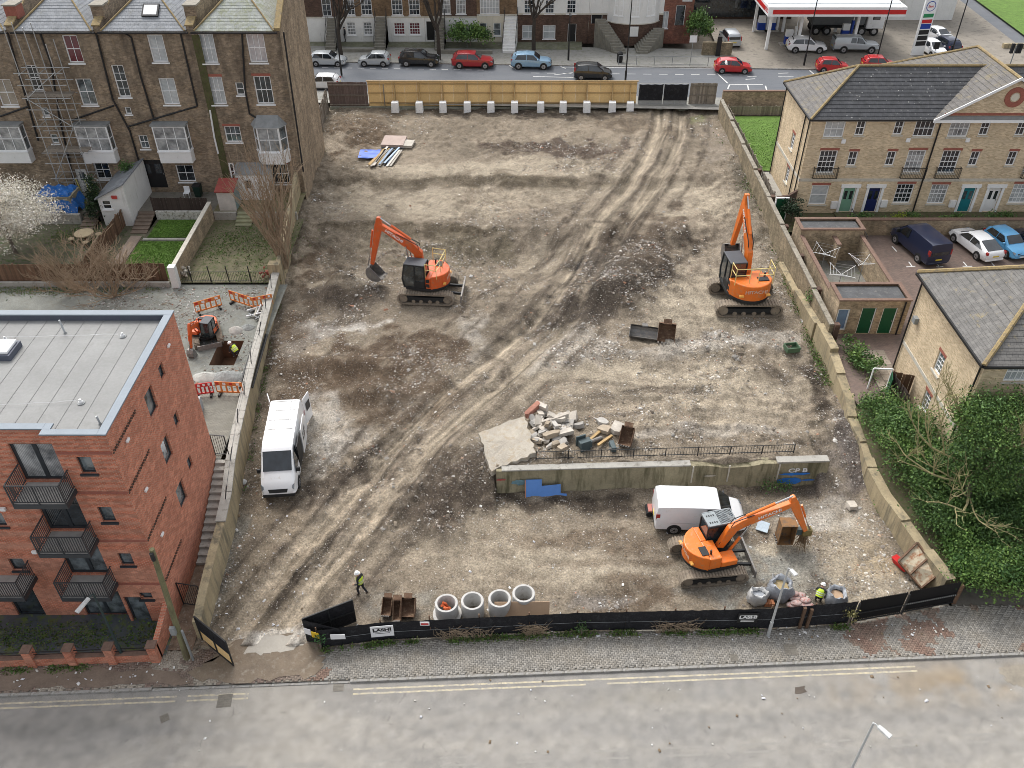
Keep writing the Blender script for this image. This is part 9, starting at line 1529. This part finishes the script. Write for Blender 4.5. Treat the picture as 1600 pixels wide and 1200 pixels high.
# ================================================================ PEOPLE
M_SKIN=surf("skin",(.42,.25,.18),.6,.08,4,0);M_HIVIS=surf("hi_vis_yellow",(.55,.72,.05),.6,.08,3,0);M_HELM=surf("white_helmet",(.78,.78,.76),.35,.03,2,0);M_DKCL=surf("dark_clothes",(.025,.027,.032),.85,.3,5,.2,30);M_BOOT=surf("work_boot",(.05,.035,.025),.8,.3,5,0);M_REFL=surf("reflective_strip",(.65,.66,.66),.4,.05,3,0)
def person(label,loc,rz,J,cloth_m,vest=True,helmet=True,s=1.0,hair=None):
    """one skinned continuous body from a joint chain; J overrides joint positions (x forward, y left, z up)"""
    D=dict(pel=(0,0,.95),sp=(0,0,1.15),ch=(.01,0,1.36),nk=(.02,0,1.50),hd=(.04,0,1.62),ht=(.04,0,1.74),ls=(0,.19,1.42),le=(-.02,.25,1.14),lw=(.10,.24,.92),lh=(.15,.23,.84),rs=(0,-.19,1.42),re=(-.02,-.25,1.14),rw=(.10,-.24,.92),rh=(.15,-.23,.84),lhp=(0,.10,.92),lk=(.04,.11,.50),la=(-.02,.11,.09),lt=(.16,.12,.05),rhp=(0,-.10,.92),rk=(.04,-.11,.50),ra=(-.02,-.11,.09),rt=(.16,-.12,.05));D.update(J)
    rad=dict(pel=.15,sp=.145,ch=.165,nk=.062,hd=.098,ht=.07,ls=.075,le=.052,lw=.038,lh=.042,rs=.075,re=.052,rw=.038,rh=.042,lhp=.105,lk=.068,la=.05,lt=.045,rhp=.105,rk=.068,ra=.05,rt=.045)
    E=[('pel','sp'),('sp','ch'),('ch','nk'),('nk','hd'),('hd','ht'),('ch','ls'),('ls','le'),('le','lw'),('lw','lh'),('ch','rs'),('rs','re'),('re','rw'),('rw','rh'),('pel','lhp'),('lhp','lk'),('lk','la'),('la','lt'),('pel','rhp'),('rhp','rk'),('rk','ra'),('ra','rt')]
    names=list(D);t=thing("person",label,"person",loc,rz);t.scale=(s,s,s);me=bpy.data.meshes.new("body");me.from_pydata([D[n] for n in names],[(names.index(a),names.index(b)) for a,b in E],[])
    o=bpy.data.objects.new("body",me);COL.objects.link(o);o.parent=t;md=o.modifiers.new("skin",'SKIN')
    for i,n in enumerate(names):sv=me.skin_vertices[0].data[i];sv.radius=(rad[n],rad[n]*(.8 if n in ('sp','ch','pel') else 1));sv.use_root=n=='pel'
    sb=o.modifiers.new("sub",'SUBSURF');sb.levels=1;sb.render_levels=1;dg=bpy.context.evaluated_depsgraph_get();em=bpy.data.meshes.new_from_object(o.evaluated_get(dg));o.modifiers.clear();o.data=em;bpy.data.meshes.remove(me)
    em.materials.clear()
    for mm in (cloth_m,M_SKIN,M_BOOT):em.materials.append(mm)
    hd,nk=Vector(D['hd']),Vector(D['nk'])
    for f in em.polygons:
        c=f.center;f.use_smooth=True
        if (c-hd).length < .15 and (c-nk).length > .05:f.material_index=1
        elif min((c-Vector(D['lh'])).length,(c-Vector(D['rh'])).length) < .075:f.material_index=1
        elif min((c-Vector(D['lt'])).length,(c-Vector(D['rt'])).length,(c-Vector(D['la'])).length,(c-Vector(D['ra'])).length) < .11:f.material_index=2
    for h_,sy_ in (('lh',1),('rh',-1)):      # fingers and thumb
        p=Vector(D[h_]);w_=Vector(D[h_[0]+'w']);d=(p-w_).normalized();sd_=d.cross(Vector((0,0,1)));sd_=sd_.normalized() if sd_.length > .1 else Vector((1,0,0));m=MB()
        for k in range(4):q=p+sd_*(k-1.5)*.021+d*.02;m.tube([q,q+d*.045,q+d*(.075-.008*abs(k-1))-sd_.cross(d)*.02],.0095,5,.007)
        m.tube([p-d*.02+sd_*.035*sy_,p+d*.01+sd_*.06*sy_,p+d*.04+sd_*.055*sy_],.011,5,.008);m.build("finger",M_SKIN,o,world=False)
    fd=(Vector((1,0,0))+Vector((0,0,(hd.z-Vector(D['ht']).z)*0))).normalized();up=(Vector(D['ht'])-hd).normalized();fwd=(Vector((1,0,0))-up*up.x).normalized() if abs(up.x) < .95 else Vector((0,0,-1));sdv=up.cross(fwd);fc=MB();fc.ico(hd+fwd*.105-up*.005,.018,0,1);fc.build("nose",M_SKIN,o,world=False)
    for q in (-1,1):e_=MB();e_.ico(hd+fwd*.088+sdv*.032*q+up*.022,.011,0,1);e_.build("eye",M_BLACK,o,world=False);e2=MB();e2.ico(hd+sdv*.098*q,.022,0,1);e2.build("ear",M_SKIN,o,world=False)
    mo=MB();mo.cbox(hd+fwd*.09-up*.045,(.012,.04,.01));mo.build("mouth",surf("lip",(.28,.11,.09),.6),o,world=False)
    if helmet:
        m=MB();n=14;R3=Matrix((fwd,sdv,up)).transposed();vs=[]
        for r_,z in ((.155,.0),(.128,.012),(.126,.05),(.108,.09),(.066,.122),(.001,.132)):
            for i in range(n):a=2*math.pi*i/n;vs.append(hd+R3 @ Vector((math.cos(a)*r_*(1.12 if math.cos(a) > .3 and r_ > .14 else 1),math.sin(a)*r_*.93,z+.045)))
        m.add(vs,[(k*n+i,k*n+(i+1)%n,(k+1)*n+(i+1)%n,(k+1)*n+i) for k in range(5) for i in range(n)]);m.build("helmet",M_HELM,t,smooth=50,world=False)
    else:
        m=MB();m.ico(hd+up*.035-fwd*.02,.112,.04,2);m.build("hair",hair or M_BLACK,t,smooth=60,world=False)
    if vest:
        a,b=Vector(D['pel'])+(Vector(D['sp'])-Vector(D['pel']))*.1,Vector(D['ch'])+(Vector(D['nk'])-Vector(D['ch']))*.35;ax=(b-a).normalized();s_=Vector((0,1,0));s_=(s_-ax*s_.dot(ax)).normalized();f_=s_.cross(ax);n=16;vs=[];rows=[(0,.185,.155),(.3,.19,.155),(.6,.205,.165),(.85,.215,.165),(1.0,.17,.13)]
        for k,ry,rx in rows:
            for i in range(n):q=2*math.pi*i/n;vs.append(a.lerp(b,k)+f_*math.cos(q)*rx+s_*math.sin(q)*ry)
        m=MB();m.add(vs,[(k*n+i,k*n+(i+1)%n,(k+1)*n+(i+1)%n,(k+1)*n+i) for k in range(4) for i in range(n)]);v_=m.build("vest",M_HIVIS,t,smooth=60,world=False)
        for k in (.25,.5):
            m=MB();vs=[]
            for kk in (k,k+.09):
                for i in range(n):q=2*math.pi*i/n;vs.append(a.lerp(b,kk)+f_*math.cos(q)*.172+s_*math.sin(q)*.208)
            m.add(vs,[(i,(i+1)%n,n+(i+1)%n,n+i) for i in range(n)]);m.build("reflective_band",M_REFL,v_,world=False)
    return t
p=spot(566,929,0);person("worker in white helmet and yellow vest walking near the entrance gate",p,R(155),dict(lk=(.16,.11,.50),la=(.10,.11,.10),lt=(.26,.12,.05),rk=(-.04,-.11,.50),ra=(-.28,-.11,.16),rt=(-.12,-.12,.06),le=(-.06,.27,1.15),lw=(.14,.26,1.0),lh=(.22,.25,.97),hd=(.09,0,1.60),ht=(.12,0,1.71)),M_DKCL)
CROUCH=dict(pel=(0,0,.5),sp=(.12,0,.66),ch=(.26,0,.80),nk=(.36,0,.88),hd=(.44,0,.94),ht=(.5,0,1.03),ls=(.26,.19,.85),le=(.36,.22,.6),lw=(.46,.18,.42),lh=(.5,.16,.35),rs=(.26,-.19,.85),re=(.36,-.22,.6),rw=(.46,-.18,.42),rh=(.5,-.16,.35),lhp=(0,.1,.48),lk=(.34,.13,.5),la=(.1,.12,.09),lt=(.28,.13,.05),rhp=(0,-.1,.48),rk=(.34,-.13,.5),ra=(.1,-.12,.09),rt=(.28,-.13,.05))
p=spot(1276,943,0);person("worker in white helmet and yellow vest crouching behind the front fence",p,R(60),CROUCH,M_DKCL)
sit=dict(pel=(0,0,.55),sp=(0,0,.75),ch=(.02,0,.96),nk=(.03,0,1.10),hd=(.05,0,1.22),ht=(.06,0,1.33),ls=(.02,.19,1.02),le=(.10,.24,.78),lw=(.34,.20,.76),lh=(.42,.19,.76),rs=(.02,-.19,1.02),re=(.10,-.24,.78),rw=(.34,-.20,.76),rh=(.42,-.19,.76),lhp=(.02,.10,.54),lk=(.42,.12,.56),la=(.44,.12,.12),lt=(.58,.12,.07),rhp=(.02,-.10,.54),rk=(.42,-.12,.56),ra=(.44,-.12,.12),rt=(.58,-.12,.07))
sl_=R(14);oc=E3+Vector((math.cos(sl_)*.42-math.sin(sl_)*.65,math.sin(sl_)*.42+math.cos(sl_)*.65,0));person("seated excavator operator in a bright green-yellow jacket",(oc.x,oc.y,zat(E3.x,E3.y)+1.02),sl_,sit,M_HIVIS,False,True)
p=at(380,572,1.9);person("worker in a yellow vest crouching at the edge of the trench",(p.x-.2,p.y,2.6),R(150),CROUCH,M_DKCL)
p=at(541,64,BZ);person("person in dark clothes standing by the white basement across the street",(p.x,p.y-.3,BZ),R(180),{},M_DKCL,False,False)

# ================================================================ VEGETATION
def leaf_mat(name,rough=.6):
    m,nt,b=newmat(name);vc=nd(nt,"VertexColor",layer_name="soil").outputs[0];nt.links.new(vc,b.inputs["Base Color"]);b.inputs["Roughness"].default_value=rough;b.inputs["Specular IOR Level"].default_value=.3;return m
M_LEAF=leaf_mat("leaf");M_PETAL=leaf_mat("petal",.9)
def leaves(name,P,S,C,mat,parent=None,seed=1,flat=.0):
    r=np.random.RandomState(seed);n=len(P);a=r.randn(n,3);a[:,2] *= (1-flat);a /= np.linalg.norm(a,axis=1)[:,None];b=np.cross(a,r.randn(n,3));b /= np.linalg.norm(b,axis=1)[:,None];S=S[:,None]
    V=np.stack([P-a*S*.6,P+b*S*.32,P+a*S*.6,P-b*S*.32],1);V+=(r.rand(n,4,3)-.5)*S[:,None]*.15
    if parent is not None:V=V-np.array(org(parent))
    me=bpy.data.meshes.new(name);me.vertices.add(n*4);me.vertices.foreach_set('co',V.astype(np.float32).ravel());me.loops.add(n*4);me.loops.foreach_set('vertex_index',np.arange(n*4,dtype=np.int32));me.polygons.add(n);me.polygons.foreach_set('loop_start',np.arange(0,n*4,4,dtype=np.int32));me.update(calc_edges=True)
    ca=me.color_attributes.new("soil",'FLOAT_COLOR','POINT');ca.data.foreach_set('color',np.repeat(np.concatenate([C,np.ones((n,1))],1),4,0).astype(np.float32).ravel());me.materials.append(mat);o=bpy.data.objects.new(name,me);COL.objects.link(o);o.parent=parent;return o
def crown(parent,blobs,size,cols,mat=None,seed=1,name="crown",dens=150,shell=.55):
    r=np.random.RandomState(seed);PP=[];CC=[];SS=[]
    for (c,rad) in blobs:
        rad=np.array(rad,float);n=int(dens*(rad[0]*rad[1]*rad[2])**(2/3)*4);k=max(14,n//70);d=r.randn(k,3);d /= np.linalg.norm(d,axis=1)[:,None];d[:,2]=np.where(d[:,2] < -.35,-d[:,2]*.5,d[:,2]);cl=np.array(c)+d*rad*(shell+(1-shell)*r.rand(k,1)**.5)*(.86+.28*r.rand(k,1));j=r.randint(0,k,n);sg=.16*rad.mean()+.08;q=r.randn(n,3);p=cl[j]+q*sg*np.array((1,1,.7));cc=np.array(cols)[r.randint(0,len(cols),k)][j]*(.7+.6*r.rand(n,1));PP.append(p);CC.append(cc);SS.append(size*(.6+.8*r.rand(n)))
    return leaves(name,np.concatenate(PP),np.concatenate(SS),np.concatenate(CC),mat or M_LEAF,parent,seed)
def limbs(mb,p,d,L,r_,lev,q,spread=.6,up=.15,kids=3):
    pts=[p];cur=d.normalized()
    for i in range(3):cur=(cur+Vector((q.uniform(-.2,.2),q.uniform(-.2,.2),q.uniform(-.1,.2)))).normalized();pts.append(pts[-1]+cur*L/3)
    mb.tube(pts,r_,3 if lev < 2 else 5,max(r_*.65,.008))
    if lev > 0:
        for k in range(kids):
            b=pts[q.choice((1,2,3,3))];nd_=(cur+Vector((q.uniform(-1,1),q.uniform(-1,1),q.uniform(-.5,.8)+up))*spread).normalized();limbs(mb,b,nd_,L*q.uniform(.55,.8),max(r_*.62,.012),lev-1,q,spread,up,kids)
def bare(name,label,cat,base,h_,r_,lev,mat,seed,stems=1,lean=(0,0,1),spread=.6,kids=3,th=None):
    q=random.Random(seed);t=thing(name,label,cat,base);base=Vector(base);tk=MB()
    if stems==1:top=base+Vector(lean).normalized()*h_*(th or .35);tk.tube([base-Vector((0,0,.2)),base.lerp(top,.5)+Vector((q.uniform(-.1,.1),0,0)),top],r_,8,r_*.7);tk.build("trunk",mat,t)
    br=MB()
    if stems==1:
        for k in range(4):limbs(br,top-(top-base)*.1*k*.6,Vector(lean)+Vector((q.uniform(-.7,.7),q.uniform(-.7,.7),.2)),h_*.32,r_*.6,lev,q,spread,.15,kids)
    else:
        for k in range(stems):a=2*math.pi*k/stems;limbs(br,base+Vector((math.cos(a)*.15,math.sin(a)*.15,-.05)),Vector(lean)+Vector((math.cos(a),math.sin(a),0))*q.uniform(.1,1)*spread,h_*q.uniform(.4,.6),r_,lev,q,spread*.7,.15,kids)
    kind(br.build("branches",mat,t),'stuff');return t
M_BARK=surf("dark_bark",(.05,.042,.035),.95,.35,4,.5,20);M_TWIG=surf("brown_twig",(.29,.22,.15),.95,.3,4,.3,20);M_TWIGL=surf("lichen_branch",(.30,.27,.13),.95,.35,4,.4,20,dirt=(.20,.16,.12),dirt_amt=.5);M_BARKG=surf("grey_bark",(.15,.125,.10),.95,.3,4,.4,20)
for x,y,lb,sd_ in ((534,92,"bare street tree beside the terrace gable",3),(686,93,"bare street tree behind the black estate car",5),(834,78,"bare street tree before the white stucco house",8)):p=at(x,y,BZ);bare("bare_tree",lb,"tree",p,10,.25,3,M_BARK,sd_)
p=at(25,395,2.75);bt=bare("blossom_tree","tree covered in white blossom at the left edge","tree",p,5,.16,2,M_BARKG,4);c=onY(18,335,p.y+.5);c.z+=.2;WC=[(.74,.71,.62),(.80,.77,.70),(.60,.55,.44)]
crown(bt,[((c.x,c.y,c.z),(3.3,2.3,2.2)),((c.x-1.5,c.y-.5,c.z-1.4),(2.4,1.8,1.5)),((c.x+1.3,c.y,c.z-.5),(1.7,1.4,1.2))],.11,WC,M_PETAL,3,"blossom",420,.6)
p=at(178,462,2.65);bare("bare_shrub","wide brown leafless shrub in front of the close-board fence","shrub",p,4.0,.045,3,M_TWIG,6,16,(0,0,.5),1.5,4);p=at(120,455,2.65);bare("bare_shrub","tangled brown leafless shrub left of the wide one","shrub",p,3.6,.045,3,M_TWIG,9,12,(0,0,.5),1.4,4)
p=at(447,418,2.8);bare("bare_shrub","tall twiggy leafless shrub by the left site wall","shrub",p,7.0,.055,3,M_TWIG,7,22,(-.18,.12,1),.42,3)
p=at(160,345,2.9);t=thing("conifer","dark green columnar conifer in the terrace garden","conifer",p);MB().cyl(p,p+Vector((0,0,3)),.1,8,.04).build("trunk",M_BARK,t);crown(t,[((p.x,p.y,p.z+.9+k*.62),(.85-.16*k,.85-.16*k,.7)) for k in range(5)],.13,[(.018,.04,.015),(.03,.06,.02),(.012,.028,.012)],None,11,"crown",420)
IV=[(.075,.14,.038),(.11,.195,.048),(.05,.10,.03),(.15,.24,.06),(.09,.165,.05)]
for lb,bl,cols,sd_ in (("tall rounded ivy-clad tree beside the yellow brick house",[((25.3,33.7,6.3),(2.6,1.9,2.0)),((25.0,33.4,4.0),(2.2,1.8,1.7))],IV,21),("ivy-covered bush spilling over the right wall",[((22.3,36.4,3.2),(1.6,2.1,1.5)),((22.0,38.8,3.0),(1.2,1.6,1.1)),((22.7,34.3,2.7),(1.5,1.9,1.5))],IV,22),("dark ivy thicket below the bare branches",[((22.9,32.0,2.0),(1.3,1.9,1.3)),((24.6,31.2,1.7),(1.6,1.7,1.2)),((26.8,32.2,1.9),(1.8,1.7,1.3))],IV[:3],23),("rounded green bush above the black metal gates",[((24.0,28.1,1.5),(1.8,1.2,1.6)),((23.3,29.6,1.3),(1.0,1.3,1.2)),((26.3,28.3,1.4),(1.5,1.2,1.5))],[(.085,.165,.035),(.13,.215,.05),(.05,.11,.03)],24)):
    c=Vector(bl[0][0]);t=thing("ivy_tree",lb,"tree",(c.x,c.y,1));MB().tube([(c.x,c.y,.8),(c.x+.2,c.y,c.z)],.2,7,.12).build("trunk",M_BARKG,t);crown(t,bl,.115,cols,None,sd_,"crown",850,.5)
bt=thing("bare_tree","sprawling leafless lichen-covered tree over the ivy at the right edge","tree",(24.7,31.5,1));MB().tube([(24.7,32.4,.8),(24.3,32.6,3.2),(24.5,33.5,5.2)],.22,8,.14).build("trunk",M_BARKG,bt);br=MB();q=random.Random(12)
for s_,d_,L in (((24.3,32.6,3.2),(-1,-.1,.35),2.6),((24.4,33.0,4.2),(-1,.3,.45),2.6),((24.5,33.5,5.0),(-.4,.3,.8),2.0),((24.5,33.4,5.0),(.7,-.4,.6),2.4),((24.3,32.5,3.0),(-.5,-.9,.25),2.3),((24.5,33.5,4.6),(.9,.3,.5),2.4)):limbs(br,Vector(s_),Vector(d_),L,.08,4,q,.8,.1,3)
kind(br.build("branches",M_TWIGL,bt),'stuff')
def bush(label,c,rad,cols,sd_,size=.14,name="shrub"):
    t=thing(name,label,"shrub",(c[0],c[1],c[2]-rad[2]*.8));MB().cyl(Vector(c)-Vector((0,0,rad[2]*.9)),Vector(c),.05,6).build("stem",M_BARKG,t);crown(t,[(c,rad)],size,cols,None,sd_,"crown",330,.3)
p=at(735,74,BZ);bush("big evergreen bush in front of the dark brick house",(p.x,p.y,BZ+1.5),(2.6,1.2,1.5),IV,31,.22);p=at(1097,85,BZ);bush("ivy bush on the wall by the forecourt entrance",(p.x,p.y+3,BZ+2.2),(1.4,1.4,1.8),IV[:3],32,.22);bush("dark round bush at the townhouse corner",(22.4,62.4,3.9),(.95,.9,1.0),[(.016,.032,.014),(.022,.045,.02)],33)
for k in range(15):
    x=27.2+k*1.25;c=(x,62.3+.6*math.sin(k*2.1),3.25);yl=k in (3,);bush("yellow-green shrub by the navy door in the townhouse garden" if yl else f"low green shrub in the townhouse garden, {['first','second','third','fourth','fifth','sixth','seventh','eighth','ninth','tenth','eleventh','twelfth','thirteenth','fourteenth','fifteenth'][k]} from the left",c,(.6+.15*math.sin(k*3.3),.5,.42+(.2 if k in (2,3,9) else 0)),[(.25,.30,.03),(.2,.26,.03)] if yl else IV,40+k,.12)
bush("glossy climber on the wall below the green doors",(22.0,44.6,3.2),(.6,1.4,.7),IV,61);bush("leafy climber hanging by the patio wall",(22.4,43.2,3.1),(.7,.7,.8),IV,62);bush("narrow green climber at the left end of the front fence",(-9.2,24.65,.7),(.2,.2,.8),[(.03,.085,.03),(.04,.10,.03)],63,.1);bush("narrow green climber on the middle of the front fence",(3.4,25.5,.55),(.16,.16,.55),[(.05,.10,.03)],64,.1);bush("dry yellowish climber on the front fence post",(16.6,26.05,.8),(.25,.22,.8),[(.20,.18,.07),(.13,.13,.05)],65,.1);bush("green shrub on the lean-to roof edge",(-31.3,65.8,6.0),(.7,.5,.6),IV[:3],66);bush("green bush at the foot of the retaining wall",(15.3,35.35,.3),(1.1,.3,.35),IV[:3],67,.1);bush("weedy clump on the right boundary wall plinth",(20.6,50.2,3.5),(.3,.8,.5),IV,68,.1)
for x0,x1,lb,sd_ in ((690,770,"dry bramble tangle on the front fence left of centre",71),(1025,1085,"dry bramble tangle on the front fence right of centre",72),(820,850,"small dry bramble on the front fence behind the cardboard",73)):
    t=thing("bramble",lb,"bramble",(fpt(at(x0,990,0).x)));m=MB();q=random.Random(sd_)
    for k in range(70):a=fpt(at(q.uniform(x0,x1),990,0).x,-.12);m.tube([a+Vector((0,-.05,0)),a+Vector((q.uniform(-.4,.4),q.uniform(-.2,0),q.uniform(.4,.8))),a+Vector((q.uniform(-.7,.7),q.uniform(-.35,-.02),q.uniform(.3,1.2)))],.012,3,.005)
    kind(m.build("stems",M_TWIG,t),'stuff')
# weeds and grass at wall and fence feet, garden growth
r=np.random.RandomState(77);PP=[];CC=[]
def weedline(pts,n,wd,h_,cols):
    for (a,b) in zip(pts[:-1],pts[1:]):
        t=r.rand(n);k=(fbm(a[0]+t*(b[0]-a[0]),a[1]+t*(b[1]-a[1]),1.2,9) > -.05);t=t[k];m=len(t);P=np.array(a)[None]+(np.array(b)-np.array(a))[None]*t[:,None];P=P+np.stack([r.randn(m)*wd,r.randn(m)*wd,r.rand(m)**2*h_],1);PP.append(P);CC.append(np.array(cols)[r.randint(0,len(cols),m)]*(.7+.6*r.rand(m,1)))
GW=[(.06,.12,.025),(.09,.15,.03),(.12,.13,.05)]
weedline([(x,float(fence_y(x))-.22,.0) for x in (-9.2,-6,-2,2,6,10,14,16.6)],900,.10,.22,GW);weedline([(-30,gwy(-30)-.3,.0),(-17,gwy(-17)-.3,.0)],2500,.12,.08,GW);weedline([(-30,25.2,.03),(-17,25.4,.03)],3500,.5,.12,GW);weedline([(20.3,60,2.4),(20.1,52,2.3),(20.0,46,2.0),(20.0,42,1.8)],700,.2,.3,GW);weedline([(20.6,34,.3),(21.4,31,.1)],800,.15,.3,[(.07,.16,.02)]);weedline([(-24,54.5,2.76),(-21,62,2.76)],2500,1.0,.15,GW);weedline([(-19,54.5,2.76),(-19,62,2.76)],3500,1.2,.25,GW+[(.15,.13,.06)]);weedline([(-38,55,2.76),(-32,57,2.76)],4000,1.2,.35,GW);weedline([(-36,60,2.76),(-32,61,2.76)],2500,.8,.4,GW);weedline([(-40,52.6,2.62),(-25,53,2.62)],3000,.4,.15,GW+[(.15,.13,.06)]);weedline([(float(wall_left_x(y))+.4,y,float(site_z(float(wall_left_x(y))+.4,y))) for y in (34,38,42,46,52)],250,.12,.15,GW);weedline([(22,45,2.7),(22.2,41.5,2.6)],1500,.25,.6,GW);weedline([(-18.2,72,3.0),(-17.9,80,3.1)],600,.35,.3,GW+[(.2,.17,.07)]);weedline([(19.5,80,3.0),(20.3,72,2.9),(20.3,64,2.8)],350,.3,.25,GW)
PP=np.concatenate(PP);CC=np.concatenate(CC);o=leaves("weeds",PP,.10*(.6+.8*r.rand(len(PP))),CC,M_LEAF,None,5);kind(o,'stuff');o['label']='weeds and grass at the foot of walls and fences'
# lawn blades
PP=[];
for x0,x1,y0,y1,z,n in ((21.6,30,72.2,84,3.05,14000),(-28.6,-24.5,60.2,63.1,2.8,7000),(-29,-24.5,54.2,59.6,2.79,12000)):PP.append(np.stack([r.uniform(x0,x1,n),r.uniform(y0,y1,n),z+.05*r.rand(n)],1))
PP=np.concatenate(PP);n=len(PP);o=leaves("grass",PP,.07*(.6+.8*r.rand(n)),np.array([(.115,.215,.035),(.14,.25,.045),(.09,.18,.03)])[r.randint(0,3,n)]*(.7+.6*r.rand(n,1))*(1+.5*fbm(PP[:,0],PP[:,1],1.5,3))[:,None],M_LEAF,None,6);kind(o,'stuff')
# litter: small pale scraps and leaves scattered on pavement, road edge and site
PT=[];
for (x0,x1,y0,y1,n) in ((480,1480,975,1000,160),(0,300,1030,1080,40),(330,480,760,1000,160),(560,1380,790,960,120),(300,1600,1050,1180,60)):
    for k in range(n):px_,py_=r.uniform(x0,x1),r.uniform(y0,y1);p=at(px_,py_,0);z=site_z(p.x,p.y) if p.y > fence_y(p.x) else (.01 if p.y > 23.4+p.x*.046 else -.11);PT.append((p.x,p.y,z+.03))
PT=np.array(PT);kind(stones("litter",PT,.03+.05*r.rand(len(PT))**3,np.array([(.65,.64,.62),(.5,.48,.44),(.2,.15,.1),(.6,.6,.62)])[r.randint(0,4,len(PT))],M_STONE,9),'stuff')
n=5000;P_=np.stack([r.uniform(-30,-16.9,n),r.uniform(41.5,53.2,n),np.full(n,2.62)],1);P_=P_[(fbm(P_[:,0],P_[:,1],2.5,301) > -.05) & ~((P_[:,0] > -19.55) & (P_[:,0] < -17.55) & (P_[:,1] > 43.7) & (P_[:,1] < 46.8))];n=len(P_);kind(stones("yard_rubble",P_,.03+.07*r.rand(n)**4,PAL[r.choice(len(PAL),n,p=PALW)]*.75,M_STONE,12),'stuff')
